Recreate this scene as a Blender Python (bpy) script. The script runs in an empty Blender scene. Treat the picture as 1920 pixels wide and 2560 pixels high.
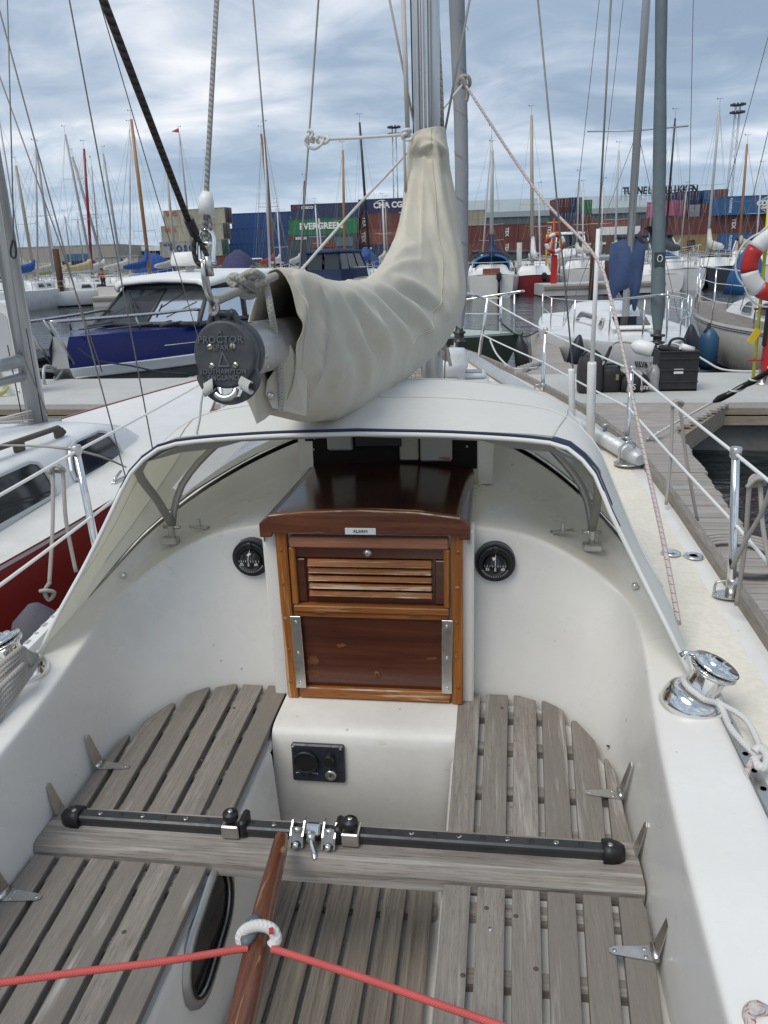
import bpy, bmesh, math, random
from mathutils import Vector, Matrix
random.seed(7)
SC = bpy.context.scene
COL = SC.collection
PI = math.pi
V = Vector

# ------------------------------------------------------------------ camera
F, PITCH, YAW, ROLL = 1923.0, math.radians(18.3), math.radians(8.0), math.radians(2.0)
CAM = V((0.34, 0.0, 1.95))
_f = V((-math.sin(YAW) * math.cos(PITCH), math.cos(YAW) * math.cos(PITCH), -math.sin(PITCH)))
_r = V((math.cos(YAW), math.sin(YAW), 0))
_u = _r.cross(_f)
CR = _r * math.cos(ROLL) - _u * math.sin(ROLL)
CU = _r * math.sin(ROLL) + _u * math.cos(ROLL)
cam = bpy.data.cameras.new('camera')
cam.sensor_fit = 'VERTICAL'
cam.sensor_height = 36.0
cam.lens = 36.0 * F / 2560.0
cam.clip_start = 0.02
cam.clip_end = 4000
camo = bpy.data.objects.new('camera', cam)
COL.objects.link(camo)
camo.matrix_world = Matrix(((CR.x, CU.x, -_f.x, CAM.x), (CR.y, CU.y, -_f.y, CAM.y), (CR.z, CU.z, -_f.z, CAM.z), (0, 0, 0, 1)))
SC.camera = camo

def at(px, py, x=None, y=None, z=None):
    """a point of the place from its bearing (full-size photo pixels) and one known coordinate"""
    d = CR * ((px - 960) / F) - CU * ((py - 1280) / F) + _f
    if z is not None: t = (z - CAM.z) / d.z
    elif x is not None: t = (x - CAM.x) / d.x
    else: t = (y - CAM.y) / d.y
    return CAM + d * t

# ------------------------------------------------------------------ sky, sun, exposure
SUN_EL, SUN_AZ = math.radians(58), math.radians(215)     # azimuth from +y clockwise
W = bpy.data.worlds.new('World')
SC.world = W
W.use_nodes = True
nt = W.node_tree
nt.nodes.clear()
def wn(t, **k):
    n = nt.nodes.new(t)
    for a, b in k.items(): setattr(n, a, b)
    return n
wo = wn('ShaderNodeOutputWorld'); bg = wn('ShaderNodeBackground'); bg.inputs['Strength'].default_value = 0.1
nt.links.new(bg.outputs[0], wo.inputs[0])
sky = wn('ShaderNodeTexSky', sky_type='NISHITA', sun_disc=False, sun_elevation=SUN_EL, sun_rotation=SUN_AZ)
tc = wn('ShaderNodeTexCoord'); sep = wn('ShaderNodeSeparateXYZ'); nt.links.new(tc.outputs['Generated'], sep.inputs[0])
def wmath(op, a, b=None, c=None, clamp=False):
    n = wn('ShaderNodeMath', operation=op, use_clamp=clamp)
    for i, v in enumerate((a, b, c)):
        if v is None: continue
        if isinstance(v, (int, float)): n.inputs[i].default_value = v
        else: nt.links.new(v, n.inputs[i])
    return n.outputs[0]
zz = wmath('MAXIMUM', sep.outputs['Z'], 0.0)
den = wmath('ADD', zz, 0.16)
cx = wmath('DIVIDE', sep.outputs['X'], den); cy = wmath('DIVIDE', sep.outputs['Y'], den)
comb = wn('ShaderNodeCombineXYZ'); nt.links.new(cx, comb.inputs[0]); nt.links.new(cy, comb.inputs[1])
mp = wn('ShaderNodeMapping'); nt.links.new(comb.outputs[0], mp.inputs[0])
mp.inputs['Rotation'].default_value = (0, 0, math.radians(12)); mp.inputs['Scale'].default_value = (0.50, 0.66, 1.0); mp.inputs['Location'].default_value = (3.1, 1.35, 0)
def wnoise(sc, det, rough, dist=0.0, loc=None):
    n = wn('ShaderNodeTexNoise'); n.inputs['Scale'].default_value = sc; n.inputs['Detail'].default_value = det
    n.inputs['Roughness'].default_value = rough; n.inputs['Distortion'].default_value = dist
    nt.links.new(mp.outputs[0], n.inputs['Vector'])
    return n.outputs['Fac']
n1 = wnoise(1.5, 3, 0.5, 0.5); n2 = wnoise(4.2, 7, 0.56, 0.8)
f1 = wmath('ADD', wmath('MULTIPLY', n1, 0.64), wmath('MULTIPLY', n2, 0.36))
rp = wn('ShaderNodeValToRGB'); nt.links.new(f1, rp.inputs[0])
e = rp.color_ramp.elements
e[0].position = 0.40; e[0].color = (0.255, 0.335, 0.45, 1)
e[1].position = 0.655; e[1].color = (0.82, 0.835, 0.87, 1)
for p, c in ((0.465, (0.315, 0.40, 0.515, 1)), (0.525, (0.43, 0.505, 0.61, 1)), (0.585, (0.585, 0.64, 0.72, 1))):
    q = e.new(p); q.color = c
# the far, low part of the sky: paler and bluer through more air
hz = wn('ShaderNodeMapRange'); hz.inputs['From Min'].default_value = 0.0; hz.inputs['From Max'].default_value = 0.16
hz.inputs['To Min'].default_value = 0.55; hz.inputs['To Max'].default_value = 0.0; nt.links.new(zz, hz.inputs['Value'])
mxh = wn('ShaderNodeMix', data_type='RGBA'); nt.links.new(hz.outputs[0], mxh.inputs['Factor']); nt.links.new(rp.outputs[0], mxh.inputs['A'])
mxh.inputs['B'].default_value = (0.46, 0.585, 0.73, 1)
sc10 = wn('ShaderNodeVectorMath', operation='SCALE'); sc10.inputs['Scale'].default_value = 8.4; nt.links.new(mxh.outputs['Result'], sc10.inputs[0])
mx = wn('ShaderNodeMix', data_type='RGBA'); mx.inputs['Factor'].default_value = 0.93
nt.links.new(sky.outputs[0], mx.inputs['A']); nt.links.new(sc10.outputs[0], mx.inputs['B'])
nt.links.new(mx.outputs['Result'], bg.inputs['Color'])

sl = bpy.data.lights.new('sun', 'SUN'); sl.energy = 1.5; sl.angle = math.radians(35); sl.color = (1.0, 0.945, 0.85)
so = bpy.data.objects.new('sun', sl); COL.objects.link(so)
sd = V((math.sin(SUN_AZ) * math.cos(SUN_EL), math.cos(SUN_AZ) * math.cos(SUN_EL), math.sin(SUN_EL)))
so.rotation_euler = sd.to_track_quat('Z', 'Y').to_euler(); so.location = (0, -5, 30)
vs = SC.view_settings
SC.display_settings.display_device = 'sRGB'
vs.view_transform = 'Standard'; vs.look = 'None'; vs.gamma = 1.0; vs.use_curve_mapping = False; vs.exposure = 0.5

# ------------------------------------------------------------------ materials
class NT:
    def __init__(s, m): s.t = m.node_tree; s.n = m.node_tree.nodes; s.l = m.node_tree.links
    def add(s, t, **k):
        n = s.n.new(t)
        for a, b in k.items(): setattr(n, a, b)
        return n
    def put(s, v, sock):
        if isinstance(v, bpy.types.NodeSocket): s.l.new(v, sock)
        elif v is not None: sock.default_value = v if not (isinstance(v, tuple) and len(v) == 3 and sock.type == 'RGBA') else (*v, 1)
    def coord(s, kind='Object', scale=(1, 1, 1), rot=(0, 0, 0)):
        c = s.add('ShaderNodeTexCoord'); m = s.add('ShaderNodeMapping'); s.l.new(c.outputs[kind], m.inputs[0])
        m.inputs['Scale'].default_value = scale; m.inputs['Rotation'].default_value = rot
        return m.outputs[0]
    def noise(s, vec, sc=5, det=4, rough=0.5, dist=0):
        n = s.add('ShaderNodeTexNoise'); s.put(vec, n.inputs['Vector']); n.inputs['Scale'].default_value = sc
        n.inputs['Detail'].default_value = det; n.inputs['Roughness'].default_value = rough; n.inputs['Distortion'].default_value = dist
        return n.outputs['Fac']
    def ramp(s, fac, stops):
        r = s.add('ShaderNodeValToRGB'); s.put(fac, r.inputs[0]); el = r.color_ramp.elements
        while len(el) < len(stops): el.new(0.5)
        for q, (p, c) in zip(el, stops):
            q.position = p; q.color = (c, c, c, 1) if isinstance(c, (int, float)) else (*c, 1)
        return r.outputs[0]
    def mix(s, f, a, b, mode='MIX'):
        m = s.add('ShaderNodeMix', data_type='RGBA', blend_type=mode)
        s.put(f, m.inputs['Factor']); s.put(a, m.inputs['A']); s.put(b, m.inputs['B'])
        return m.outputs['Result']
    def math(s, op, a, b=None, clamp=False):
        m = s.add('ShaderNodeMath', operation=op, use_clamp=clamp); s.put(a, m.inputs[0])
        if b is not None: s.put(b, m.inputs[1])
        return m.outputs[0]
    def bump(s, h, st=0.2, dist=0.01):
        b = s.add('ShaderNodeBump'); s.put(h, b.inputs['Height']); b.inputs['Strength'].default_value = st; b.inputs['Distance'].default_value = dist
        return b.outputs[0]

MATS = {}
def mat(name, col=(0.5, 0.5, 0.5), rough=0.5, metal=0.0, **k):
    if name in MATS: return MATS[name]
    m = bpy.data.materials.new(name); m.use_nodes = True
    n = NT(m); b = m.node_tree.nodes['Principled BSDF']
    fn = k.pop('fn', None)
    n.put(col, b.inputs['Base Color']); b.inputs['Roughness'].default_value = rough; b.inputs['Metallic'].default_value = metal
    for a, v in k.items(): n.put(v, b.inputs[a])
    if fn: fn(n, b)
    MATS[name] = m
    return m

def grime(col, dirt=None, amt=0.35, sc=3.0, rough=(0.3, 0.5), bump=0.0, bsc=60, streak=(1, 1, 1), fine=0.12, specks=0.0):
    """colour with soft uneven wear, some fine mottling and varying gloss"""
    dirt = dirt or tuple(c * 0.72 for c in col)
    def f(n, b):
        v = n.coord('Object', streak)
        a = n.ramp(n.noise(v, sc, 5, 0.6, 0.3), [(0.42, 0), (0.72, amt)])
        c = n.mix(a, col, dirt)
        d = n.noise(v, sc * 14, 3, 0.6)
        c = n.mix(n.math('MULTIPLY', n.ramp(d, [(0.35, 1.0), (0.6, 0.0)]), fine), c, tuple(q * 0.6 for q in dirt))
        if specks:      # small chips and scuffs
            w = n.add('ShaderNodeTexVoronoi'); n.put(n.coord('Object', (1, 1, 1)), w.inputs['Vector']); w.inputs['Scale'].default_value = 17; w.inputs['Randomness'].default_value = 1
            sz = n.math('MULTIPLY', n.ramp(w.outputs['Color'], [(0.45, 0.0), (0.95, 0.11)]), 1.0)
            c = n.mix(n.math('MULTIPLY', n.math('LESS_THAN', w.outputs['Distance'], sz), specks), c, (0.33, 0.30, 0.25))
            sc_ = n.noise(n.coord('Object', (3, 22, 9), (0.3, 0.2, 0.7)), 3.0, 5, 0.7, 1.2)
            c = n.mix(n.ramp(sc_, [(0.64, 0), (0.70, specks * 0.55)]), c, tuple(q * 0.78 for q in dirt))
        n.put(c, b.inputs['Base Color'])
        n.put(n.ramp(n.noise(v, sc * 3, 3), [(0.3, rough[0]), (0.7, rough[1])]), b.inputs['Roughness'])
        if bump: n.put(n.bump(n.noise(n.coord(), bsc, 3), bump, 0.004), b.inputs['Normal'])
    return f

def wood(cols, sc=(30, 1.6, 30), rough=(0.5, 0.8), bump=0.35, patch=None, spec=0.3, coat=0.0, crack=0.55, patchsc=1.0, patchlo=(0.52, 0.6), rnd=0.35):
    """grain stretched along one axis; cols dark, mid, light; patch: worn colour in blotches"""
    def f(n, b):
        v = n.coord('Object', sc)
        oi = n.add('ShaderNodeObjectInfo')
        vv = n.add('ShaderNodeVectorMath', operation='ADD'); n.l.new(v, vv.inputs[0])
        cmb = n.add('ShaderNodeCombineXYZ')
        n.put(n.math('MULTIPLY', oi.outputs['Random'], 37.0), cmb.inputs[0]); n.put(n.math('MULTIPLY', oi.outputs['Random'], 11.0), cmb.inputs[1])
        n.l.new(cmb.outputs[0], vv.inputs[1]); v = vv.outputs[0]
        g = n.noise(v, 1.0, 6, 0.62, 0.6)
        c = n.ramp(g, [(0.28, cols[0]), (0.5, cols[1]), (0.72, cols[2])])
        fine = n.noise(v, 4.5, 4, 0.7)
        c = n.mix(n.ramp(fine, [(0.34, 0.75 * crack), (0.46, 0.0)]), c, tuple(q * 0.32 for q in cols[0]))
        blot = n.noise(n.coord('Object', (5, 3, 5)), 1.7, 4, 0.6, 0.2)
        c = n.mix(n.ramp(blot, [(0.35, 0.30), (0.65, 0.0)]), c, tuple(q * 0.7 for q in cols[1]))
        c = n.mix(n.math('MULTIPLY', oi.outputs['Random'], rnd), c, tuple(q * 0.66 for q in cols[1]))
        if patch:
            pn = n.noise(n.coord('Object', tuple(q * 0.5 * patchsc for q in sc)), 1.3, 5, 0.65, 0.4)
            c = n.mix(n.ramp(pn, [(patchlo[0], 0), (patchlo[1], 0.85)]), c, patch)
        n.put(c, b.inputs['Base Color'])
        n.put(n.ramp(blot, [(0.3, rough[0]), (0.7, rough[1])]), b.inputs['Roughness'])
        b.inputs['Specular IOR Level'].default_value = spec
        b.inputs['Coat Weight'].default_value = coat; b.inputs['Coat Roughness'].default_value = 0.18
        n.put(n.bump(n.math('ADD', g, n.math('MULTIPLY', fine, 0.8)), bump, 0.003), b.inputs['Normal'])
    return f

def rope_fn(col, fleck=None, tw=1.0, freq=900.0, dark=0.86):
    def f(n, b):
        c = n.add('ShaderNodeTexCoord'); s = n.add('ShaderNodeSeparateXYZ'); n.l.new(c.outputs['UV'], s.inputs[0])
        u = n.math('MULTIPLY', s.outputs['X'], freq); v = n.math('MULTIPLY', s.outputs['Y'], 6.2832 * 3 * tw)
        w1 = n.math('SINE', n.math('ADD', u, v)); w2 = n.math('SINE', n.math('SUBTRACT', u, v)) if tw == 1.0 else w1
        h = n.math('ADD', w1, w2)
        cc = n.mix(n.ramp(n.math('MULTIPLY', n.math('ADD', h, 2.0), 0.25), [(0.05, 1.0), (0.5, 0.0)]), col, tuple(q * dark for q in col))
        cc = n.mix(n.ramp(n.noise(n.coord('Object'), 14, 4), [(0.45, 0), (0.75, 0.35)]), cc, tuple(q * 0.6 for q in col))
        if fleck:
            k = n.math('MULTIPLY', n.math('SINE', n.math('MULTIPLY', s.outputs['X'], 220.0)), n.math('SINE', n.math('ADD', n.math('MULTIPLY', s.outputs['X'], 440.0), n.math('MULTIPLY', s.outputs['Y'], 12.566))))
            cc = n.mix(n.ramp(k, [(0.42, 0), (0.55, 0.75)]), cc, fleck)
        n.put(cc, b.inputs['Base Color']); n.put(n.bump(h, 0.3, 0.0015), b.inputs['Normal'])
        b.inputs['Roughness'].default_value = 0.8; b.inputs['Specular IOR Level'].default_value = 0.2
    return f

# ------------------------------------------------------------------ mesh helpers
class MB:
    """collects shapes; build() links them as ONE mesh object"""
    def __init__(s): s.v = []; s.f = []; s.uv = []; s.sm = []; s.mi = []; s.mat_i = 0
    def vs(s, pts, uvs=None):
        k = len(s.v); s.v += [tuple(p) for p in pts]; s.uv += list(uvs) if uvs else [(0, 0)] * len(pts)
        return k
    def face(s, idx, smooth=False): s.f.append(tuple(idx)); s.sm.append(smooth); s.mi.append(s.mat_i)
    def poly(s, pts): k = s.vs(pts); s.face(range(k, k + len(pts)))
    def box(s, c, d, m=None, ch=0.0):
        """box centred at c, full size d, optional 3x3/4x4 matrix, chamfer ch"""
        c = V(c); hx, hy, hz = d[0] / 2, d[1] / 2, d[2] / 2
        T = (lambda p: c + (m @ V(p) if m else V(p)))
        ch = min(ch, hx * .9, hy * .9, hz * .9)
        if ch <= 0:
            k = s.vs([T((x, y, z)) for x in (-hx, hx) for y in (-hy, hy) for z in (-hz, hz)])
            for q in ((0, 1, 3, 2), (4, 6, 7, 5), (0, 4, 5, 1), (2, 3, 7, 6), (0, 2, 6, 4), (1, 5, 7, 3)): s.face([k + i for i in q])
            return
        idx = {}; pts = []
        for sx in (-1, 1):
            for sy in (-1, 1):
                for sz in (-1, 1):
                    for a in range(3):
                        p = [sx * (hx - ch), sy * (hy - ch), sz * (hz - ch)]
                        p[a] = (sx * hx, sy * hy, sz * hz)[a]
                        idx[(sx, sy, sz, a)] = len(pts); pts.append(T(p))
        k = s.vs(pts); I = lambda *a: k + idx[a]
        for sg in (-1, 1):
            q = [I(sg, -1, -1, 0), I(sg, 1, -1, 0), I(sg, 1, 1, 0), I(sg, -1, 1, 0)]; s.face(q if sg > 0 else q[::-1])
            q = [I(-1, sg, -1, 1), I(-1, sg, 1, 1), I(1, sg, 1, 1), I(1, sg, -1, 1)]; s.face(q if sg > 0 else q[::-1])
            q = [I(-1, -1, sg, 2), I(1, -1, sg, 2), I(1, 1, sg, 2), I(-1, 1, sg, 2)]; s.face(q if sg > 0 else q[::-1])
        for a in (-1, 1):
            for b in (-1, 1):
                q = [I(a, b, -1, 0), I(a, b, -1, 1), I(a, b, 1, 1), I(a, b, 1, 0)]; s.face(q if a * b > 0 else q[::-1])
                q = [I(a, -1, b, 2), I(a, -1, b, 0), I(a, 1, b, 0), I(a, 1, b, 2)]; s.face(q if a * b < 0 else q[::-1])
                q = [I(-1, a, b, 1), I(-1, a, b, 2), I(1, a, b, 2), I(1, a, b, 1)]; s.face(q if a * b > 0 else q[::-1])
        for a in (-1, 1):
            for b in (-1, 1):
                for c2 in (-1, 1):
                    q = [I(a, b, c2, 0), I(a, b, c2, 1), I(a, b, c2, 2)]; s.face(q if a * b * c2 > 0 else q[::-1])
    def loft(s, rings, closed=True, caps=(False, False), smooth=True, uvs=None):
        n = len(rings[0]); ks = []
        for i, r in enumerate(rings): ks.append(s.vs(r, uvs[i] if uvs else None))
        for a, b in zip(ks[:-1], ks[1:]):
            for j in range(n if closed else n - 1):
                j2 = (j + 1) % n; s.face((a + j, a + j2, b + j2, b + j), smooth)
        if caps[0]: s.face([ks[0] + j for j in range(n)][::-1])
        if caps[1]: s.face([ks[-1] + j for j in range(n)])
    def tube(s, pts, r, n=8, caps=True, smooth=True, flat=None, sq=1.0):
        """tube along pts, radius r (number or list); sq squashes the second axis"""
        pts = [V(p) for p in pts]; m = len(pts); rs = r if isinstance(r, (list, tuple)) else [r] * m
        t0 = (pts[1] - pts[0]).normalized(); ref = V(flat) if flat else (V((0, 0, 1)) if abs(t0.z) < 0.9 else V((1, 0, 0)))
        nrm = (ref - t0 * ref.dot(t0)).normalized(); rings = []; uvs = []; L = 0.0
        for i, p in enumerate(pts):
            t = (pts[min(i + 1, m - 1)] - pts[max(i - 1, 0)]).normalized()
            nrm = nrm - t * nrm.dot(t)
            nrm = nrm.normalized() if nrm.length > 1e-6 else t.orthogonal().normalized()
            bi = t.cross(nrm)
            if i: L += (p - pts[i - 1]).length
            rings.append([p + nrm * (math.cos(2 * PI * k / n) * rs[i] * sq) + bi * (math.sin(2 * PI * k / n) * rs[i]) for k in range(n)])
            uvs.append([(L, k / n) for k in range(n)])
        s.loft(rings, True, (caps, caps), smooth, uvs)
    def cyl(s, p0, p1, r0, r1=None, n=12, caps=True): s.tube([p0, p1], [r0, r0 if r1 is None else r1], n, caps)
    def lathe(s, prof, c=(0, 0, 0), m=None, n=24, smooth=True):
        """prof: (radius, height) along local z"""
        c = V(c); rings = []
        for r, h in prof:
            rings.append([c + ((m @ V((r * math.cos(2 * PI * k / n), r * math.sin(2 * PI * k / n), h))) if m else V((r * math.cos(2 * PI * k / n), r * math.sin(2 * PI * k / n), h))) for k in range(n)])
        s.loft(rings, True, (prof[0][0] > 1e-5, prof[-1][0] > 1e-5), smooth)
    def prism(s, pts, d, smooth=False):
        """closed outline (3-D points) pushed along vector d"""
        d = V(d); pts = [V(p) for p in pts]; n = len(pts)
        a = s.vs(pts); b = s.vs([p + d for p in pts])
        s.face([a + i for i in range(n)][::-1]); s.face([b + i for i in range(n)])
        for i in range(n): s.face((a + i, a + (i + 1) % n, b + (i + 1) % n, b + i), smooth)
    def ball(s, c, r, n=10, sc=(1, 1, 1)):
        c = V(c); rings = []
        for i in range(n + 1):
            a = -PI / 2 + PI * i / n
            rings.append([c + V((r * math.cos(a) * math.cos(2 * PI * k / n) * sc[0], r * math.cos(a) * math.sin(2 * PI * k / n) * sc[1], r * math.sin(a) * sc[2])) for k in range(n)])
        s.loft(rings, True, (False, False), True)
    def grid(s, rows, smooth=True, closed=False): s.loft(rows, closed, (False, False), smooth)
    def mesh(s, name):
        me = bpy.data.meshes.new(name); me.from_pydata(s.v, [], s.f)
        me.polygons.foreach_set('use_smooth', s.sm); me.polygons.foreach_set('material_index', s.mi)
        if any(u != (0, 0) for u in s.uv):
            uvl = me.uv_layers.new(name='UVMap'); li = [0] * len(me.loops); me.loops.foreach_get('vertex_index', li)
            flat = []
            for i in li: flat += s.uv[i]
            uvl.data.foreach_set('uv', flat)
        bm = bmesh.new(); bm.from_mesh(me); bmesh.ops.recalc_face_normals(bm, faces=bm.faces); bm.to_mesh(me); bm.free()
        me.update()
        return me
    def build(s, name, m, parent=None, **k):
        return link(name, s.mesh(name), m, parent, **k)

def link(name, me, m, parent=None, label=None, cat=None, group=None, kind=None, sub=0, solid=0.0):
    o = bpy.data.objects.new(name, me); COL.objects.link(o)
    for q in (m if isinstance(m, (list, tuple)) else [m]):
        if q is not None and (len(me.materials) < (len(m) if isinstance(m, (list, tuple)) else 1)): me.materials.append(q)
    if parent is not None:
        o.parent = parent; o.matrix_parent_inverse = WORLD[parent.name].inverted()
    WORLD[o.name] = Matrix.Identity(4)
    if solid:
        q = o.modifiers.new('solid', 'SOLIDIFY'); q.thickness = solid; q.offset = 0
    if sub:
        q = o.modifiers.new('sub', 'SUBSURF'); q.levels = sub; q.render_levels = sub
    return tag(o, label, cat, group, kind)
WORLD = {}
def tag(o, label=None, cat=None, group=None, kind=None):
    if label: o['label'] = label
    if cat: o['category'] = cat
    if group: o['group'] = group
    if kind: o['kind'] = kind
    return o
def thing(name, label, cat, loc=(0, 0, 0), rz=0.0, group=None):
    """an Empty at the thing's base; its parts are given in world coordinates"""
    o = bpy.data.objects.new(name, None); COL.objects.link(o); o.empty_display_size = 0.1
    o.location = loc; o.rotation_euler = (0, 0, rz)
    WORLD[o.name] = Matrix.Translation(V(loc)) @ Matrix.Rotation(rz, 4, 'Z')
    return tag(o, label, cat, group)
def copy_tree(o, parent=None):
    c = o.copy(); COL.objects.link(c); WORLD[c.name] = WORLD.get(o.name, Matrix.Identity(4))
    if parent is not None: c.parent = parent
    for ch in list(o.children): copy_tree(ch, c)
    return c
def cr(pts, n=6, closed=False):
    """Catmull-Rom through the points"""
    pts = [V(p) for p in pts]; m = len(pts); out = []
    for i in range(m if closed else m - 1):
        g = (lambda j: pts[j % m]) if closed else (lambda j: pts[max(0, min(m - 1, j))])
        p0, p1, p2, p3 = g(i - 1), g(i), g(i + 1), g(i + 2)
        for k in range(n):
            t = k / n
            out.append(0.5 * ((2 * p1) + (p2 - p0) * t + (2 * p0 - 5 * p1 + 4 * p2 - p3) * t * t + (3 * p1 - p0 - 3 * p2 + p3) * t ** 3))
    if not closed: out.append(pts[-1])
    return out
def basis(x, y, z=None):
    x = V(x).normalized(); z2 = x.cross(V(y)).normalized(); y2 = z2.cross(x)
    return Matrix((x, y2, z2)).transposed()
def text_obj(name, body, m3, loc, size, material, parent=None, extrude=0.0005, align='CENTER', bold=0.0, xs=1.0, spacing=1.0, **k):
    """flat lettering; local x along m3 col 0, y up along col 1"""
    cu = bpy.data.curves.new(name, 'FONT'); cu.body = body; cu.size = size; cu.extrude = extrude; cu.align_x = align; cu.align_y = 'CENTER'
    cu.offset = bold; cu.space_character = spacing; cu.resolution_u = 3
    o = bpy.data.objects.new(name + '_curve', cu); COL.objects.link(o)
    me = bpy.data.meshes.new_from_object(o.evaluated_get(bpy.context.evaluated_depsgraph_get()))
    bpy.data.objects.remove(o); bpy.data.curves.remove(cu)
    M = Matrix.Translation(V(loc)) @ m3.to_4x4() @ Matrix.Diagonal((xs, 1, 1, 1))
    me.transform(M); me.name = name
    me.materials.clear()
    return link(name, me, material, parent, **k)
def M_rot(axis, ang): return Matrix.Rotation(ang, 3, axis)
def lerp(a, b, t): return a + (b - a) * t
# ================================================================== materials
GEL = mat('gelcoat', (0.76, 0.76, 0.745), 0.35, fn=grime((0.765, 0.752, 0.722), (0.60, 0.575, 0.52), 0.4, 2.2, (0.22, 0.42), fine=0.03, specks=0.5), **{'Coat Weight': 0.15})
GEL2 = mat('gelcoat_flat', (0.74, 0.73, 0.71), 0.5, fn=grime((0.755, 0.738, 0.705), (0.55, 0.52, 0.465), 0.4, 3, (0.45, 0.65), 0.15, 900, fine=0.06, specks=0.6))
NONSKID = mat('nonskid_deck', (0.73, 0.68, 0.57), 0.8, fn=grime((0.80, 0.755, 0.655), (0.66, 0.61, 0.51), 0.5, 4, (0.7, 0.9), 0.35, 700, fine=0.2))
TEAK_COLS = ((0.185, 0.163, 0.143), (0.277, 0.247, 0.218), (0.362, 0.328, 0.295))
TEAK = mat('weathered_teak', fn=wood(TEAK_COLS, (150, 7, 150), patch=(0.47, 0.44, 0.415), patchlo=(0.58, 0.72), crack=1.0, patchsc=.3, rnd=.8))
TEAKX = mat('weathered_teak_across', fn=wood(TEAK_COLS, (2.2, 60, 60), patch=(0.50, 0.48, 0.455), patchlo=(0.50, 0.68), crack=1.0, bump=0.6))
TEAKF = mat('floor_teak', fn=wood(((0.12, 0.105, 0.09), (0.235, 0.205, 0.175), (0.335, 0.30, 0.26)), (80, 2.4, 80), crack=0.9))
VARN = mat('varnished_teak', fn=wood(((0.16, 0.046, 0.009), (0.37, 0.130, 0.025), (0.50, 0.20, 0.043)), (60, 60, 2.5), (0.32, 0.55), 0.2, patch=(0.55, 0.38, 0.24), patchlo=(0.61, 0.68), coat=0.2, crack=0.7))
VARNX = mat('varnished_teak_across', fn=wood(((0.13, 0.037, 0.009), (0.32, 0.108, 0.023), (0.45, 0.175, 0.042)), (3.5, 70, 70), (0.35, 0.6), 0.3, patch=(0.56, 0.40, 0.25), patchlo=(0.585, 0.66), coat=0.15, crack=1.0))
DARKV = mat('dark_varnish', fn=wood(((0.045, 0.010, 0.005), (0.085, 0.021, 0.009), (0.13, 0.036, 0.014)), (2.0, 45, 45), (0.12, 0.3), 0.06, patch=(0.24, 0.11, 0.04), patchlo=(0.68, 0.76), coat=0.7, crack=0.2))
HATCHTOP = mat('hatch_varnish', fn=wood(((0.022, 0.007, 0.005), (0.04, 0.013, 0.008), (0.065, 0.021, 0.012)), (50, 2, 50), (0.1, 0.25), 0.04, coat=0.6, crack=0.2))
TILLERM = mat('tiller_varnish', fn=wood(((0.065, 0.020, 0.009), (0.14, 0.043, 0.017), (0.235, 0.083, 0.034)), (70, 3, 70), (0.2, 0.4), 0.2, patch=(0.46, 0.27, 0.14), patchlo=(0.62, 0.69), coat=0.7, crack=0.8))
STEEL = mat('polished_steel', (0.78, 0.78, 0.77), 0.09, 1.0)
STEELB = mat('brushed_steel', (0.55, 0.54, 0.52), 0.32, 1.0, fn=grime((0.60, 0.59, 0.57), (0.44, 0.42, 0.39), 0.5, 14, (0.22, 0.4), fine=.0))
ALU = mat('anodised_aluminium', (0.62, 0.63, 0.64), 0.38, 0.85, fn=grime((0.71, 0.715, 0.72), (0.56, 0.565, 0.57), 0.5, 6, (0.32, 0.5), streak=(1, 1, 0.2)))
TRACKM = mat('track_grey', (0.055, 0.058, 0.063), 0.42, 0.5, fn=grime((0.060, 0.063, 0.069), (0.10, 0.10, 0.10), 0.5, 14, (0.3, 0.5), fine=0.3))
BLACK = mat('black_plastic', (0.012, 0.012, 0.014), 0.45)
NAVYPL = mat('navy_plastic', (0.012, 0.016, 0.028), 0.35, fn=grime((0.013, 0.017, 0.030), (0.06, 0.07, 0.08), 0.3, 40, (0.25, 0.5), fine=0.3))
WHITEPL = mat('white_plastic', (0.78, 0.78, 0.78), 0.4, fn=grime((0.80, 0.80, 0.79), (0.62, 0.60, 0.56), 0.4, 9, (0.3, 0.5)))
GREYPL = mat('grey_plastic', (0.40, 0.40, 0.39), 0.45)
GAP = mat('dark_gap', (0.02, 0.018, 0.016), 0.9)
PRINTW = mat('white_print', (0.75, 0.75, 0.73), 0.6)
PRINTK = mat('black_print', (0.02, 0.02, 0.02), 0.6)
PRINTR = mat('red_print', (0.45, 0.03, 0.03), 0.6)
def glass(name, col, rough=0.05): return mat(name, col, rough, **{'Specular IOR Level': 0.6})
DARKGL = glass('dark_window', (0.012, 0.013, 0.015))
WROPE = mat('white_rope', fn=rope_fn((0.66, 0.655, 0.63)))
GROPE = mat('grey_rope', fn=rope_fn((0.40, 0.375, 0.345)))
RFROPE = mat('red_fleck_rope', fn=rope_fn((0.56, 0.52, 0.50), (0.36, 0.09, 0.10), freq=900.))
REDROPE = mat('red_shock_cord', fn=rope_fn((0.58, 0.115, 0.105), None, freq=1300.0, dark=0.85))
BFROPE = mat('black_fleck_rope', fn=rope_fn((0.50, 0.46, 0.40), (0.03, 0.03, 0.035)))
WIRE = mat('steel_wire', fn=rope_fn((0.33, 0.32, 0.31), None, tw=0.5, freq=620.0, dark=0.5), metal=0.0)
PWIRE = mat('plain_wire', (0.20, 0.195, 0.19), 0.5, 0.3)
WIRED = mat('dark_wire', fn=rope_fn((0.075, 0.065, 0.062), None, tw=0.5, freq=520.0, dark=0.45))
VINYL = mat('white_vinyl_line', (0.78, 0.78, 0.77), 0.45)

# ================================================================== OUR YACHT
yacht = thing('sailing_yacht', 'white sailing yacht seen from its own cockpit, with teak slatted seats and a spray hood', 'sailing yacht', (0, 1.2, 0))

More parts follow.
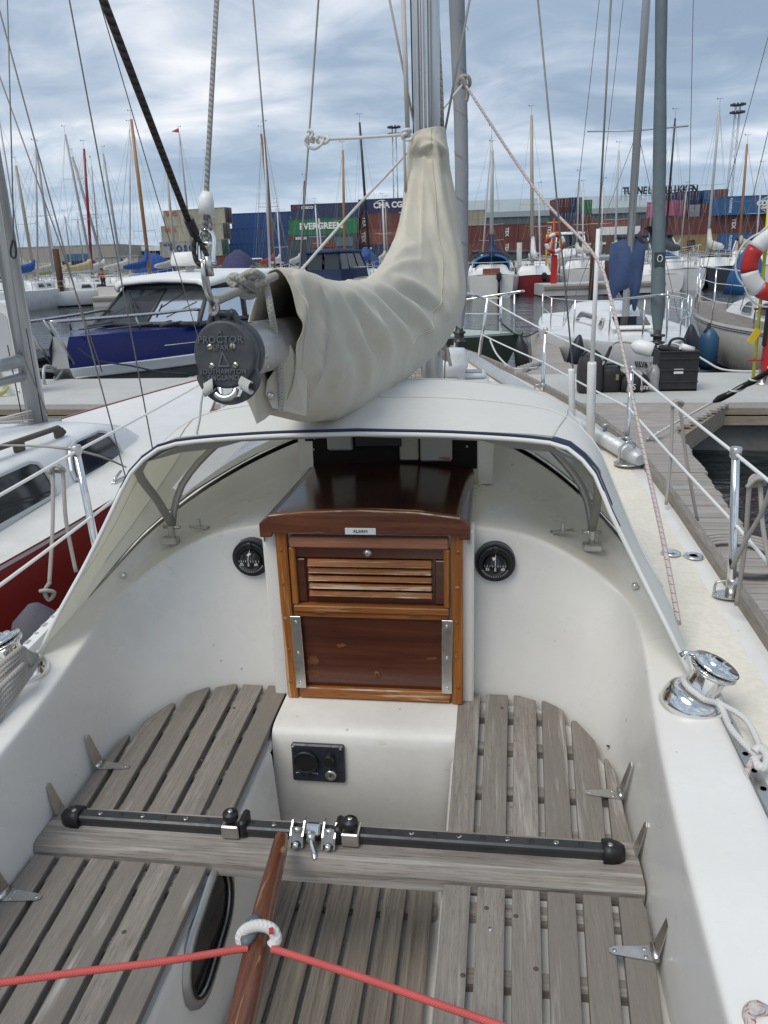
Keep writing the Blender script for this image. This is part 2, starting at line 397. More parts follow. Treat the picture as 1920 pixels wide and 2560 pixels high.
# ---- boundary of the cockpit corner (seat level)
XB = [(-0.7, 0.66), (0.8, 0.662), (1.3, 0.668), (1.58, 0.674), (1.70, 0.672), (1.78, 0.657), (1.842, 0.631), (1.91, 0.602), (1.963, 0.568), (2.0, 0.532), (2.021, 0.492), (2.033, 0.43), (2.037, 0.40), (2.0385, 0.25)]
def xB(y):
    for (a, b), (c, d) in zip(XB[:-1], XB[1:]):
        if a <= y <= c: return lerp(b, d, (y - a) / (c - a))
    return XB[0][1] if y < XB[0][0] else 0.2

ST = [  # B (seat level), E (rounded coaming edge), W (foot of inner wall), H (spray hood line)
    ((.645, -.7, .64), (.648, -.7, .953), (.75, -.7, .962), (.838, -.7, .965)),
    ((.655, .3, .64), (.655, .3, .955), (.755, .3, .965), (.842, .3, .968)),
    ((.662, .8, .64), (.668, .82, .957), (.765, .82, .968), (.848, .82, .970)),
    ((.668, 1.3, .64), (.688, 1.3, .963), (.785, 1.3, .972), (.852, 1.3, .974)),
    ((.676, 1.58, .64), (.715, 1.6, .982), (.80, 1.62, .985), (.852, 1.65, .985)),
    ((.675, 1.70, .64), (.738, 1.80, 1.0), (.79, 1.85, 1.0), (.84, 1.87, 1.01)),
    ((.660, 1.78, .64), (.738, 1.93, 1.022), (.77, 2.0, 1.04), (.80, 2.0, 1.06)),
    ((.634, 1.845, .64), (.712, 2.02, 1.045), (.715, 2.15, 1.085), (.745, 2.18, 1.14)),
    ((.604, 1.913, .64), (.668, 2.055, 1.078), (.662, 2.26, 1.12), (.69, 2.30, 1.18)),
    ((.570, 1.966, .64), (.610, 2.075, 1.115), (.612, 2.38, 1.145), (.643, 2.44, 1.213)),
    ((.492, 2.024, .64), (.525, 2.10, 1.158), (.524, 2.57, 1.158), (.545, 2.65, 1.253)),
    ((.409, 2.040, .64), (.44, 2.12, 1.185), (.43, 2.65, 1.18), (.44, 2.78, 1.288)),
    ((.32, 2.042, .64), (.33, 2.12, 1.20), (.32, 2.72, 1.20), (.33, 2.86, 1.32)),
    ((.25, 2.042, .64), (.25, 2.12, 1.21), (.25, 2.75, 1.205), (.25, 2.90, 1.335)),
    ((0, 2.042, .64), (0, 2.12, 1.215), (0, 2.76, 1.21), (0, 2.92, 1.35))]
def prof(st):
    B, E, Wf, H = [V(p) for p in st]
    def toward(a, b, d): q = b - a; return a + q * min(d / max(q.length, 1e-6), 0.45)
    out = [B, B.lerp(E, 0.33), B.lerp(E, 0.66), toward(E, B, .022), E, toward(E, Wf, .022), E.lerp(Wf, 0.5), toward(Wf, E, .03), Wf, toward(Wf, H, .03), H]
    # overhanging rim down to the side deck
    out.append(V((H.x + (0.004 if H.x > 0.001 else 0), H.y + .002, H.z - 0.03)))
    return out
mb = MB()
rows = [prof(s) for s in ST]
port = [[V((-p.x, p.y, p.z)) for p in r] for r in rows]
mb.grid(port[:-1] + [rows[-1]] + rows[:-1][::-1])
mb.build('cockpit_moulding', GEL, yacht, sub=2)

# seat tops under the slats, footwell and bridge deck
mb = MB()
for s in (-1, 1):
    mb.prism([(s * .256, -.7, .640), (s * .668, -.7, .640), (s * .676, 1.58, .640), (s * .675, 1.70, .64), (s * .604, 1.913, .64), (s * .492, 2.024, .64), (s * .256, 2.05, .640)], (0, 0, .022))
mb.build('seat_base', GEL2, yacht)
mb = MB()
pr = [(-.262, .662), (-.256, .655), (-.250, .635), (-.238, .335), (-.23, .315), (-.21, .305), (.21, .305), (.23, .315), (.238, .335), (.250, .635), (.256, .655), (.262, .662)]
mb.loft([[V((x, y, z)) for x, z in pr] for y in (-.7, .4, 1.2, 1.77)], False)
mb.build('footwell', GEL, yacht)
mb = MB()
pb = [(2.05, .702), (1.86, .702), (1.83, .700), (1.812, .693), (1.803, .68), (1.799, .655), (1.775, .30), (1.80, .30)]
mb.loft([[V((x, y, z)) for y, z in pb] for x in (-.255, -.22, 0, .22, .262)], False)
mb.build('bridge_deck', GEL2, yacht)
mb = MB()   # flat panel that carries the companionway
mb.box((0.007, 2.03, .965), (.60, .085, .54), ch=.006)
mb.build('companionway_panel', GEL, yacht)

# ---- slatted seats
def bevel(me, w, seg=1, ang=0.6):
    bm = bmesh.new(); bm.from_mesh(me)
    ed = [e for e in bm.edges if len(e.link_faces) == 2 and e.calc_face_angle(0) > ang]
    bmesh.ops.bevel(bm, geom=ed, offset=w, segments=seg, affect='EDGES', profile=0.6)
    bm.to_mesh(me); bm.free(); return me
def pitch(y): return .067 + (y - 1.0) * .0140
def xin(y): return .256 + (y - 1.0) * .006
def slat_mesh(i, s, y0, y1, top, th, w=.8):
    L, R = [], []
    n = 26
    for k in range(n + 1):
        y = lerp(y0, y1, k / n) if y1 < 1.6 else (lerp(y0, 1.6, k / 8) if k <= 8 else lerp(1.6, 2.03, (k - 8) / (n - 8)))
        a = xin(y) + i * pitch(y); b = min(a + pitch(y) * w, xB(y) - .007)
        if b < a + .004: break
        L.append(V((s * a, y, top - th))); R.append(V((s * b, y, top - th)))
    m = MB(); m.prism(L + R[::-1], (0, 0, th))
    me = m.mesh('slat')
    return bevel(me, .0035, 2, 0.75)
TOPZ = .702
for s, nm in ((-1, 'port'), (1, 'starboard')):
    for (y0, y1) in ((1.425, 2.03), (.30, 1.285)):
        g = None
        for yb in ([1.47, 1.62, 1.80, 1.95] if y0 > 1 else [.5, .8, 1.09, 1.245]):
            xa, xb = xin(yb) + .02, min(xB(yb) - .03, .66)
            m = MB(); m.box((s * (xa + xb) / 2, yb, .672), (xb - xa, .035, .024), ch=.002)
            o_ = m.build('bearer' if g else 'seat_grating', TEAKX, g or yacht); g = g or o_
        for i in range(6):
            link('slat', slat_mesh(i, s, y0, y1, TOPZ, .020), TEAK, g)
for px_, py_ in ((1226, 2322), (1157, 2438), (1340, 2422), (1216, 2270), (1520, 1865), (1290, 2290), (505, 1900), (310, 2330), (585, 1770), (1255, 1770)):
    c_ = at(px_, py_, z=TOPZ); q = MB(); q.lathe([(0, .0010), (.0042, .0009), (.005, 0)], c_, n=10); q.build('slat_screw', STEELB if px_ == 1226 else mat('dark_plug', (.07, .06, .05), .8), yacht)
# floor grating
g = None
for yb in (.7, 1.18, 1.58):
    m = MB(); m.box((0, yb, .318), (.44, .04, .022)); o_ = m.build('bearer' if g else 'floor_grating', TEAKX, g or yacht); g = g or o_
for i in range(6):
    x0 = -.208 + .0715 * i
    q = MB(); q.box((x0 + .030, 1.06, .337), (.060, 1.26, .018), ch=.002); q.build('slat', TEAKF, g)

# ---- thwart beam and mainsheet traveller
m = MB()
pts = [(1.296, .668), (1.296, .700), (1.302, .712), (1.312, .716), (1.425, .716), (1.434, .708), (1.434, .668)]
m.loft([[V((x, y, z)) for y, z in pts] for x in (-.672, -.2, .2, .668)], True, (True, True), False)
m.build('thwart_beam', TEAKX, yacht)
tr = MB()
tp = [(1.365, .717), (1.365, .729), (1.362, .732), (1.362, .740), (1.366, .744), (1.388, .744), (1.392, .740), (1.392, .732), (1.389, .729), (1.389, .717)]
tr.loft([[V((x, y, z)) for y, z in tp] for x in (-.600, .600)], True, (True, True), False)
track = tr.build('traveller_track', TRACKM, yacht)
for i in range(22):
    x = -.545 + i * .052
    if any(abs(x - c) < .038 for c in (-.21, .045, -.02, -.07)) and i % 2 == 0: continue
    q = MB()
    if i % 2 == 0:
        q.lathe([(0, .7455), (.0052, .7458), (.0066, .7442)], (x, 1.378, 0), n=14); so_ = q.build('screw', STEELB, track)
        a = random.uniform(0, PI); q = MB(); q.box((x, 1.378, .7459), (.0115, .0016, .0012), M_rot('Z', a)); q.build('slot', PRINTK, so_)
    else:
        q.lathe([(0, .7446), (.0060, .7446), (.0064, .7442)], (x, 1.378, 0), n=14); q.build('hole', PRINTK, track)
for s in (-1, 1):
    q = MB()
    q.loft([[V((s * (.592 + dx), 1.378 + sc * yy, .717 + zz)) for yy, zz in ((-.024, 0), (-.024, .022), (-.014, .034 * sz), (.014, .034 * sz), (.024, .022), (.024, 0))] for dx, sc, sz in ((0, 1, 1), (.018, 1, 1.02), (.034, .85, .9), (.046, .5, .75))], True, (True, True))
    e_ = q.build('end_cap', BLACK, track)
    q = MB(); q.lathe([(0, .0015), (.005, .001), (.006, 0)], (s * .607, 1.374, .7515), n=12); q.build('screw', STEELB, e_)
for x, fl in ((-.225, 1), (.048, -1)):
    q = MB(); q.box((x, 1.374, .736), (.040, .048, .034), ch=.003)
    st_ = q.build('track_stop', STEELB, track)
    q = MB(); q.lathe([(.0, .028), (.008, .028), (.0085, .026), (.016, .0255), (.0175, .023), (.0175, .011), (.015, .008), (.008, .006), (.008, 0)], (x, 1.368, .753), n=22); q.build('knob', BLACK, st_)
    q = MB(); q.lathe([(0, .031), (.0045, .0305), (.0065, .028)], (x, 1.368, .753), n=14); q.build('knob_pin', STEEL, st_)
    q = MB(); q.box((x + fl * .027, 1.380, .740), (.016, .050, .044), ch=.005); q.build('bumper', BLACK, st_)
car = None
for x in (-.070, .002):
    for dx in (-.0135, .0135):
        q = MB(); q.prism([(x + dx - .002, 1.336, .722), (x + dx - .002, 1.345, .718), (x + dx - .002, 1.400, .718), (x + dx - .002, 1.402, .732), (x + dx - .002, 1.394, .757), (x + dx - .002, 1.376, .762), (x + dx - .002, 1.346, .744)], (.004, 0, 0))
        o_ = q.build('cheek_plate' if car else 'traveller_car', STEELB, car or track); car = car or o_
    q = MB(); q.box((x, 1.352, .742), (.024, .004, .034), M_rot('X', -.45)); q.build('car_plate', STEELB, car)
    for yy, zz in ((1.342, .728), (1.364, .752)):
        q = MB(); q.lathe([(.0, .007), (.006, .006), (.0075, .0)], (x, yy - .006, zz), Matrix(((1, 0, 0), (0, .5, -.87), (0, .87, .5))), 14); q.build('sheave_pin', STEEL, car)
q = MB(); q.box((-.034, 1.362, .752), (.034, .022, .026), M_rot('X', -.5), .004); q.build('swivel_block', STEEL, car)
q = MB(); q.tube(cr([(-.036, 1.342, .752), (-.034, 1.332, .738), (-.026, 1.320, .722), (-.022, 1.312, .716)], 5), .0055, 8); q.build('swivel_arm', STEEL, car)
q = MB(); q.cyl((-.036, 1.352, .750), (-.036, 1.336, .742), .010, n=14); q.build('swivel_pin', STEELB, car)

# ---- strap hinges that hold the slatted seats to the coaming
for hx, hy, s in ((-.676, 1.60, -1), (-.672, 1.405, -1), (-.664, 1.165, -1), (.678, 1.60, 1), (.668, 1.395, 1), (.656, 1.15, 1), (-.660, .55, -1)):
    xw = s * (xB(hy) - .006)
    q = MB()
    L = .085
    q.prism([(xw, hy - .018, .703), (xw - s * L * .9, hy - .009, .703), (xw - s * L, hy - .004, .703), (xw - s * L, hy + .004, .703), (xw - s * L * .9, hy + .009, .703), (xw, hy + .018, .703)], (0, 0, .0025))
    q.prism([(xw, hy - .018, .712), (xw + s * .018, hy - .008, .792), (xw + s * .019, hy, .797), (xw + s * .018, hy + .008, .792), (xw, hy + .018, .712)], (-s * .0025, 0, 0))
    q.cyl((xw - s * .003, hy - .019, .709), (xw - s * .003, hy + .019, .709), .0055, n=10)
    h = q.build('hinge', STEELB, yacht)
    for dx, dy in ((.02, .009), (.02, -.009), (.075, 0)):
        c = MB(); c.lathe([(0, .0012), (.0035, .0010), (.0042, 0)], (xw - s * dx, hy + dy, .7055), n=10); c.build('screw', STEELB, h)

# ---- companionway: sliding hatch, framed doors with louvres
YF = 1.978
cw = MB(); cw.box((-.231, YF, .975), (.032, .034, .545), ch=.004); cwo = cw.build('companionway_frame', VARN, yacht)
cw = MB(); cw.box((.261, YF, .975), (.032, .034, .545), ch=.004); cw.build('door_post', VARN, cwo)
for x in (-.231, .261):
    for k in range(5): q = MB(); q.lathe([(0, .0008), (.0055, .0008), (.006, 0)], (x + random.uniform(-.004, .004), YF - .0172, .76 + .105 * k), Matrix(((1, 0, 0), (0, 0, -1), (0, 1, 0))), 10); q.build('wood_plug', VARNX, cwo)
q = MB(); q.box((.015, YF, .724), (.452, .034, .034), ch=.004); q.build('sill_rail', VARNX, cwo)
q = MB(); q.box((.015, YF - .002, 1.203), (.446, .030, .032), ch=.004); q.build('head_rail', mat('faded_rail', fn=wood(((0.17, 0.06, 0.03), (0.36, 0.15, 0.085), (0.46, 0.21, 0.12)), (2.5, 60, 60), (0.35, 0.5), 0.2, patch=(0.5, 0.36, 0.24), patchlo=(0.6, 0.68), crack=0.4)), cwo)
q = MB(); q.box((.015, YF - .004, 1.000), (.446, .030, .020), ch=.003); q.box((.015, YF, .980), (.446, .026, .017), ch=.003); q.build('middle_rail', VARNX, cwo)
for x in (-.2025, .2325):
    q = MB(); q.box((x, YF - .001, 1.098), (.017, .026, .176), ch=.003); q.build('door_stile', VARN, cwo)
q = MB(); q.box((.014, YF + .012, 1.095), (.446, .006, .176)); q.build('louvre_panel', DARKV, cwo)
q = MB(); q.box((.015, YF + .004, 1.168), (.446, .010, .034), ch=.003); q.build('door_top_rail', DARKV, cwo)
WORN = mat('worn_wood_edge', fn=wood(((0.20, 0.065, 0.02), (0.40, 0.20, 0.09), (0.56, 0.42, 0.29)), (9, 60, 60), (0.6, 0.8), 0.3, patch=(0.62, 0.56, 0.48), patchlo=(0.50, 0.60), crack=0.8))
for s_ in (-1, 1):
    q = MB(); q.box((.015 + s_ * .200, YF + .004, 1.082), (.030, .010, .132), ch=.002); q.build('door_inner_stile', DARKV, cwo)
for i in range(5):
    z = 1.139 - i * .0236; hgt = .021 if i == 0 else .0155
    q = MB(); q.box((.015, YF - .004, z), (.352 - .003 * (i % 2), .0075, hgt), M_rot('X', -.55), .0025); lv = q.build('louvre_slat', VARNX, cwo)
    q = MB(); q.box((.015, YF - .004 - hgt * .5 * math.sin(.55) - .0022, z - hgt * .5 * math.cos(.55) + .0012), (.351 - .003 * (i % 2), .0045, .0036), M_rot('X', -.55), .001); q.build('worn_edge', WORN, lv)
q = MB(); q.box((.015, YF + .006, .855), (.420, .016, .232), ch=.003); q.build('lower_panel', DARKV, cwo)
for x, t in ((-.203, -.010), (.232, .010)):
    q = MB(); q.box((x, YF - .021, .860), (.030, .004, .235), M_rot('Y', t), .001); sp_ = q.build('steel_strip', STEELB, cwo)
    for dz in (-.10, 0, .10):
        q = MB(); q.lathe([(0, .0015), (.004, .001), (.0048, 0)], (x, YF - .023, .860 + dz), Matrix(((1, 0, 0), (0, 0, -1), (0, 1, 0))), 10); q.build('screw', STEEL, sp_)
XZ = Matrix(((1, 0, 0), (0, 0, -1), (0, 1, 0)))      # local z points at the viewer (-y)
q = MB(); q.lathe([(0, .012), (.007, .012), (.0075, .010), (.012, .008), (.013, .0)], (.013, YF - .003, 1.172), XZ, 18); lk = q.build('lock', STEELB, cwo)
q = MB(); q.box((.013, YF - .0156, 1.172), (.0012, .001, .008)); q.build('keyhole', PRINTK, lk)
q = MB(); q.lathe([(0, .003), (.010, .003), (.012, .0)], (.025, YF - .002, .785), XZ, 16); q.build('keyhole_plate', mat('old_brass', (0.20, 0.075, 0.03), 0.4, 0.4), cwo)
q = MB(); q.box((.025, YF - .0055, .785), (.004, .001, .011)); q.build('keyhole', PRINTK, cwo)
# drip rail over the door
q = MB()
top = [(-.285, 1.262), (-.255, 1.285), (-.15, 1.296), (0, 1.303), (.15, 1.298), (.27, 1.283), (.298, 1.262)]
bot = [(.298, 1.222), (.270, 1.222), (.268, 1.234), (-.250, 1.234), (-.252, 1.222), (-.285, 1.222)]
q.prism([(x, YF - .032, z) for x, z in top + bot], (0, .030, 0))
me = bevel(q.mesh('drip_rail'), .004, 2, .5)
dr_ = link('drip_rail', me, mat('drip_rail_varnish', fn=wood(((0.045, 0.012, 0.005), (0.115, 0.030, 0.010), (0.20, 0.065, 0.020)), (2.5, 55, 55), (0.2, 0.4), 0.2, patch=(0.50, 0.33, 0.19), patchlo=(0.62, 0.68), coat=0.5, crack=0.6)), cwo)
q = MB(); q.tube([(x, YF - .0305, z + .0002) for x, z in top[1:-1]], .0022, 5); q.build('worn_edge', WORN, dr_)
q = MB(); q.box((.015, YF - .0165, .7405), (.44, .003, .004)); q.build('worn_edge', WORN, cwo)
q = MB(); q.box((.0, YF - .0335, 1.2445), (.085, .003, .019), ch=.001); al = q.build('alarm_plate', WHITEPL, cwo)
text_obj('lettering', 'ALARM', XZ, (.0, YF - .0357, 1.2445), .0125, PRINTK, al)
# note: hatch top runs forward under the spray hood
q = MB()
rows_ = []
for y, hw, dz in ((YF - .002, .290, 0), (2.25, .291, -.006), (2.56, .292, -.012)):
    rows_.append([V((.006 + hw * t, y, 1.268 + dz + .022 * (1 - t * t) - (.012 if abs(t) == 1 else 0))) for t in (-1, -.97, -.85, -.6, -.3, 0, .3, .6, .85, .97, 1)])
q.grid(rows_)
for s in (-1, 1): q.poly([rows_[0][0 if s < 0 else -1], rows_[-1][0 if s < 0 else -1], rows_[-1][0 if s < 0 else -1] - V((0, 0, .06)), rows_[0][0 if s < 0 else -1] - V((0, 0, .06))])
q.build('sliding_hatch', HATCHTOP, cwo)

# instruments on the dark board behind the hatch
q = MB(); q.box((.006, 2.585, 1.385), (.60, .03, .27), ch=.003)
ib = q.build('instrument_board', mat('black_board', (0.012, 0.009, 0.008), 0.6, **{'Specular IOR Level': 0.2}), yacht)
q = MB(); q.box((-.165, 2.562, 1.375), (.090, .02, .11), ch=.006); q.build('instrument_box', GREYPL, ib)
q = MB(); q.box((.168, 2.555, 1.347), (.108, .03, .125), ch=.006); nb = q.build('instrument_box', GREYPL, ib)
text_obj('lettering', 'NASA', XZ, (.198, 2.5392, 1.296), .0145, PRINTR, nb, bold=.0004)
q = MB(); q.box((.075, 2.562, 1.328), (.065, .02, .085), ch=.004); q.build('switch_plate', mat('cream_plastic', (0.42, 0.40, 0.33), 0.5), ib)
q = MB(); q.box((-.03, 2.556, 1.385), (.16, .03, .10), ch=.004); q.build('black_display', BLACK, ib)
for x, z in ((-.262, 1.41), (-.262, 1.32), (-.255, 1.36), (.272, 1.405), (.272, 1.33), (.08, 1.312)):
    q = MB(); q.lathe([(0, .004), (.004, .003), (.005, 0)], (x, 2.569, z), XZ, 10); q.build('screw', STEELB if abs(x) > .1 else BLACK, ib)
for s in (-1, 1):
    q = MB(); q.prism([(s * .312, 2.555, 1.20), (s * .312 + .046, 2.56, 1.20), (s * .316 + .052, 2.58, 1.5), (s * .312 - .006, 2.58, 1.5)], (0, .04, 0)); q.build('hatch_pillar', GEL, yacht)

# ---- compasses
def compass(x, z, flat_side=None):
    R = .058
    yb = 2.103 - .0
    c = (x, yb - .018, z)
    q = MB()
    out = []
    for k in range(40):
        a = 2 * PI * k / 40; px = R * math.cos(a)
        if flat_side: px = min(px, R * .80)
        out.append(V((x + px, yb - .020, z + R * math.sin(a))))
    q.prism(out, (0, .03, 0)); ring = q.build('compass', NAVYPL, yacht)
    q = MB(); q.lathe([(.052, 0), (.050, .006), (.042, .008), (.040, .004)], (x, yb - .020, z), XZ, 32); q.build('bezel', BLACK, ring)
    q = MB(); q.lathe([(0, .030), (.012, .0285), (.022, .024), (.031, .015), (.036, .006), (.0385, .0)], (x, yb - .019, z - .004), XZ, 28); q.build('dome', mat('compass_glass', (0.006, 0.007, 0.010), 0.05, **{'Specular IOR Level': 0.7}), ring)
    for i in range(9):
        t = (i - 4) / 4.0; q = MB(); q.box((x + t * .030, yb - .0415 - .008 * (1 - t * t), z + .002 - .003 * t * t), (.0012, .001, .006 if i % 2 else .004)); q.build('card_mark', PRINTW, ring)
    for dx, tx in ((-.022, '33'), (0, 'E'), (.021, '60')):
        text_obj('numeral', tx, XZ, (x + dx, yb - .0485 + abs(dx) * .2, z - .010), .0115, PRINTW, ring, bold=.0002)
    q = MB(); q.tube(cr([(x + .001, yb - .030, z + .030), (x, yb - .050, z + .004), (x + .001, yb - .034, z - .034)], 6), .0009, 6); q.build('lubber_line', PRINTW, ring)
    for k in range(17):
        a = PI * (1.17 + .66 * k / 16); q = MB(); q.box((x + .041 * math.cos(a), yb - .0275, z + .041 * math.sin(a)), (.0014, .001, .005), Matrix.Rotation(-(a + PI / 2), 3, 'Y')); q.build('scale_mark', PRINTW, ring)
    q = MB(); q.box((x, yb - .028, z + .043), (.016, .012, .022), ch=.003); q.build('light_cover', BLACK, ring)
    for a in (.75, 2.4, 3.9, 5.5):
        q = MB(); q.lathe([(0, .002), (.003, .0015), (.004, 0)], (x + .047 * math.cos(a), yb - .021, z + .0495 * math.sin(a)), XZ, 10); q.build('screw', STEELB, ring)
compass(-.362, 1.103, True)
compass(.366, 1.102)

# ---- engine panel
q = MB(); q.box((-.122, 1.789, .608), (.150, .016, .118), M_rot('X', -.06), .004); ep = q.build('engine_panel', NAVYPL, yacht)
q = MB(); q.lathe([(.030, .0), (.036, .004), (.036, .014), (.031, .017), (.029, .012)], (-.155, 1.782, .618), XZ, 28); q.build('gauge_ring', BLACK, ep)
q = MB(); q.lathe([(0, .010), (.030, .010)], (-.155, 1.782, .618), XZ, 28); q.build('gauge_dial', mat('dial_green', (0.03, 0.038, 0.034), 0.4), ep)
q = MB(); q.box((-.158, 1.7712, .616), (.038, .001, .003), M_rot('Y', -.5)); q.build('needle', mat('needle', (.55, .55, .48), .5), ep)
for k in range(11):
    a = -.6 + k * .44; q = MB(); q.box((-.155 + .025 * math.cos(a), 1.7715, .618 + .025 * math.sin(a)), (.005, .0008, .0014), Matrix.Rotation(-a, 3, 'Y')); q.build('dial_mark', mat('dial_mark', (.6, .6, .52), .5), ep)
q = MB(); q.lathe([(.0, .022), (.014, .022), (.016, .018), (.017, 0)], (-.088, 1.782, .632), XZ, 10, False); q.build('start_knob', BLACK, ep)
q = MB(); q.lathe([(.004, .009), (.006, .012), (.012, .013), (.016, .010), (.017, 0)], (-.086, 1.782, .578), XZ, 22); ks = q.build('key_switch', STEELB, ep)
q = MB(); q.box((-.086, 1.769, .578), (.0025, .001, .009), M_rot('Y', .3)); q.build('keyhole', PRINTK, ks)
q = MB()
for a_, b_, c_, d_ in ((-.155, .5635, .062, .0016), (-.155, .5785, .062, .0016), (-.1855, .571, .0016, .016), (-.1245, .571, .0016, .016)): q.box((a_, 1.7795, b_), (c_, .001, d_))
q.build('label_outline', PRINTW, ep)
for x, z in ((-.190, .661), (-.056, .660), (-.187, .555), (-.055, .553)):
    q = MB(); q.lathe([(0, .002), (.003, .0015), (.004, 0)], (x, 1.781, z), XZ, 10); q.build('screw', STEELB, ep)

# ---- oval window in the footwell side
def stadium(y0, z0, y1, z1, r, n=10):
    a = V((0, y0, z0)); b = V((0, y1, z1)); d = (b - a).normalized(); p = V((0, -d.z, d.y)); out = []
    for c, s in ((b, 1), (a, -1)):
        for k in range(n + 1):
            t = -PI / 2 + PI * k / n
            out.append(c + (d * math.cos(t) + p * math.sin(t)) * r * s)
    return out
def xwall(z): return -.250 + (.635 - z) * .04
def ov(r, off): return [V((xwall(p.z) + off, p.y, p.z)) for p in stadium(1.175, .568, 1.285, .592, r)]
q = MB(); q.loft([ov(.096, .001), ov(.092, .011), ov(.076, .012), ov(.070, .003)], True); fr = q.build('oval_window', mat('window_frame_grey', (0.45, 0.45, 0.44), 0.3, 0.6), yacht)
q = MB(); o_ = ov(.071, .004); q.face([q.vs(o_) + i for i in range(len(o_))]); q.build('window_pane', DARKGL, fr)
q = MB(); q.tube([V((p.x + .012, p.y, p.z)) for p in ov(.073, 0)] + [V((ov(.073, 0)[0].x + .012, ov(.073, 0)[0].y, ov(.073, 0)[0].z))], .003, 6); q.build('window_seal', BLACK, fr)

# ---- tiller
q = MB()
tpts = cr([(-.092, 1.312, .775), (-.088, 1.29, .777), (-.082, 1.24, .779), (-.070, 1.10, .785), (-.052, .95, .787), (-.040, .80, .782), (-.02, .45, .760), (0, -.1, .70)], 5)
nT = len(tpts)
q.tube(tpts, [lerp(.0125, .024, min(1, i / 20)) * (0.55 if i == 0 else .85 if i == 1 else 1) for i in range(nT)], 12, sq=1.05)
til = q.build('tiller', TILLERM, yacht)
q = MB(); 
q.loft([[V((-.073 + .0155 * math.cos(a) * s, 1.030 + .034 * math.sin(a) * s, zz)) for a in [2 * PI * k / 16 for k in range(16)]] for s, zz in ((1, .806), (1, .816), (.8, .821), (.4, .819))], True, (True, True))
clm = q.build('clam_cleat', mat('grey_blue_plastic', (0.10, 0.12, 0.14), 0.5), til)
q = MB(); q.lathe([(0, .001), (.007, .001)], (-.073, 1.036, .8205), n=14); q.build('cleat_hole', PRINTK, clm)
q = MB(); q.box((-.073, 1.036, .824), (.004, .013, .004), ch=.001); q.build('cleat_pin', STEEL, clm)


WPM = mat('bare_wood_patch', fn=wood(((0.09, 0.025, 0.009), (0.20, 0.068, 0.022), (0.31, 0.125, 0.045)), (9, 70, 70), (0.5, 0.7), 0.2, crack=0.8))
for pts_ in ([(768, 1652), (776, 1640), (790, 1641), (797, 1652), (793, 1662), (780, 1660), (771, 1665)], [(766, 1676), (796, 1676), (800, 1684), (794, 1692), (770, 1690)], [(840, 1612), (858, 1608), (866, 1614), (848, 1619)], [(1066, 1645), (1090, 1643), (1092, 1648), (1070, 1650)]):
    q = MB(); q.prism([at(x_, y_, y=YF - .0022) for x_, y_ in pts_], (0, .0006, 0)); q.build('bare_patch', WPM, cwo)
for x_ in (-.13, .14): q = MB(); q.box((x_, YF - .0195, .9905), (.030, .003, .004), ch=.0008); q.build('door_hinge', mat('bronze_hinge', (.10, .07, .04), .45, .7), cwo)
# ---- hull, decks, coachroof
def interp(tab, y):
    if y <= tab[0][0]: return tab[0][1]
    for (a, b), (c, d) in zip(tab[:-1], tab[1:]):
        if y <= c: return lerp(b, d, (y - a) / (c - a))
    return tab[-1][1]
BW = [(-1.6, .86), (-.7, .99), (.3, 1.06), (1.2, 1.09), (2.2, 1.095), (3.0, 1.09), (3.84, 1.05), (4.5, .92), (5.1, .73), (5.7, .50), (6.2, .27), (6.5, .10), (6.6, .03)]
ZS = [(-1.6, .945), (1.5, .940), (2.2, .955), (3.0, .985), (3.84, 1.02), (5.1, 1.09), (6.6, 1.20)]
WT = [(2.2, .66), (3.0, .63), (4.0, .52), (4.6, .40), (5.0, .27)]
ZC = [(2.2, 1.365), (3.0, 1.355), (4.0, 1.325), (4.5, 1.285), (4.8, 1.22), (5.05, 1.13)]
BP = [(-1.6, .80), (.3, .868), (1.7, .905), (2.1, .935), (2.4, .98), (2.8, 1.05), (3.0, 1.07), (3.84, 1.05), (4.5, .92), (5.1, .73), (5.7, .50), (6.2, .27), (6.5, .10), (6.6, .03)]
def bw(y, s): return interp(BW if s > 0 else BP, y)
ys = [-1.6, -.7, .3, 1.2, 1.86, 2.2, 2.6, 3.0, 3.4, 3.84, 4.2, 4.5, 4.8, 5.1, 5.4, 5.7, 6.0, 6.2, 6.4, 6.5, 6.6]
mb = MB()
def hullring(y, s):
    b, z = bw(y, s), interp(ZS, y)
    k = max(0, (y - 4.5) / 2.1)
    return [V((s * b, y, z)), V((s * b * 1.005, y, z - .05)), V((s * b * (.985 - .12 * k), y - .02 * k, z * .72)), V((s * b * (.94 - .3 * k), y - .12 * k, z * .4)), V((s * b * (.84 - .5 * k), y - .3 * k, .03)), V((s * b * (.5 - .3 * k), y - .5 * k, -.3))]
for s in (-1, 1): mb.grid([hullring(y, s) for y in ys])
mb.poly([hullring(-1.6, 1)[i] for i in range(6)] + [hullring(-1.6, -1)[i] for i in range(5, -1, -1)])
mb.build('hull', GEL, yacht)
HX = [(1.86, .838), (2.0, .81), (2.2, .755), (2.45, .655), (2.65, .60)]
def din(y): return .838 if y < 1.87 else (interp(HX, y) if y < 2.65 else max(.0, interp(WT, y) - .05) if y < 5.0 else 0.0)
dk, ww = MB(), MB()
for s in (-1, 1):
    R, Q = [], []
    for y in ys + [1.9]:
        pass
    yy = sorted(ys + [2.0, 2.45])
    for y in yy:
        b, z = bw(y, s), interp(ZS, y); m = max(b - (.085 if s > 0 or y > 2.6 else .035), 0.002); i = min(din(y), m - .001)
        cam_ = .015 if y > 2 else 0
        R.append([V((s * i, y, z + (cam_ if y > 2 else 0))), V((s * lerp(i, m, .5), y, z + cam_ * .5)), V((s * m, y, z + .002))])
        Q.append([V((s * m, y, z + .001)), V((s * b, y, z - .002))])
    dk.grid(R); ww.grid(Q)
dk.build('side_deck', NONSKID, yacht); ww.build('waterway', GEL, yacht)
mb = MB()
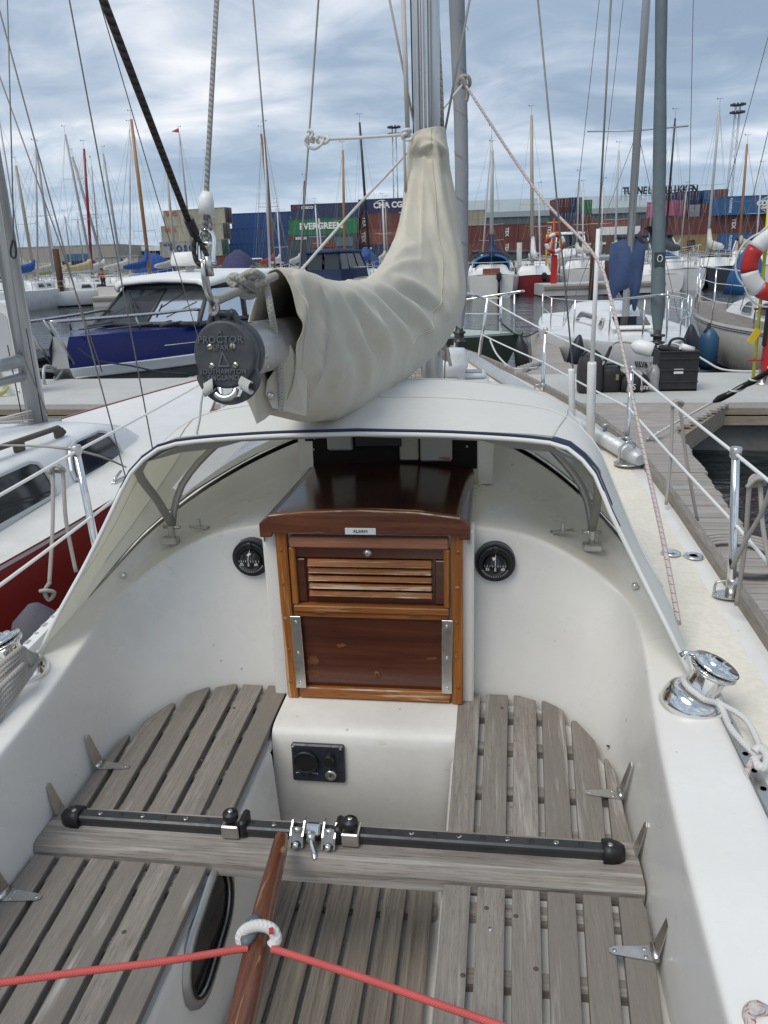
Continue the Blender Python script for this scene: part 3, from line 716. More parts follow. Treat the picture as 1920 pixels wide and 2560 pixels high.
for s in (1, -1):
    ring = []; mb = MB()
    for y in [lerp(-1.6, 6.58, k / 40) for k in range(41)]:
        b, z = bw(y, s), interp(ZS, y); ring.append([V((s * (b - .028), y, z - .004)), V((s * (b - .022), y, z + .032)), V((s * (b + .004), y, z + .034)), V((s * (b + .010), y, z - .02))])
    mb.loft(ring, True, (True, True), False); trl = mb.build('toe_rail', TEAK if s > 0 else WHITEPL, yacht)
for k in range(40):
    y = .6 + k * .05; q = MB(); q.box((-bw(y, -1) + .0, y, interp(ZS, y) + .0345), (.012, .022 if k % 2 else .010, .001)); q.build('rail_slot', GREYPL, trl)

Hs = [V(st[3]) for st in ST[5:]]
def sec(y):
    wt, zc, zd = interp(WT, y), interp(ZC, y), interp(ZS, y) + .006
    wb = wt + .10 * min(1, (5.15 - y) / 1.0)
    zt = lambda x: zc - .37 * x * x * (zc - zd) / .38
    out = [V((lerp(wb, wt, k), y, lerp(zd, zt(wt) - .015, k ** .8 if k else 0))) for k in (0, .3, .6, .85)] + [V((wt * .985, y, zt(wt * .985)))]
    return out + [V((wt * k, y, zt(wt * k))) for k in (.85, .68, .5, .38, 0)]
rws = [Hs] + [sec(y) for y in (3.02, 3.4, 3.8, 4.2, 4.5, 4.75, 4.95, 5.08)]
last = [V((p.x, 5.14, interp(ZS, 5.14) + .004)) for p in rws[-1]]; rws.append(last)
full = [[V((-p.x, p.y, p.z)) for p in r][:-1] + r[::-1] for r in [[q for q in r] for r in rws]]
full = [[V((-p.x, p.y, p.z)) for p in r[:-1]] + list(reversed(r)) for r in rws]
mb = MB(); mb.grid(full); mb.build('coachroof', GEL, yacht, sub=1)

# grab rail on the coachroof, deck hatch, white locker by the mast
a, b = at(1243, 975, z=1.335), at(1315, 1050, z=1.285)
mb = MB(); mb.tube([a + V((0, .02, -.02)), a + V((0, 0, .012)), a.lerp(b, .33) + V((0, 0, .02)), a.lerp(b, .66) + V((0, 0, .02)), b + V((0, 0, .012)), b - V((0, .02, .02))], .014, 8)
for t in (.02, .5, .98): mb.box(a.lerp(b, t) - V((0, 0, .012)), (.03, .05, .03), ch=.004)
mb.build('grab_rail', mat('grey_rail', (.42, .40, .40), .7, fn=grime((.47, .44, .44), (.3, .28, .27), .5, 9)), yacht)
c = at(1180, 945, z=1.29)
mb = MB(); mb.box(c - V((0, 0, .02)), (.19, .20, .05), ch=.012); mb.box(c + V((.0, 0, .022)), (.155, .17, .03), ch=.012); ho = mb.build('deck_hatch', WHITEPL, yacht)
mb = MB(); mb.box(c + V((0, 0, .0385)), (.11, .125, .004)); mb.build('hatch_pane', glass('blue_pane', (.10, .15, .24), .15), ho)
c = at(1128, 950, y=4.32)
mb = MB()
mb.loft([[V((c.x + x * w, c.y + y * w2, z)) for x, y in ((-.075, -.07), (.075, -.07), (.085, -.06), (.085, .1), (.075, .11), (-.075, .11), (-.085, .1), (-.085, -.06))] for w, w2, z in ((.92, .92, 1.25), (.95, .95, 1.345), (1.06, 1.06, 1.352), (1.06, 1.06, 1.385), (1.0, 1.0, 1.39), (.96, .96, 1.43), (.84, .80, 1.455), (.4, .4, 1.462))], True, (True, True), True)
lk = mb.build('white_locker', WHITEPL, yacht)
mb = MB(); mb.box((c.x - .01, c.y - .072, 1.295), (.10, .014, .03), ch=.005); mb.build('locker_handle', GREYPL, lk)

# genoa track with holes along the coaming, filler caps
a, b = V((.874, 1.80, .948)), V((.872, .0, .948))
mb = MB(); mb.box((a + b) / 2, (.030, (a - b).length, .012), ch=.003); gt = mb.build('genoa_track', STEELB, yacht)
for k in range(30):
    q = MB(); q.lathe([(0, .0005), (.006, .0005)], (.874, 1.76 - k * .055, .9545), n=10); q.build('hole', PRINTK, gt)
for c_, colr in ((at(1677, 1383, z=.974), None), (at(1733, 1391, z=.970), (.25, .42, .62))):
    q = MB(); q.lathe([(0, .004), (.024, .004), (.026, .006), (.031, .005), (.033, 0)], c_, n=26); fc = q.build('filler_cap', STEEL, yacht)
    if colr:
        q = MB(); q.lathe([(0, .0005), (.013, .0005)], c_ + V((0, 0, .0042)), n=12); q.build('cap_mark', mat('cap_blue', colr, .5), fc)
    text_obj('lettering', 'WATER' if colr else 'DIESEL', Matrix.Identity(3), c_ + V((0, -.018, .0046)), .008, PRINTK, fc)

# ---- winches
def winch(c, s, turn=0.0):
    ang = s * .40
    Mx = M_rot('Y', ang)
    q = MB(); q.lathe([(.069, -.02), (.069, .004), (.066, .020), (.060, .030), (.052, .034), (.034, .036)], c, Mx, 40)
    base = q.build('winch', STEEL, yacht)
    q = MB()
    rings = []
    for h, r, rib in ((.032, .044, 0), (.040, .036, 1), (.06, .034, 1), (.080, .035, 1), (.088, .040, 0)):
        rings.append([c + Mx @ V(((r + .0012 * rib * (k % 4 == 0)) * math.cos(2 * PI * k / 48), (r + .0012 * rib * (k % 4 == 0)) * math.sin(2 * PI * k / 48), h)) for k in range(48)])
    q.loft(rings, True); q.build('winch_drum', STEEL, base)
    q = MB(); q.lathe([(.036, .086), (.046, .089), (.052, .096), (.050, .099), (.030, .100)], c, Mx, 36); q.build('jaw', STEEL, base)
    q = MB()
    for k in range(26):
        a = 2 * PI * k / 26; q.box(c + Mx @ V((.043 * math.cos(a), .043 * math.sin(a), .0995)), (.018, .003, .005), Mx @ M_rot('Z', a + .5))
    tag(q.build('jaw_ribs', STEELB, base), kind='stuff')
    q = MB(); q.lathe([(.030, .101), (.044, .104), (.052, .108), (.053, .111), (.049, .114), (.030, .1155), (.030, .120), (.027, .122), (.014, .1225), (.013, .125), (.0095, .125), (.0095, .112), (0, .112)], c, Mx, 40); q.build('winch_top', STEEL, base)
    q = MB(); q.lathe([(.0093, .1252), (0, .1252)], c, Mx, 16); q.build('handle_socket', PRINTK, base)
    for k in range(3):
        a = k * 2.09 + .4; q = MB(); q.lathe([(0, .002), (.003, .0015), (.0037, 0)], c + Mx @ V((.021 * math.cos(a), .021 * math.sin(a), .122)), Mx, 10); q.build('screw', STEELB, base)
    q = MB(); q.tube([c + Mx @ V((-.050, .01, .112)), c + Mx @ V((-.066, .012, .106)), c + Mx @ V((-.070, .012, .094))], [.006, .007, .010], 8); q.build('feeder_arm', STEEL, base)
    return c, Mx
wc, wM = winch(V((.800, 1.575, .975)), 1)
pc, pM = winch(V((-.822, 1.585, .972)), -1)

# ---- stanchions, lifelines, pulpit
def stanchion(base, top, foot=True):
    q = MB(); q.tube([base, base.lerp(top, .15), top], [.0125, .0125, .011], 12); st = q.build('stanchion', STEEL, yacht)
    q = MB(); q.lathe([(.014, .0), (.016, .003), (.016, .028), (.013, .030)], top - V((0, 0, .018)), n=14); q.build('stanchion_cap', STEELB, st)
    if foot:
        q = MB(); q.lathe([(.018, 0), (.018, .05), (.015, .054)], base, n=14); q.prism([base + V((.05 * math.cos(a) * 1.1, .032 * math.sin(a), -.001)) for a in [2 * PI * k / 18 for k in range(18)]], (0, 0, .005))
        q.tube(cr([base + V((-.015, 0, .045)), base + V((-.045, .0, .04)), base + V((-.05, 0, .008))], 4), .004, 6)
        ft = q.build('stanchion_foot', STEELB, st)
        for k in range(4):
            c = MB(); c.lathe([(0, .002), (.004, .0015), (.005, 0)], base + V((.042 * (1 if k % 2 else -1), .014 * (1 if k > 1 else -1), .0045)), n=10); c.build('screw', STEEL, ft)
    return top
S1 = stanchion(V((1.062, 2.20, .965)), at(1840, 1128, y=2.20))
S2 = stanchion(V((1.022, 3.84, 1.02)), at(1580, 920, y=3.84))
S3 = stanchion(V((.695, 5.11, 1.085)), at(1364, 824, y=5.11))
S0 = stanchion(V((1.03, .30, .945)), V((1.05, .30, 1.40)))
PZ = at(1219, 748, y=6.1)
def low(a, b, t=.54): return V((lerp(a.x, b.x, t), lerp(a.y, b.y, t), lerp(a.z, b.z, t)))
def line(pts, r=.0045, sag=.004):
    out = []
    for a, b in zip(pts[:-1], pts[1:]):
        for k in range(6):
            t = k / 6; p = a.lerp(b, t); out.append(p - V((0, 0, sag * 4 * t * (1 - t))))
    return out + [pts[-1]]
LB = [V((1.045, .30, 1.17)), V((1.052, 2.2, 1.185)), V((1.022, 3.84, 1.215)), V((.70, 5.11, 1.27)), V((.285, 6.15, 1.36))]
q = MB(); q.tube(line([S0 - V((0, 0, .012)), S1 - V((0, 0, .008)), S2 - V((0, 0, .008)), S3 - V((0, 0, .008)), PZ]), .005, 8); q.build('lifeline', VINYL, yacht)
q = MB(); q.tube(line(LB), .005, 8); q.build('lifeline', VINYL, yacht)
# pulpit
P2 = at(1158, 722, y=6.7); P2.x = max(.09, P2.x)
for s in (1, -1):
    q = MB(); q.tube([V((s * .265, 6.15, 1.165)), V((s * PZ.x, PZ.y, PZ.z)), V((s * .20, 6.5, PZ.z + .02)), V((s * .10, 6.75, PZ.z + .03)), V((0, 6.8, PZ.z + .03))] , .0125, 10); q.build('pulpit', STEEL, yacht)
    q = MB(); q.tube([V((s * .06, 6.5, 1.19)), V((s * .12, 6.72, PZ.z + .025))], .011, 8); q.build('pulpit_leg', STEEL, yacht)
# port side
T1 = stanchion(V((-.915, 2.20, .965)), at(190, 1122, y=2.2))
T2 = stanchion(V((-1.03, 3.84, 1.02)), V((-1.03, 3.84, 1.42)))
T3 = stanchion(V((-.70, 5.11, 1.085)), V((-.70, 5.11, 1.49)))
T0 = stanchion(V((-.85, .3, .945)), V((-.86, .3, 1.38)))
q = MB(); q.tube(line([T0 - V((0, 0, .01)), T1 - V((0, 0, .008)), T2 - V((0, 0, .008)), T3 - V((0, 0, .008)), V((-PZ.x, PZ.y, PZ.z))]), .005, 8); q.build('lifeline', VINYL, yacht)
q = MB(); q.tube(line([V((-.855, .3, 1.17)), V((-.918, 2.20, 1.19)), V((-1.03, 3.84, 1.215)), V((-.70, 5.11, 1.27)), V((-.285, 6.15, 1.36))]), .005, 8); q.build('lifeline', VINYL, yacht)
# ---- mast, boom, rig
MX, MY = .053, 3.93
def mring(z, k=1.0, dx=0, dy=0):
    out = []
    for i in range(28):
        a = 2 * PI * i / 28; c, s = math.cos(a), math.sin(a)
        out.append(V((MX + dx + .062 * k * math.copysign(abs(c) ** .85, c), MY + dy + .085 * k * math.copysign(abs(s) ** .85, s), z)))
    return out
q = MB(); q.loft([mring(1.30), mring(3.0, 1, .0, -.012), mring(5.5, 1, -.01, -.03), mring(9.6, .8, -.02, -.06)], True, (True, True)); mast = q.build('mast', ALU, yacht)
q = MB()
for dx in (-.009, .009): q.box((MX + dx, MY - .108, 3.9), (.007, .014, 3.2), M_rot('X', .0065))
q.build('mast_track', ALU, mast)
q = MB()
for dx in (-.030, -.0165, .0165, .030): q.box((MX + dx, MY - .1035 + (abs(dx) ** 2) * 6, 3.9), (.003, .008, 3.2), M_rot('X', .0065))
q.build('mast_groove', mat('groove', (.30, .305, .31), .6), mast)
for px, py, w in ((1041, 275, .035), (1095, 275, .03)):
    c = at(px, py, y=MY - .03); q = MB(); q.box(c, (.022, .03, .085), ch=.008); b_ = q.build('mast_cleat', BLACK if px < 1060 else STEELB, mast)
q = MB(); q.tube([V((MX - .066, MY - .03, 4.6)), at(1034, 340, y=MY - .03)], .0035, 6); q.build('halyard', WIRED, mast)
p = [at(1096, 60, y=MY), at(1099, 150, y=MY), at(1103, 240, y=MY), at(1105, 330, y=MY)]
q = MB(); q.tube(p, [.006, .009, .011, .011], 8); q.build('halyard', BFROPE, mast)
# lower mast: wires and rope hanks at the foot
q = MB(); q.tube([at(1008, 0, y=3.75), at(1020, 350, y=3.75)], .0105, 10); q.build('running_backstay_cover', mat('beige_tube', (.46, .43, .40), .6), mast)
q = MB(); q.tube([at(1010, 350, y=3.75), at(1014, 480, y=3.7)], .006, 8); q.build('halyard', GROPE, mast)
q = MB(); q.tube([at(970, -20, y=3.85), at(1040, 335, y=3.9)], .005, 6); q.build('halyard', GROPE, mast)
q = MB(); q.tube([at(1176, -10, y=4.2), at(1112, 330, y=4.0)], .0055, 6); q.build('halyard', GROPE, mast)

E0 = V((-.135, 1.365, 1.792)); G0 = V((.05, 3.83, 1.70)); BD = (G0 - E0).normalized()
bx = BD.cross(V((0, 0, 1))).normalized(); by = bx.cross(BD); BM = Matrix((bx, by, -BD)).transposed()    # local z = toward the viewer
def bp(x, y, z=0): return E0 + BM @ V((x, y, z))
def ell(rx, ry, d, n=36): return [bp(rx * math.cos(2 * PI * k / n), ry * math.sin(2 * PI * k / n), -d) for k in range(n)]
q = MB(); q.loft([ell(.047, .052, .012), ell(.047, .052, .60)], True, (False, True)); boom = q.build('boom', ALU, yacht)
CASTM = mat('cast_black', (.06, .063, .070), .42, .25, fn=grime((.062, .065, .073), (.13, .13, .13), .5, 30, (.35, .55), .15, 400, fine=.2))
q = MB(); q.loft([ell(.050, .054, .062), ell(.058, .060, .058), ell(.0595, .0615, .050), ell(.0595, .0615, .030), ell(.057, .059, .027), ell(.0595, .0615, .024), ell(.0595, .0615, .004), ell(.057, .059, 0), ell(.053, .055, .0)], True, (False, True)); cap = q.build('end_cap', CASTM, boom)
TM = BM
LETM = mat('lit_cast_edge', (.15, .155, .165), .35, .4)  # raised marks coloured paler than the casting, for light caught on their edges
for tx, y, sz, sp in (('A', .040, .0115, 1), ('PROCTOR', .0265, .0175, 1.08), ('SPAR', .0125, .0130, 1.08), ('SOUTHAMPTON', -.0300, .0112, 1.08), ('ENGLAND', -.0415, .0125, 1.05)):
    text_obj('lettering', tx, TM, bp(-.0035 if y < 0 else -.004, y, .0008), sz * 1.02, LETM, cap, extrude=.0018, bold=.0003, spacing=sp)
q = MB()
tri = [bp(-.013, -.0215, .0), bp(.011, -.0215, .0), bp(-.002, .0085, .0)]; trii = [bp(-.0085, -.0185, .0), bp(.007, -.0185, .0), bp(-.0018, .001, .0)]
up = BM @ V((0, 0, .002))
for i in range(3):
    j = (i + 1) % 3; q.prism([tri[i], tri[j], trii[j], trii[i]], up)
q.build('triangle_mark', LETM, cap)
for x, y, r in ((-.0255, .0145, .4), (.0185, .0155, 1.5), (-.025, -.0195, -.6), (.021, -.0185, -.55)):
    q = MB(); q.lathe([(0, .0024), (.0048, .0022), (.0060, 0)], bp(x, y, 0), BM, 16); sc_ = q.build('screw', mat('brass_screw', (.55, .52, .42), .35, .8), cap)
    q = MB(); q.box(bp(x, y, .0025), (.0115, .0016, .001), BM @ M_rot('Z', r)); q.build('slot', PRINTK, sc_)
# lugs: two above, a broad crescent with an oval eye below
q = MB()
for x in (-.021, .014):
    q.tube(cr([bp(x - .010, .052, -.02), bp(x - .005, .066, -.02), bp(x, .074, -.02), bp(x + .006, .066, -.02), bp(x + .010, .052, -.02)], 4), .0068, 8)
q.tube([bp(-.024, .071, -.02), bp(.020, .071, -.02)], .0075, 8)
q.build('upper_lug', CASTM, cap)
q = MB(); nL = 24
for k in range(nL):
    quad = []
    for kk in (k, k + 1):
        a = math.radians(lerp(192, 348, kk / nL)); ox, oy = .0625 * math.cos(a), -.030 + .0625 * math.sin(a)
        ai = math.radians(lerp(200, 340, kk / nL)); ix, iy = .056 * math.cos(ai), .056 * math.sin(ai)
        g = max(0, 1 - (abs(kk - nL / 2) / 6.0) ** 3); iy = lerp(iy, -.0785, min(1, g * 1.3)); quad.append(((ix, iy), (ox, oy)))
    (i_a, o_a), (i_b, o_b) = quad
    q.prism([bp(*i_a, -.008), bp(*o_a, -.008), bp(*o_b, -.008), bp(*i_b, -.008)], BM @ V((0, 0, -.014)))
q.build('lower_lug', CASTM, cap)
q = MB(); q.tube(cr([bp(-.020, -.070, .004), bp(-.008, -.0765, .008), bp(.006, -.0765, .008), bp(.016, -.070, .005), bp(.018, -.062, .0)], 5), .0062, 10); q.build('shackle_bow', STEELB, cap)
for x, y, s in ((-.034, -.058, 1), (.040, -.054, -1)):
    q = MB()
    for k in range(6):
        t = (k - 2.5) * .0034; a = .5 * s
        q.tube(cr([bp(x + t * math.cos(a) - .008 * s * 0, y + t * math.sin(a) + .010, .004), bp(x + t * math.cos(a) + .003 * s, y + t * math.sin(a), .010), bp(x + t * math.cos(a), y + t * math.sin(a) - .012, .004), bp(x + t * math.cos(a), y + t * math.sin(a), -.026), bp(x + t * math.cos(a) - .0, y + t * math.sin(a) + .010, .004)], 4), .0019, 6)
    tag(q.build('whipping_twine', WROPE, cap), kind='stuff')
q = MB(); q.tube(cr([bp(-.040, -.06, .01), bp(-.047, -.085, .012), bp(-.053, -.115, .012), bp(-.060, -.137, .012), bp(-.062, -.143, .012)], 5), [.0022] * 20 + [.0045], 7); q.build('loose_cord', WROPE, cap)
for d, y, r in ((.10, -.012, .045), (.125, -.036, .036), (.36, .0, .047)):
    q = MB(); q.lathe([(0, .002), (.004, .0018), (.005, 0)], bp(r, y, -d), BM @ Matrix(((0, 0, 1), (0, 1, 0), (-1, 0, 0))), 10); q.build('rivet', STEELB, boom)
q = MB(); q.box(bp(-.006, .050, -.105), (.032, .004, .05), BM, .001); q.build('boom_slot', PRINTK, boom)

# wires to the boom end
SH = at(487, 600, y=1.35)
q = MB(); q.tube([at(487, 585, y=1.33), at(470, 545, y=1.30)], .0085, 10); q.build('swaged_ferrule', mat('swage', (.05, .045, .05), .4, .6), yacht)
q = MB(); q.tube([at(474, 560, y=1.31), at(235, -60, y=.98)], .0052, 10); q.build('backstay_pendant', WIRED, yacht)
q = MB(); q.tube([at(517, 590, y=1.35), at(516, 480, y=1.36), at(545, -60, y=1.55)], .0045, 10); q.build('topping_lift', WIRE, yacht)
q = MB(); q.tube([at(517, 540, y=1.355), at(515, 500, y=1.36), at(518, 480, y=1.362)], [.0135, .013, .0085], 14); q.build('ferrule_sleeve', WHITEPL, yacht)
q = MB(); q.tube(cr([at(521, 600, y=1.35), at(508, 575, y=1.35), at(512, 548, y=1.352), at(519, 540, y=1.354), at(526, 560, y=1.352), at(523, 595, y=1.35)], 5), .0036, 8); q.build('wire_eye', WIRE, yacht)
q = MB(); q.tube(cr([at(500, 660, y=1.345), at(499, 610, y=1.35), at(504, 585, y=1.352), at(516, 576, y=1.352), at(530, 586, y=1.352), at(534, 612, y=1.35), at(531, 660, y=1.345)], 6), .0050, 10)
q.tube([at(501, 611, y=1.35), at(533, 608, y=1.35)], .0042, 8); q.cyl(at(492, 655, y=1.345), at(540, 655, y=1.345), .0052, n=10); q.build('shackle', STEEL, yacht)
q = MB(); q.tube(cr([at(490, 590, y=1.34), at(484, 620, y=1.34), at(492, 655, y=1.342), at(510, 663, y=1.343), at(520, 650, y=1.343), at(508, 620, y=1.342), at(492, 592, y=1.34)], 5), .0042, 8); q.build('wire_eye', WIRED, yacht)
q = MB(); q.tube([at(508, 655, y=1.34), at(512, 690, y=1.345), at(520, 730, y=1.35), at(532, 762, y=1.36)], [.008, .0115, .011, .008], 8, sq=.5); q.tube([at(518, 640, y=1.34), at(528, 690, y=1.345)], .006, 8); q.build('snap_shackle', STEELB, yacht)
q = MB(); q.tube(cr([at(530, 750, y=1.36), at(527, 775, y=1.37), at(535, 785, y=1.372), at(544, 772, y=1.372), at(540, 752, y=1.365)], 5), .0048, 8); q.build('shackle', STEELB, yacht)
SHN = [('stay_wire', [at(632, -10, y=3.6), at(690, 690, y=3.6)], .0036, PWIRE), ('stay_wire', [at(797, -10, y=4.0), at(748, 690, y=3.95), at(718, 1095, y=3.9)], .0046, PWIRE),
       ('stay_wire', [at(1344, -10, y=3.8), at(1433, 930, y=3.9)], .0040, PWIRE), ('stay_wire', [at(1528, -10, y=3.7), at(1497, 570, y=3.73)], .0042, PWIRE)]
for nm, p, r, m in SHN: q = MB(); q.tube(p, r, 8); q.build(nm, m, yacht)
for a_, b_, r in ((at(1432, 1112, z=1.015), at(1428, 922, y=3.9), .016), (at(1475, 1140, z=1.0), at(1480, 905, y=3.73), .021)):
    q = MB(); q.tube([a_, a_.lerp(b_, .97), b_], [r, r, r * .92], 16); q.build('shroud_cover', WHITEPL, yacht)
    q = MB(); q.prism([a_ + V((.05 * math.cos(t), .04 * math.sin(t), .002)) for t in [2 * PI * k / 12 for k in range(12)]], (0, 0, .006)); q.build('chain_plate', STEELB, yacht)
q = MB(); q.tube([at(1480, 910, y=3.73), at(1496, 572, y=3.73)], [.0105, .0095], 12); q.build('wire_sleeve', WHITEPL, yacht)

# furled headsail, drum
q = MB()
fp = [(1150, 812, .030), (1151, 770, .045), (1153, 690, .050), (1154, 560, .051), (1155, 420, .052), (1153, 300, .053), (1147, 150, .055), (1141, 0, .057), (1137, -120, .057)]
ring = []
for i, (px, py, r) in enumerate(fp):
    c = at(px, py, y=6.45)
    ring.append([c + V((r * (1 + .06 * math.sin(3 * a + i)) * math.cos(a), r * math.sin(a), .03 * math.sin(a + i))) for a in [2 * PI * k / 20 for k in range(20)]])
q.loft(ring, True); fs = q.build('furled_headsail', mat('grey_sail_cover', fn=grime((.30, .31, .33), (.22, .23, .25), .6, 5, (.6, .8), streak=(1, 1, .4))), yacht)
q = MB()
for i in range(9):
    z0 = 1.75 + i * .30; c = lambda t, z: None
    px = lerp(1152, 1155, i / 9); cc = at(1153, 780, y=6.45)
    pts = []
    for k in range(9):
        a = -PI + PI * k / 8; pts.append(V((cc.x + .0 + .054 * math.cos(a), 6.45 + .054 * math.sin(a), z0 + .11 * (.5 - k / 8))))
    q.tube(pts, .0016, 5)
tag(q.build('seam', mat('seam_dark', (.16, .165, .18), .7), fs), kind='stuff')
c = at(1148, 838, y=6.45)
q = MB(); q.lathe([(.02, -.13), (.02, -.06), (.052, -.055), (.052, -.045), (.040, -.04), (.040, .01), (.052, .015), (.052, .028), (.035, .035), (.030, .06), (.022, .085), (.018, .10)], c, n=24); q.build('furling_drum', mat('drum_black', (.02, .02, .022), .4, fn=grime((.02, .02, .022), (.09, .09, .085), .5, 20, (.3, .5))), yacht)
q = MB(); q.box(c - V((0, 0, .17)), (.05, .05, .09), ch=.01); q.tube([c - V((0, 0, .2)), V((c.x, 6.5, 1.19))], .02, 8); q.build('tack_fitting', STEELB, yacht)

# spray hood -----------------------------------------------------------------
HOOD = mat('hood_canvas', (.72, .72, .68), .85, fn=grime((.83, .83, .805), (.73, .725, .69), .4, 3, (.8, .9), .12, 900, fine=.05), **{'Specular IOR Level': .2})
nh = NT(HOOD); b = nh.n['Principled BSDF']; tl = nh.add('ShaderNodeBsdfTranslucent'); tl.inputs[0].default_value = (.74, .70, .50, 1)
ms = nh.add('ShaderNodeMixShader'); ms.inputs[0].default_value = .26; nh.l.new(b.outputs[0], ms.inputs[1]); nh.l.new(tl.outputs[0], ms.inputs[2]); nh.l.new(ms.outputs[0], nh.n['Material Output'].inputs[0])
def half(pts, n=24):
    d = cr(pts, 8); L = [0]
    for p, r in zip(d[:-1], d[1:]): L.append(L[-1] + (r - p).length)
    out = []
    for k in range(n + 1):
        t = L[-1] * k / n
        for i in range(len(L) - 1):
            if L[i + 1] >= t - 1e-9: out.append(d[i].lerp(d[i + 1], (t - L[i]) / max(1e-9, L[i + 1] - L[i]))); break
    return out
def both(h): return h + [V((-p.x, p.y, p.z)) for p in reversed(h[:-1])]
c0 = half([(.828, 1.66, .978), (.772, 1.70, 1.09), (.707, 1.77, 1.213), (.632, 1.83, 1.36), (.606, 1.875, 1.424), (.55, 1.925, 1.477), (.477, 1.955, 1.493), (.25, 1.965, 1.508), (0, 1.965, 1.514)])
cm = half([(.834, 1.70, .982), (.80, 1.85, 1.10), (.735, 1.96, 1.22), (.68, 2.06, 1.35), (.648, 2.15, 1.425), (.585, 2.24, 1.483), (.49, 2.30, 1.512), (.25, 2.33, 1.536), (0, 2.34, 1.542)])
c1 = half([(.838, 1.78, .985), (.80, 2.0, 1.10), (.745, 2.16, 1.20), (.69, 2.33, 1.31), (.64, 2.48, 1.415), (.56, 2.62, 1.475), (.45, 2.70, 1.505), (.22, 2.735, 1.530), (0, 2.74, 1.536)])
c2 = half([(.842, 1.86, .985), (.803, 2.0, 1.055), (.748, 2.18, 1.136), (.672, 2.34, 1.197), (.645, 2.45, 1.213), (.547, 2.66, 1.253), (.442, 2.79, 1.287), (.22, 2.92, 1.343), (0, 2.96, 1.358)])
C0, CM_, C1, C2 = both(c0), both(cm), both(c1), both(c2)
random.seed(3)
def wr(p, i, a): return p + V((0, 0, a * math.sin(i * 1.7) + a * .6 * math.sin(i * .9 + 1)))
roof = [C0, [a.lerp(b_, .5) + V((0, 0, .004 if abs(a.x) < .5 else 0)) for a, b_ in zip(C0, CM_)], CM_, [a.lerp(b_, .5) for a, b_ in zip(CM_, C1)], C1]
q = MB(); q.grid(roof)
N = len(C1)
wins = [(int(N * .20), int(N * .38)), (int(N * .62), int(N * .80))]
R_ = [[C1[i].lerp(C2[i], t) for i in range(N)] for t in (0, .38, .86, 1)]
k0 = [q.vs(r) for r in R_]
pans = []
for j in range(3):
    for i in range(N - 1):
        if j == 1 and any(a <= i < b_ for a, b_ in wins): continue
        q.face((k0[j] + i, k0[j] + i + 1, k0[j + 1] + i + 1, k0[j + 1] + i), True)
for a, b_ in wins:
    p_ = MB(); p_.grid([R_[1][a:b_ + 1], R_[2][a:b_ + 1]]); pans.append(p_)
hood = q.build('spray_hood', HOOD, yacht)
VIN = mat('clear_vinyl', (.42, .47, .58), .10, **{'Transmission Weight': .80, 'IOR': 1.15})
for p_ in pans: p_.build('vinyl_window', VIN, hood)
NAVY = mat('navy_piping', (.018, .025, .065), .75)
HEM = mat('hood_hem', (.70, .70, .67), .7)
q = MB(); q.tube([p + V((0, -.002, -.003)) for p in C0], .0062, 8); q.build('hem', HEM, hood)
q = MB(); q.tube([p + V((0, .003, .0062)) for p in C0[8:-8]], [.0042] * (len(C0) - 16), 8); q.build('piping', NAVY, hood)
q = MB(); q.grid([[p + V((.006 * (1 if p.x > 0 else -1), .012, .006)) for p in C0[9:15]], [p + V((.010 * (1 if p.x > 0 else -1), .035, .008)) for p in C0[9:15]]]); q.build('navy_patch', NAVY, hood)
q = MB(); q.tube([p + V((0, .004, .004)) for p in C2], .0028, 6); q.build('foot_piping', mat('dark_welt', (.10, .10, .095), .7), hood)
SEAMC = mat('hood_seam', (.60, .60, .575), .8)
for row, o in ((roof[2], .0015), (roof[4], .002)):
    q = MB(); q.tube([p + V((0, 0, o)) for p in row[4:-4]], .0022, 5); q.build('seam', SEAMC, hood)
for i in (int(N * .30), int(N * .70)):
    q = MB(); q.tube([r[i] + V((0, 0, .0015)) for r in roof], .002, 5); q.build('seam', SEAMC, hood)
q = MB(); q.tube([p + V((0, .022, .003)) for p in C0[8:-8]], .0013, 5); q.build('seam', SEAMC, hood)
FRM = mat('frame_sleeve', (.30, .29, .265), .6); 
ah = half([(.648, 2.195, 1.165), (.646, 2.11, 1.275), (.622, 1.965, 1.395), (.592, 1.935, 1.446), (.535, 1.97, 1.476), (.45, 1.985, 1.492), (0, 1.995, 1.508)], 20)
q = MB(); q.tube(both(ah), .0125, 10); q.build('hood_frame', FRM, hood)
fh = half([(.650, 2.20, 1.165), (.642, 2.218, 1.22), (.617, 2.242, 1.29), (.548, 2.285, 1.372), (.45, 2.36, 1.445), (.3, 2.44, 1.492), (0, 2.47, 1.507)], 20)
q = MB(); q.tube(both(fh), .0115, 10); q.build('hood_frame', mat('frame_steel', (.38, .37, .35), .4, .7), hood)
for s in (-1, 1):
    q = MB(); q.box((s * .648, 2.165, 1.126), (.055, .035, .022), ch=.004); q.box((s * .648, 2.185, 1.150), (.018, .022, .045), ch=.004); q.cyl((s * .62, 2.19, 1.162), (s * .675, 2.19, 1.162), .006, n=8); q.build('frame_bracket', STEELB, hood)
    q = MB(); q.box((s * .565, 2.21, 1.156), (.07, .022, .008), M_rot('Z', .25 * s), .003); q.box((s * .565, 2.21, 1.170), (.010, .012, .03), ch=.002); q.build('cam_cleat', STEELB, yacht)
    q = MB(); q.ball((s * .75, 2.03, 1.063), .010, 8); q.build('snap_stud', STEEL, hood)
    q = MB(); pts = [C0[12], C0[14], C0[16], C0[18]] if s > 0 else [C0[-13], C0[-15], C0[-17], C0[-19]]
    q.grid([[p + V((0, .012, -.012)) for p in pts], [p + V((0, .03, -.034 if 0 < i < 3 else -.014)) for i, p in enumerate(pts)]]); q.build('frame_sleeve_patch', FRM, hood)

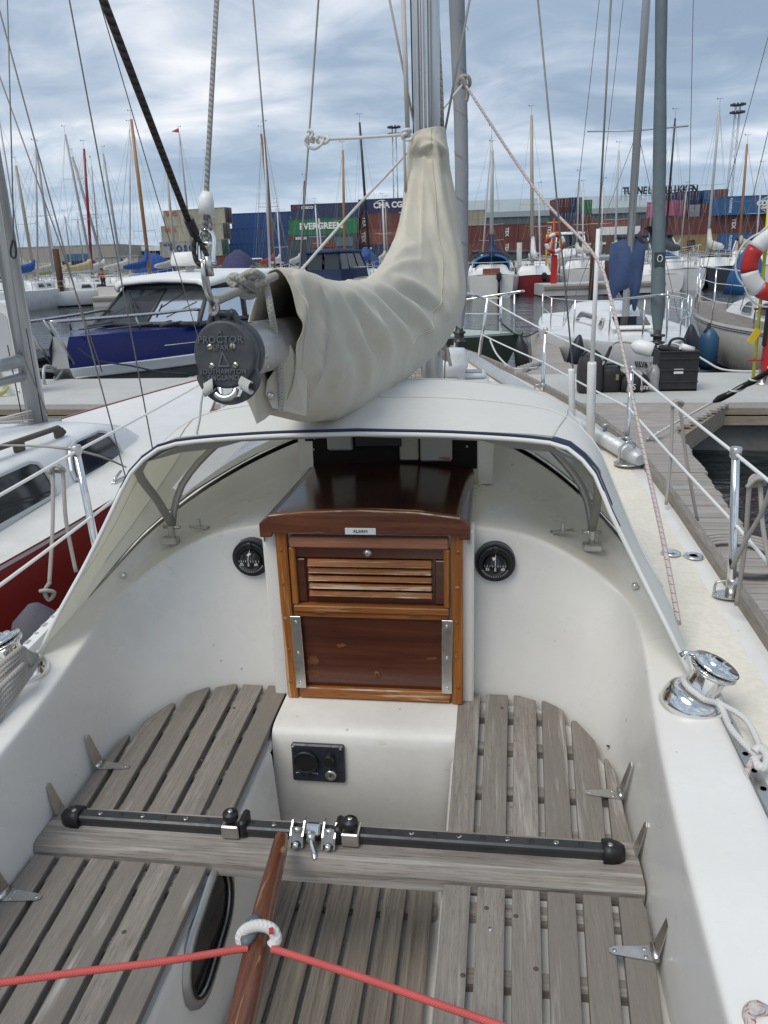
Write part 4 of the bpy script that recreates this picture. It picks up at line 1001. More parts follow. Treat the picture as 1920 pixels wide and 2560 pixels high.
for k in range(9):
    x0 = 1012 + k * 5; q = MB(); q.tube(cr([at(x0 + 8, 880, y=3.80), at(x0 - 2, 915 + 3 * (k % 3), y=3.78), at(x0 + 3, 955 + 4 * (k % 2), y=3.77), at(x0 + 10, 975, y=3.78)], 4), .0062, 6); q.build('halyard_hank', BFROPE, mast)
for k in range(4):
    q = MB(); q.tube(cr([at(1100, 856 + 4 * k, y=3.9), at(1112 + 3 * k, 862 + 6 * k, y=3.88), at(1120, 885 + 5 * k, y=3.87), at(1106, 878 + 6 * k, y=3.88)], 4), .007, 6); q.build('halyard_hank', GROPE, mast)
q = MB(); q.tube(cr([at(1118, 870, y=3.87), at(1122, 895, y=3.86), at(1127, 915, y=3.86)], 4), .008, 6); q.build('halyard_tail', GROPE, mast)
for dx in (-.05, .07):
    q = MB(); q.tube([V((MX + dx, MY - .06, 1.33)), V((MX + dx * 1.3, MY - .07, 1.75))], .0035, 6); q.build('downhaul', WIRE, mast)
# ================================================================== SAIL COVER ON THE BOOM
from mathutils import noise as MN
CANV = mat('sail_cover_canvas', fn=grime((.575, .535, .44), (.45, .415, .335), .55, 4, (.8, .95), .12, 1400, fine=.06), **{'Specular IOR Level': .2, 'Sheen Weight': .15})
RG = [((690, 672), (664, 1030), 1.60, (.057, 0, 0)), ((738, 674), (722, 1046), 1.74, (.074, 0, 0)), ((800, 698), (790, 1052), 2.02, (.105, -.01, 0)), ((868, 705), (875, 1030), 2.36, (.11, -.03, 0)),
      ((925, 694), (958, 974), 2.72, (.105, -.06, 0)), ((962, 662), (1032, 918), 3.05, (.10, -.10, 0)), ((985, 608), (1108, 852), 3.42, (.07, -.15, 0)), ((1001, 548), (1160, 752), 3.66, (.03, -.17, 0)),
      ((1010, 488), (1155, 632), 3.80, (.0, -.17, 0)), ((1016, 430), (1143, 520), 3.86, (0, -.16, 0)), ((1021, 385), (1127, 430), 3.88, (0, -.145, 0)), ((1026, 352), (1118, 362), 3.89, (0, -.13, 0)), ((1036, 338), (1113, 322), 3.90, (0, -.12, 0))]
A_ = cr([at(*a, y=y) for a, b, y, s in RG], 11); B_ = cr([at(*b, y=y) for a, b, y, s in RG], 11); S_ = cr([s for a, b, y, s in RG], 11)
NR = 128; rings = []
def pxy(p):
    d = p - CAM; w_ = d.dot(_f); return 960 + F * d.dot(CR) / w_, 1280 - F * d.dot(CU) / w_
# the big creases of the cloth, where the photograph shows them: path, height, half width
FOLDS = [([(739, 690), (753, 758), (745, 812), (739, 850)], .007, 9), ([(748, 690), (778, 740), (792, 792), (788, 853), (775, 918), (762, 1000)], .016, 12), ([(800, 762), (811, 815), (805, 875), (788, 945)], -.014, 13),
    ([(787, 723), (817, 784), (831, 849), (836, 914), (832, 970)], .012, 13), ([(822, 723), (857, 784), (888, 849), (910, 905), (918, 960)], .012, 15), ([(838, 760), (862, 830), (872, 900)], -.008, 13), ([(852, 723), (909, 784), (953, 849), (976, 914)], .013, 15), ([(878, 760), (925, 830), (948, 900)], -.009, 14),
    ([(878, 716), (961, 775), (1010, 840), (1020, 880)], .012, 16), ([(926, 710), (1000, 749), (1058, 803), (1080, 840)], .013, 15), ([(930, 735), (995, 785), (1040, 840)], -.008, 14), ([(978, 697), (1047, 723), (1106, 760), (1122, 800)], .013, 15), ([(985, 722), (1050, 755), (1090, 790)], -.009, 13),
    ([(952, 694), (1017, 662), (1070, 655)], .008, 12), ([(969, 667), (1017, 625), (1055, 612)], .006, 12), ([(1075, 545), (1110, 600), (1138, 680), (1146, 740)], .008, 12), ([(1070, 600), (1095, 660), (1100, 720)], -.006, 12),
    ([(1058, 420), (1056, 520), (1052, 655)], .004, 5), ([(1092, 410), (1104, 500), (1128, 600), (1140, 700)], .011, 13), ([(1112, 430), (1128, 520), (1146, 620)], -.008, 11), ([(1036, 420), (1028, 500), (1012, 580)], .009, 12), ([(1062, 440), (1080, 500), (1090, 580)], .005, 10),
    ([(1045, 338), (1043, 357), (1029, 388)], .010, 8), ([(1066, 340), (1083, 349), (1097, 363), (1114, 384)], .012, 8), ([(1052, 371), (1080, 361), (1092, 388), (1102, 420)], .011, 8), ([(1040, 395), (1060, 385), (1078, 400)], -.009, 9), ([(1098, 380), (1108, 410), (1120, 450)], -.009, 8)]
FOLDS = [([(v.x, v.y) for v in cr([(a, b, 0) for a, b in P_], 4)], h_, w_, min(a for a, b in P_) - 3 * w_, max(a for a, b in P_) + 3 * w_, min(b for a, b in P_) - 3 * w_, max(b for a, b in P_) + 3 * w_) for P_, h_, w_ in FOLDS]
def fold(p):
    x, y = pxy(p); t_ = 0.0
    for path, h_, w_, x0, x1, y0, y1 in FOLDS:
        if not (x0 < x < x1 and y0 < y < y1): continue
        dm = 1e9; n_ = len(path) - 1
        for i_ in range(n_):
            ax, ay = path[i_]; ux, uy = path[i_ + 1][0] - ax, path[i_ + 1][1] - ay
            s_ = max(0., min(1., ((x - ax) * ux + (y - ay) * uy) / (ux * ux + uy * uy))); dd_ = (x - ax - ux * s_) ** 2 + (y - ay - uy * s_) ** 2
            if dd_ < dm: dm = dd_; al = (i_ + s_) / n_
        e_ = min(1, 3.2 * min(al, 1 - al) + .25); t_ += h_ * e_ / (1 + (dm / (w_ * w_ * .55)) ** 1.25)
    return t_
for i, (a, b, s) in enumerate(zip(A_, B_, S_)):
    mid = a.lerp(b, .5); h = (a - b) * .5; t = i / (len(A_) - 1); r = []
    boomy = max(0, 1 - t * 1.8)
    for k in range(NR):
        th = 2 * PI * k / NR; c, sn = math.cos(th), math.sin(th)
        w = (1 - .28 * boomy * c)
        p = mid + h * (math.copysign(abs(c) ** .9, c)) + V(s) * (math.copysign(abs(sn) ** .85, sn) * w)
        n = (p - mid).normalized()
        # folds run from the top edge down and forward to the belly, and round the mast above
        side = 1 if sn > 0 else -1; q_ = th / PI if th <= PI else (2 * PI - th) / PI
        wob = MN.noise(V((t * 2.2, q_ * 1.3, side * 4.0))) * .55 + MN.noise(V((t * 6, q_ * 2.5, side * 9.0))) * .16
        def crease(x, pw): return (1 - abs(math.sin(PI * x))) ** pw
        env1 = max(0, MN.noise(V((t * 5.5, q_ * 2.6, 17.0 * side))) * 1.1 + .55); env2 = max(0, MN.noise(V((t * 8, q_ * 3.5, 31.0 * side))) + .42)
        x1 = 8.5 * (t - .085 * q_ - .02 * q_ * q_) + wob; x2 = 17 * (t - .14 * q_) + wob * 2.4 + .3
        if t > .62: x2 = q_ * 5.0 + t * 9 + wob * 2; x1 = x1 * .6 + q_ * 1.4
        belly = math.sin(PI * min(1, max(0, q_ * .86 + .10)))
        amp = belly * (.55 + .75 * math.exp(-((t - .30) / .25) ** 2)) * min(1, .35 + i / 6) * min(1, .3 + (len(A_) - 1 - i) / 8)
        if side > 0: p += n * 2.3 * fold(p)
        p += n * ((.012 * crease(x1, 1.7) * env1 + .011 * crease(x2, 1.8) * env2 - .006) * amp + .0045 * MN.noise(V((t * 10, q_ * 4, side * 2.0))) + .0012 * MN.noise(V((t * 45, q_ * 18, side * 3.0))))
        r.append(p)
    rings.append(r)
mb = MB(); mb.grid(rings, closed=True)
cover = thing('sail_cover', 'crumpled beige canvas sail cover laced over the boom and up around the mast', 'sail cover', at(700, 860, y=1.74))
mb.build('cover_canvas', CANV, cover, solid=.003)
# seams, hem, hanging flap, snap and stitching
q = MB(); q.tube([p + (p - A_[0].lerp(B_[0], .5)).normalized() * .002 for p in rings[3]] + [rings[3][0]], .0026, 6); q.build('hem_seam', CANV, cover)
q = MB(); q.tube([r[NR // 4 + 3] + V((.004, -.004, 0)) for r in rings[46:]], .0022, 6); q.build('seam', CANV, cover)
q = MB(); f = [at(630, 905, y=1.565), at(612, 985, y=1.555), at(642, 1060, y=1.565), at(662, 1048, y=1.585), at(692, 1022, y=1.605), at(660, 930, y=1.595)]
q.prism(f, (0, .003, 0)); q.build('hanging_flap', CANV, cover)
q = MB(); f = [at(722, 855, y=1.595), at(704, 897, y=1.590), at(668, 952, y=1.580), at(664, 985, y=1.575), at(681, 1020, y=1.575), at(765, 1040, y=1.625), at(768, 950, y=1.635)]
q.prism(f, (0, .003, 0)); q.build('front_flap', CANV, cover)
q = MB(); q.lathe([(0, .003), (.006, .0028), (.008, 0)], at(677, 990, y=1.573), Matrix(((.9, 0, .43), (0, 1, 0), (-.43, 0, .9))) @ XZ, 16); q.build('snap_stud', STEELB, cover)
# lacing rope and knot at the aft end
CORD = mat('frayed_cord', fn=rope_fn((.44, .42, .37), None, 1.0, 800.0, .7))
lace = thing('lashing_rope', 'frayed off white rope knotted between the boom end shackle and the sail cover', 'rope', at(560, 735, y=1.45))
q = MB(); q.tube(cr([at(536, 752, y=1.38), at(556, 744, y=1.42), at(585, 732, y=1.48), at(612, 722, y=1.52), at(640, 712, y=1.56)], 5), .0095, 10); q.build('strand', CORD, lace)
q = MB(); q.tube(cr([at(640, 727, y=1.56), at(628, 738, y=1.54), at(606, 735, y=1.51), at(598, 712, y=1.50), at(612, 694, y=1.52), at(640, 690, y=1.55), at(652, 706, y=1.555), at(640, 722, y=1.54), at(614, 706, y=1.50), at(586, 692, y=1.49), at(576, 702, y=1.49), at(590, 716, y=1.49)], 6), .0085, 10); q.build('knot', CORD, lace)
q = MB(); q.tube(cr([at(604, 692, y=1.515), at(632, 680, y=1.480), at(655, 692, y=1.500), at(668, 725, y=1.520), at(678, 780, y=1.510), at(690, 850, y=1.550), at(700, 920, y=1.575), at(703, 985, y=1.590), at(700, 1030, y=1.590)], 8), .0068, 10); q.build('strand', CORD, lace)
q = MB(); q.tube(cr([at(640, 712, y=1.500), at(665, 700, y=1.510), at(690, 690, y=1.610)], 5), .0085, 10); q.build('strand', CORD, lace)

# ================================================================== ROPES ABOARD
def rope(name, pts, r, m, label, cat='rope', n=6, res=8, parent=None, group=None, raw=False):
    q = MB(); q.tube(pts if raw else cr(pts, n), r, res); return q.build(name, m, parent, label=label, cat=cat, group=group)
# red shock cord tied round the tiller, through a white loop
tie = V((-.073, 1.032, .806))
rope('shock_cord', [at(-60, 2465, z=.84), at(200, 2430, z=.828), at(420, 2402, z=.818), at(585, 2375, z=.810), at(620, 2372, z=.807)], .0062, REDROPE, 'red shock cord running from the tiller to the left side of the cockpit', 'cord')
rope('shock_cord', [at(680, 2373, z=.807), at(720, 2384, z=.808), at(900, 2442, z=.805), at(1100, 2512, z=.80), at(1330, 2592, z=.80)], .0062, REDROPE, 'red shock cord running from the tiller down to the right under the picture edge', 'cord')
rope('tiller_loop', [at(607, 2362, z=.800), at(602, 2340, z=.812), at(618, 2322, z=.824), at(650, 2314, z=.830), at(680, 2324, z=.824), at(690, 2348, z=.812), at(678, 2366, z=.803)], .0105, mat('white_tape_rope', fn=rope_fn((.70, .69, .665), None, 1.0, 900., .85)), 'thick white rope loop around the tiller with one red fleck', 'rope loop')
q = MB(); q.box(at(678, 2327, z=.8345), (.008, .012, .003), M_rot('Z', .3)); q.build('red_fleck', PRINTR, bpy.data.objects['tiller_loop'])
# white sheet on the starboard winch
def wpt(a, r, h, c=wc, Mx=wM): return c + Mx @ V((r * math.cos(a), r * math.sin(a), h))
turns = [wpt(2.4 + k * .35, .042, .046 + .0014 * k, wc, wM) for k in range(18)]
rope('jib_sheet', [at(1905, 1905, z=.975), at(1830, 1825, z=.99), wpt(5.35, .055, .043), wpt(4.6, .046, .044)] + [wpt(4.2 - k * .4, .0425, .045) for k in range(13)] + [wpt(-.9, .05, .046), at(1865, 1800, z=.985), at(1905, 1880, z=.975)], .0065, WROPE, 'white sheet wound once around the right winch and led aft', 'sheet', 5, 10)
rope('jib_sheet', [at(1912, 1895, z=.985), at(1885, 1898, z=.985), at(1866, 1935, z=.972), at(1868, 1985, z=.955), at(1885, 2030, z=.952), at(1900, 2080, z=.95), at(1930, 2150, z=.95)], .0060, RFROPE, 'white rope end with red flecks hanging from the knot beside the right winch', 'rope')
q = MB(); q.tube(cr([at(1885, 1880, z=.985), at(1900, 1870, z=.992), at(1918, 1888, z=.99), at(1915, 1915, z=.98), at(1895, 1915, z=.98), at(1885, 1895, z=.985)], 5), .009, 10); q.build('sheet_knot', WROPE, label='white knot in the sheet at the right picture edge', cat='knot')
rope('mooring_line', [at(1920, 2530, z=.96), at(1890, 2518, z=.975), at(1872, 2535, z=.965), at(1880, 2575, z=.955), at(1905, 2600, z=.955)], .0085, RFROPE, 'white rope with red flecks looping in the bottom right corner', 'rope')
# grey sheet coiled on the port winch
pts_ = []
for k in range(6):
    o = k * .010
    pts_ += [at(-40, 1790 - k * 16, z=.99 + o), at(0, 1735 - k * 14, z=1.015 + o), at(40, 1685 - k * 11, z=1.03 + o), at(78 - 4 * k, 1642 - k * 4, z=1.045 + o * .6), at(90 - 3 * k, 1640 + 4 * k, z=1.032), at(86 - 4 * k, 1665 - 2 * k, z=1.02), at(50, 1720 - 10 * k, z=1.005 + o), at(0, 1790 - k * 14, z=.985 + o), at(-40, 1840 - 14 * k, z=.975 + o)]
rope('coiled_sheet', pts_, .0072, GROPE, 'grey sheet hung in a coil over the left winch', 'sheet', 4, 8)
# halyard with red flecks from the forestay knot to the deck, and its left part
KN = at(1160, 207, y=4.6)
rope('halyard_tail', [KN, at(1335, 470, y=4.1), at(1480, 630, y=3.55), at(1530, 760, y=3.3), at(1610, 1130, y=2.6), at(1660, 1360, y=2.1), at(1697, 1560, y=1.86)], .0068, RFROPE, 'white rope with red flecks slanting from the forestay knot down past the hood', 'rope', 8)
rope('halyard_tail', [KN, at(1105, 275, y=4.5), at(1010, 390, y=4.25), at(880, 530, y=4.0), at(740, 690, y=3.75)], .0068, WROPE, 'white rope slanting down left behind the mast towards the sail cover', 'rope', 8)
q = MB()
q.tube(cr([KN + V((-.02, 0, .03)), KN + V((.02, -.02, .025)), KN + V((.03, 0, -.01)), KN + V((0, .02, -.02)), KN + V((-.03, 0, .0)), KN + V((-.01, -.02, .02)), KN + V((.02, -.01, -.04)), KN + V((.012, 0, -.09))], 6), .010, 8)
q.build('rope_knot', GROPE, label='knot tying the slanting ropes to the wire right of the grey furled sail', cat='knot')
# line with bowline between the stay and the mast
y_ = 3.9
K1 = lambda px, py, d=0: at(px, py, y=y_ + d)
ln = thing('tied_line', 'white line with loose loops tied from the left stay across to the mast', 'line', K1(900, 340))
q = MB(); q.tube(cr([K1(818, 348), K1(900, 344), K1(990, 338), K1(1012, 336)], 5), .0072, 10); q.build('strand', WROPE, ln)
q = MB(); q.tube(cr([K1(776, 330), K1(770, 340, -.02), K1(764, 352), K1(770, 366), K1(786, 372), K1(800, 364, -.02), K1(808, 350), K1(800, 340), K1(792, 346, .02), K1(796, 356, .02), K1(812, 358), K1(821, 350, -.02), K1(816, 342), K1(808, 350, .02)], 6), .0075, 10)
q.tube(cr([K1(770, 330), K1(776, 326, -.02), K1(782, 335, -.02), K1(776, 346, -.02), K1(784, 355, .01), K1(776, 352, .02), K1(772, 347, .02), K1(796, 347, -.02)], 6), .0075, 10); q.build('bowline', WROPE, ln)
q = MB(); q.tube(cr([K1(1010, 345, -.2), K1(1005, 330, -.2), K1(1020, 324, -.22), K1(1026, 330, -.2), K1(1010, 336, -.22), K1(1008, 346, -.2), K1(1024, 350, -.22), K1(1027, 343, -.2), K1(1012, 338, -.2)], 6), .0078, 10); q.build('hitch', WROPE, ln)
# strands looped over the lifelines
def hang(label, px0, py0, yy, ends, m=GROPE, r=.0062):
    o = at(px0, py0, y=yy); q = MB()
    e1, e2 = [at(*e) if len(e) == 2 else at(e[0], e[1], y=e[2]) for e in ends]
    q.tube(cr([e1, o.lerp(e1, .5) + V((.0, 0, 0)), o + V((-.012, -.004, -.02)), o + V((-.006, 0, .012)), o + V((.008, .004, .010)), o + V((.018, .004, -.02)), o.lerp(e2, .5), e2], 6), r, 8)
    q.tube(cr([o + V((-.02, -.01, -.012)), o + V((0, -.012, .012)), o + V((.022, -.008, .006)), o + V((.02, .01, -.01)), o + V((-.01, .012, -.012))], 5), r, 8)
    q.build('fender_line', m, label=label, cat='rope')
hang('grey rope looped over the right lifeline with two ends hanging towards the jetty', 1690, 1010, 3.05, ((1665, 1262, 2.95), (1744, 1302, 3.05)))
hang('grey rope looped over the right lifeline just aft of the nearest stanchion', 1886, 1205, 1.98, ((1841, 1512, 2.05), (1930, 1440, 1.9)))
rope('fender_line', [at(1930, 1215, y=1.9), at(1900, 1290, y=1.95), at(1865, 1350, y=2.0), at(1830, 1420, y=2.05)], .006, GROPE, 'grey rope crossing behind the nearest right stanchion', 'rope')
hang('pair of grey strands looped over the left lifeline above the grey fender', 140, 1172, 2.2, ((123, 1460, 2.02), (190, 1430, 2.12)))
fen = thing('fender', 'dark grey cloth covered fender hanging between the two hulls on the left', 'fender', at(110, 1600, y=2.0))
q = MB(); q.lathe([(.0, -.34), (.05, -.33), (.085, -.28), (.09, -.1), (.088, .0), (.07, .05), (.035, .085), (.02, .10), (0, .105)], at(98, 1585, y=2.02), None, 18); q.build('fender_body', mat('fender_cover', (.10, .095, .12), .95, fn=grime((.11, .105, .13), (.05, .05, .06), .5, 12, (.9, 1), .4, 90)), fen)
q = MB(); q.tube(cr([at(125, 1455, y=2.02), at(112, 1478, y=2.01), at(122, 1500, y=2.02), at(136, 1482, y=2.02), at(116, 1476, y=2.0), at(100, 1478, y=2.0)], 5), .006, 8); q.build('fender_knot', GROPE, fen)
# spinnaker pole lashed on the side deck
pa, pb = at(1172, 890, z=1.20), at(1575, 1135, z=1.055)
pole = thing('spinnaker_pole', 'long weathered aluminium pole lying along the right side deck', 'pole', pb)
POLEM = mat('worn_pole', (.5, .52, .54), .5, .4, fn=grime((.58, .60, .62), (.40, .41, .42), .6, 9, (.4, .6), fine=.25))
q = MB(); q.tube([pa, pa.lerp(pb, .5) + V((0, 0, -.004)), pb], .038, 18); q.build('pole_tube', POLEM, pole)
q = MB(); q.tube([pb, pb + (pb - pa).normalized() * .05, pb + (pb - pa).normalized() * .10], [.042, .042, .024], 16); q.build('pole_end', POLEM, pole)
q = MB(); c = pa.lerp(pb, .90) + V((0, 0, .042)); q.lathe([(.010, -.01), (.010, .02), (.018, .024), (.018, .032), (0, .034)], c, n=12); q.build('shackle_stud', STEELB, pole)
hb = at(1565, 1160, z=1.02)
br = MB(); u_ = (pb - pa).normalized()
for d in (-.035, .035):
    w_ = V((u_.y, -u_.x, 0)) * d; br.tube(cr([hb + w_ + V((0, 0, .0)), hb + w_ + V((0, .0, .07)), hb + w_ * .5 + u_ * .02 + V((0, 0, .105)), hb + u_ * .02 + V((0, 0, .112))], 5), .006, 8)
br.lathe([(.055, 0), (.055, .006), (.05, .008)], hb, n=20)
br.build('pole_bracket', STEELB, yacht)
# ================================================================== WATER, PONTOONS
def water_fn(n, b):
    v = n.coord('Object', (1, 1, 1)); v2 = n.coord('Object', (.55, 1.5, 1), (0, 0, .2))
    h = n.math('ADD', n.math('MULTIPLY', n.noise(v2, 1.6, 4, .55, .4), 1.0), n.math('MULTIPLY', n.noise(v, 7.0, 3, .5, .3), .25))
    h = n.math('ADD', h, n.math('MULTIPLY', n.noise(v2, .35, 2, .5), 1.2))
    n.put(n.bump(h, .5, .11), b.inputs['Normal'])
WATER = mat('harbour_water', (.012, .016, .018), .04, fn=water_fn, **{'IOR': 1.33})
q = MB(); q.poly([(-900, -60, 0), (900, -60, 0), (900, 1500, 0), (-900, 1500, 0)]); q.build('water', WATER, kind='structure')

CONC = mat('concrete', fn=grime((.50, .50, .485), (.40, .39, .37), .6, 2.0, (.8, .95), .2, 150, fine=.15))
CONCD = mat('wet_concrete', fn=grime((.22, .215, .20), (.08, .08, .07), .7, 2.5, (.6, .9), .4, 60))
PLANKM = mat('pier_plank', fn=wood(((.22, .19, .165), (.38, .345, .315), (.50, .47, .44)), (2.5, 55, 55), crack=.7, rnd=.3))
FASC = mat('fascia_board', fn=wood(((.20, .16, .12), (.32, .27, .21), (.42, .37, .30)), (2.0, 40, 40), crack=.6))
def pf(x): return 7.90 - .036 * x
def pk(x): return 9.86 - .030 * x
X0, X1 = -16.0, 12.0
q = MB()
a, b_, c, d = V((X0, pf(X0), .42)), V((X1, pf(X1), .42)), V((X1, pk(X1), .42)), V((X0, pk(X0), .42))
q.prism([a, b_, c, d], (0, 0, .08)); pon = q.build('jetty', CONC, kind='structure')
q = MB(); q.prism([V((X0, pf(X0) + .10, -.5)), V((X1, pf(X1) + .10, -.5)), V((X1, pk(X1) - .1, -.5)), V((X0, pk(X0) - .1, -.5))], (0, 0, .80)); q.build('float', CONCD, pon)
x = X0
while x < X1:
    w = min(2.4, X1 - x)
    for side, f, o in ((-1, pf, -.004), (1, pk, .004)):
        for z, h in ((.325, .095), (.418, .075)):
            p0, p1 = V((x + .004, f(x), z)), V((x + w - .004, f(x + w), z)); m3 = basis(p1 - p0, (0, 1, 0))
            q = MB(); q.box((p0 + p1) / 2 + V((0, side * .018, 0)), ((p1 - p0).length, .036, h - .006), m3, .003); q.build('fascia_board', FASC, pon)
    x += w
# finger pier on our right
def fr(y): return 1.40 + .076 * y + (max(0, y - 6.6) * .55)      # right edge
def fl(y): return 1.02 + .03 * y - max(0, y - 6.4) * .55
fp_ = MB()
for f, s in ((fl, 1), (fr, -1)):
    pts = [V((f(y) + s * .05, y, .37)) for y in (-3, 2, 6.4, 7.8)]
    for p0, p1 in zip(pts[:-1], pts[1:]): fp_.box((p0 + p1) / 2, ((p1 - p0).length, .08, .17), basis(p1 - p0, (0, 0, 1)) @ Matrix(((1, 0, 0), (0, 0, -1), (0, 1, 0))))
fpo = fp_.build('finger_pier', FASC, kind='structure')
y = -1.2
while y < 7.80:
    a = (fl(y + .05), fr(y + .05)); j = random.uniform(-.012, .012)
    q = MB(); q.box(((a[0] + a[1]) / 2 + j, y + .05, .484 + random.uniform(-.002, .002)), (a[1] - a[0] + .02, .093, .032), M_rot('Z', random.uniform(-.006, .006)), .004); q.build('plank', PLANKM, fpo); y += .104
q = MB()
for y0 in (1.0, 5.0): q.box((lerp(fl(y0), fr(y0), .5), y0, .1), (.55, 1.6, .55), ch=.03)
q.build('float', CONCD, fpo)
q = MB(); q.prism([V((fr(6.6) + .01, 6.62, .30)), V((fr(7.75) + .02, 7.8, .30)), V((fr(7.75) - .1, 7.82, .30)), V((fr(6.6) - .1, 6.7, .30))], (0, 0, .14)); q.build('gusset', mat('black_rubber', (.015, .015, .015), .7), fpo)
def finger(xc, y0, y1, w, lean=.045, name='finger_pier'):
    q = MB()
    for s in (-1, 1): q.box((xc + s * (w / 2 - .04) + lean * (y1 - y0) / 2, (y0 + y1) / 2, .38), (.08, y1 - y0, .16), M_rot('Z', -lean))
    o = q.build(name, FASC, kind='structure'); y = y0
    while y < y1:
        g = max(0, 1.1 - (y - y0)) * .42
        q = MB(); q.box((xc + lean * (y - y0), y + .05, .484), (w + 2 * g, .094, .032), M_rot('Z', -lean), .003); q.build('plank', PLANKM, o); y += .104 if y < y0 + 3.2 else .5
        if y > y0 + 3.2: break
    q = MB()
    while y < y1: q.box((xc + lean * (y - y0), y + .05, .484), (w, .094, .032), M_rot('Z', -lean)); y += .104
    tag(q.build('planks', PLANKM, o), kind='stuff')
    q = MB(); q.box((xc + lean * (y1 - y0), y1 - .5, .2), (w + .15, 1.0, .5), ch=.05); q.build('float', CONCD, o)
finger(1.12, 9.86, 15.2, .44)
finger(-3.0, 9.95, 15.2, .44)
q = MB(); q.prism([V((.62, 10.0, .28)), V((1.0, 11.2, .28)), V((.94, 11.2, .28)), V((.52, 10.0, .28))], (0, 0, .18)); q.build('rubber_gusset', MATS['black_rubber'], label='dark rubber fender strip on the left side of the far finger pier', cat='fender strip')
c = at(1505, 1046, y=pf(2.0) - .05)
q = MB(); q.box(c, (.18, .02, .115), ch=.004); rs = q.build('red_reflector', mat('red_plate', (.50, .018, .015), .35), label='red square plate on the front edge of the jetty', cat='reflector')

# ================================================================== BOATS
class B:
    """local frame: +y bow, z up from the waterline"""
    def __init__(s, root, loc, hd): s.root = root; s.M = Matrix.Translation(V(loc)) @ Matrix.Rotation(hd, 4, 'Z')
    def put(s, mb, name, m, parent=None, **k):
        mb.v = [tuple(s.M @ V(p)) for p in mb.v]; return mb.build(name, m, parent or s.root, **k)
def hull_fn(L, bm, fb, tr=.70, full=.42, rake=.10, sheer=.22, wl=.86, trake=.0):
    def half(t):
        if t < full: u = t / full; return bm / 2 * (tr + (1 - tr) * math.sin(u * PI / 2) ** .9)
        u = (t - full) / (1 - full); return bm / 2 * max(.0, 1 - u ** 2.1)
    def sh(t): return fb * (1 + sheer * (t - .35) ** 2 * 2.4 if t > .35 else 1 + .35 * sheer * (t - .35) ** 2 * 2)
    def ring(t, s):
        h, z = half(t), sh(t); y = -L / 2 + L * t; r = rake * L * max(0, (t - .55) / .45) ** 1.5; tr_ = -trake * max(0, 1 - t * 6)
        k = max(0, (t - .5) / .5)
        return [V((s * h, y, z)), V((s * h * 1.01, y - r * .03, z * .94)), V((s * h * (1.0 - .14 * k), y - r * .35 - tr_ * .3, z * .62)), V((s * h * (.97 - .30 * k), y - r * .68 - tr_ * .7, z * .25)), V((s * h * (wl - .36 * k), y - r * .95 - tr_, .0)), V((s * h * (.55 - .25 * k), y - r * 1.2 - tr_, -.25))]
    return half, sh, ring
def add_hull(Bt, L, bm, fb, hm, dm, bootm=None, stripe=None, N=22, **k):
    half, sh, ring = hull_fn(L, bm, fb, **k)
    ts = [i / N for i in range(N)] + [.985, 1.0]
    q = MB()
    for s in (-1, 1): q.grid([ring(t, s)[:5] for t in ts])
    q.poly([ring(0, 1)[i] for i in range(5)] + [ring(0, -1)[i] for i in range(4, -1, -1)])
    h = Bt.put(q, 'hull', hm)
    q = MB()
    for s in (-1, 1): q.grid([[ring(t, s)[4], ring(t, s)[5]] for t in ts])
    for s in (-1, 1): q.grid([[ring(t, s)[4] + V((s * .006, 0, -.01)), ring(t, s)[4].lerp(ring(t, s)[3], .38) + V((s * .008, 0, 0))] for t in ts])
    Bt.put(q, 'boot_top', bootm or hm)
    if stripe:
        q = MB()
        for s in (-1, 1):
            for f0, f1 in stripe[1:]:
                q.grid([[ring(t, s)[0].lerp(ring(t, s)[2], f0) + V((s * .020, 0, 0)), ring(t, s)[0].lerp(ring(t, s)[2], f1) + V((s * .020, 0, 0))] for t in ts])
        Bt.put(q, 'stripe', stripe[0])
    q = MB(); rows = []
    for t in ts:
        h_, z = half(t), sh(t) - .01; y = -L / 2 + L * t
        rows.append([V((h_ * u, y, z + .05 * (1 - u * u) * min(1, h_))) for u in (-1, -.5, 0, .5, 1)])
    q.grid(rows); Bt.put(q, 'deck', dm)
    return half, sh, ring
def add_cabin(Bt, y0, y1, w0, w1, z, h, m, front=.5, aft=.05, side=.10):
    """rounded cabin trunk; returns a point function (u along 0..1, v up the side 0..1, s)"""
    q = MB(); rows = []; N = 8
    def sec(y, w, hh):
        out = []
        for x, zz in ((1, 0), (1 - side * .5, .5), (1 - side, .84), (1 - side - .06, .95), (1 - side - .2, 1.0), (.3, 1.05), (0, 1.06)): out.append(V((w * x, y, z + hh * zz)))
        return [V((-p.x, p.y, p.z)) for p in out[:-1]] + out[::-1]
    rows.append(sec(y0, w0, .02)); rows.append(sec(y0 + aft, w0, h))
    for i in range(1, N): rows.append(sec(lerp(y0 + aft, y1 - front, i / N), lerp(w0, w1, (i / N) ** 1.6), h * (1 - .12 * i / N)))
    rows.append(sec(y1 - front, w1, h * .88)); rows.append(sec(y1 - front * .5, w1 * .93, h * .62)); rows.append(sec(y1 - front * .1, w1 * .8, h * .12)); rows.append(sec(y1, w1 * .7, .0))
    q.grid(rows); o = Bt.put(q, 'cabin', m)
    def pt(y, v, s, off=.012):
        u = max(0, min(1, (y - y0 - aft) / max(.01, (y1 - front - y0 - aft)))); w = lerp(w0, w1, u ** 1.6); hh = h * (1 - .12 * u)
        return V((s * (w * (1 - side * v) + off), y, z + hh * v))
    return o, pt
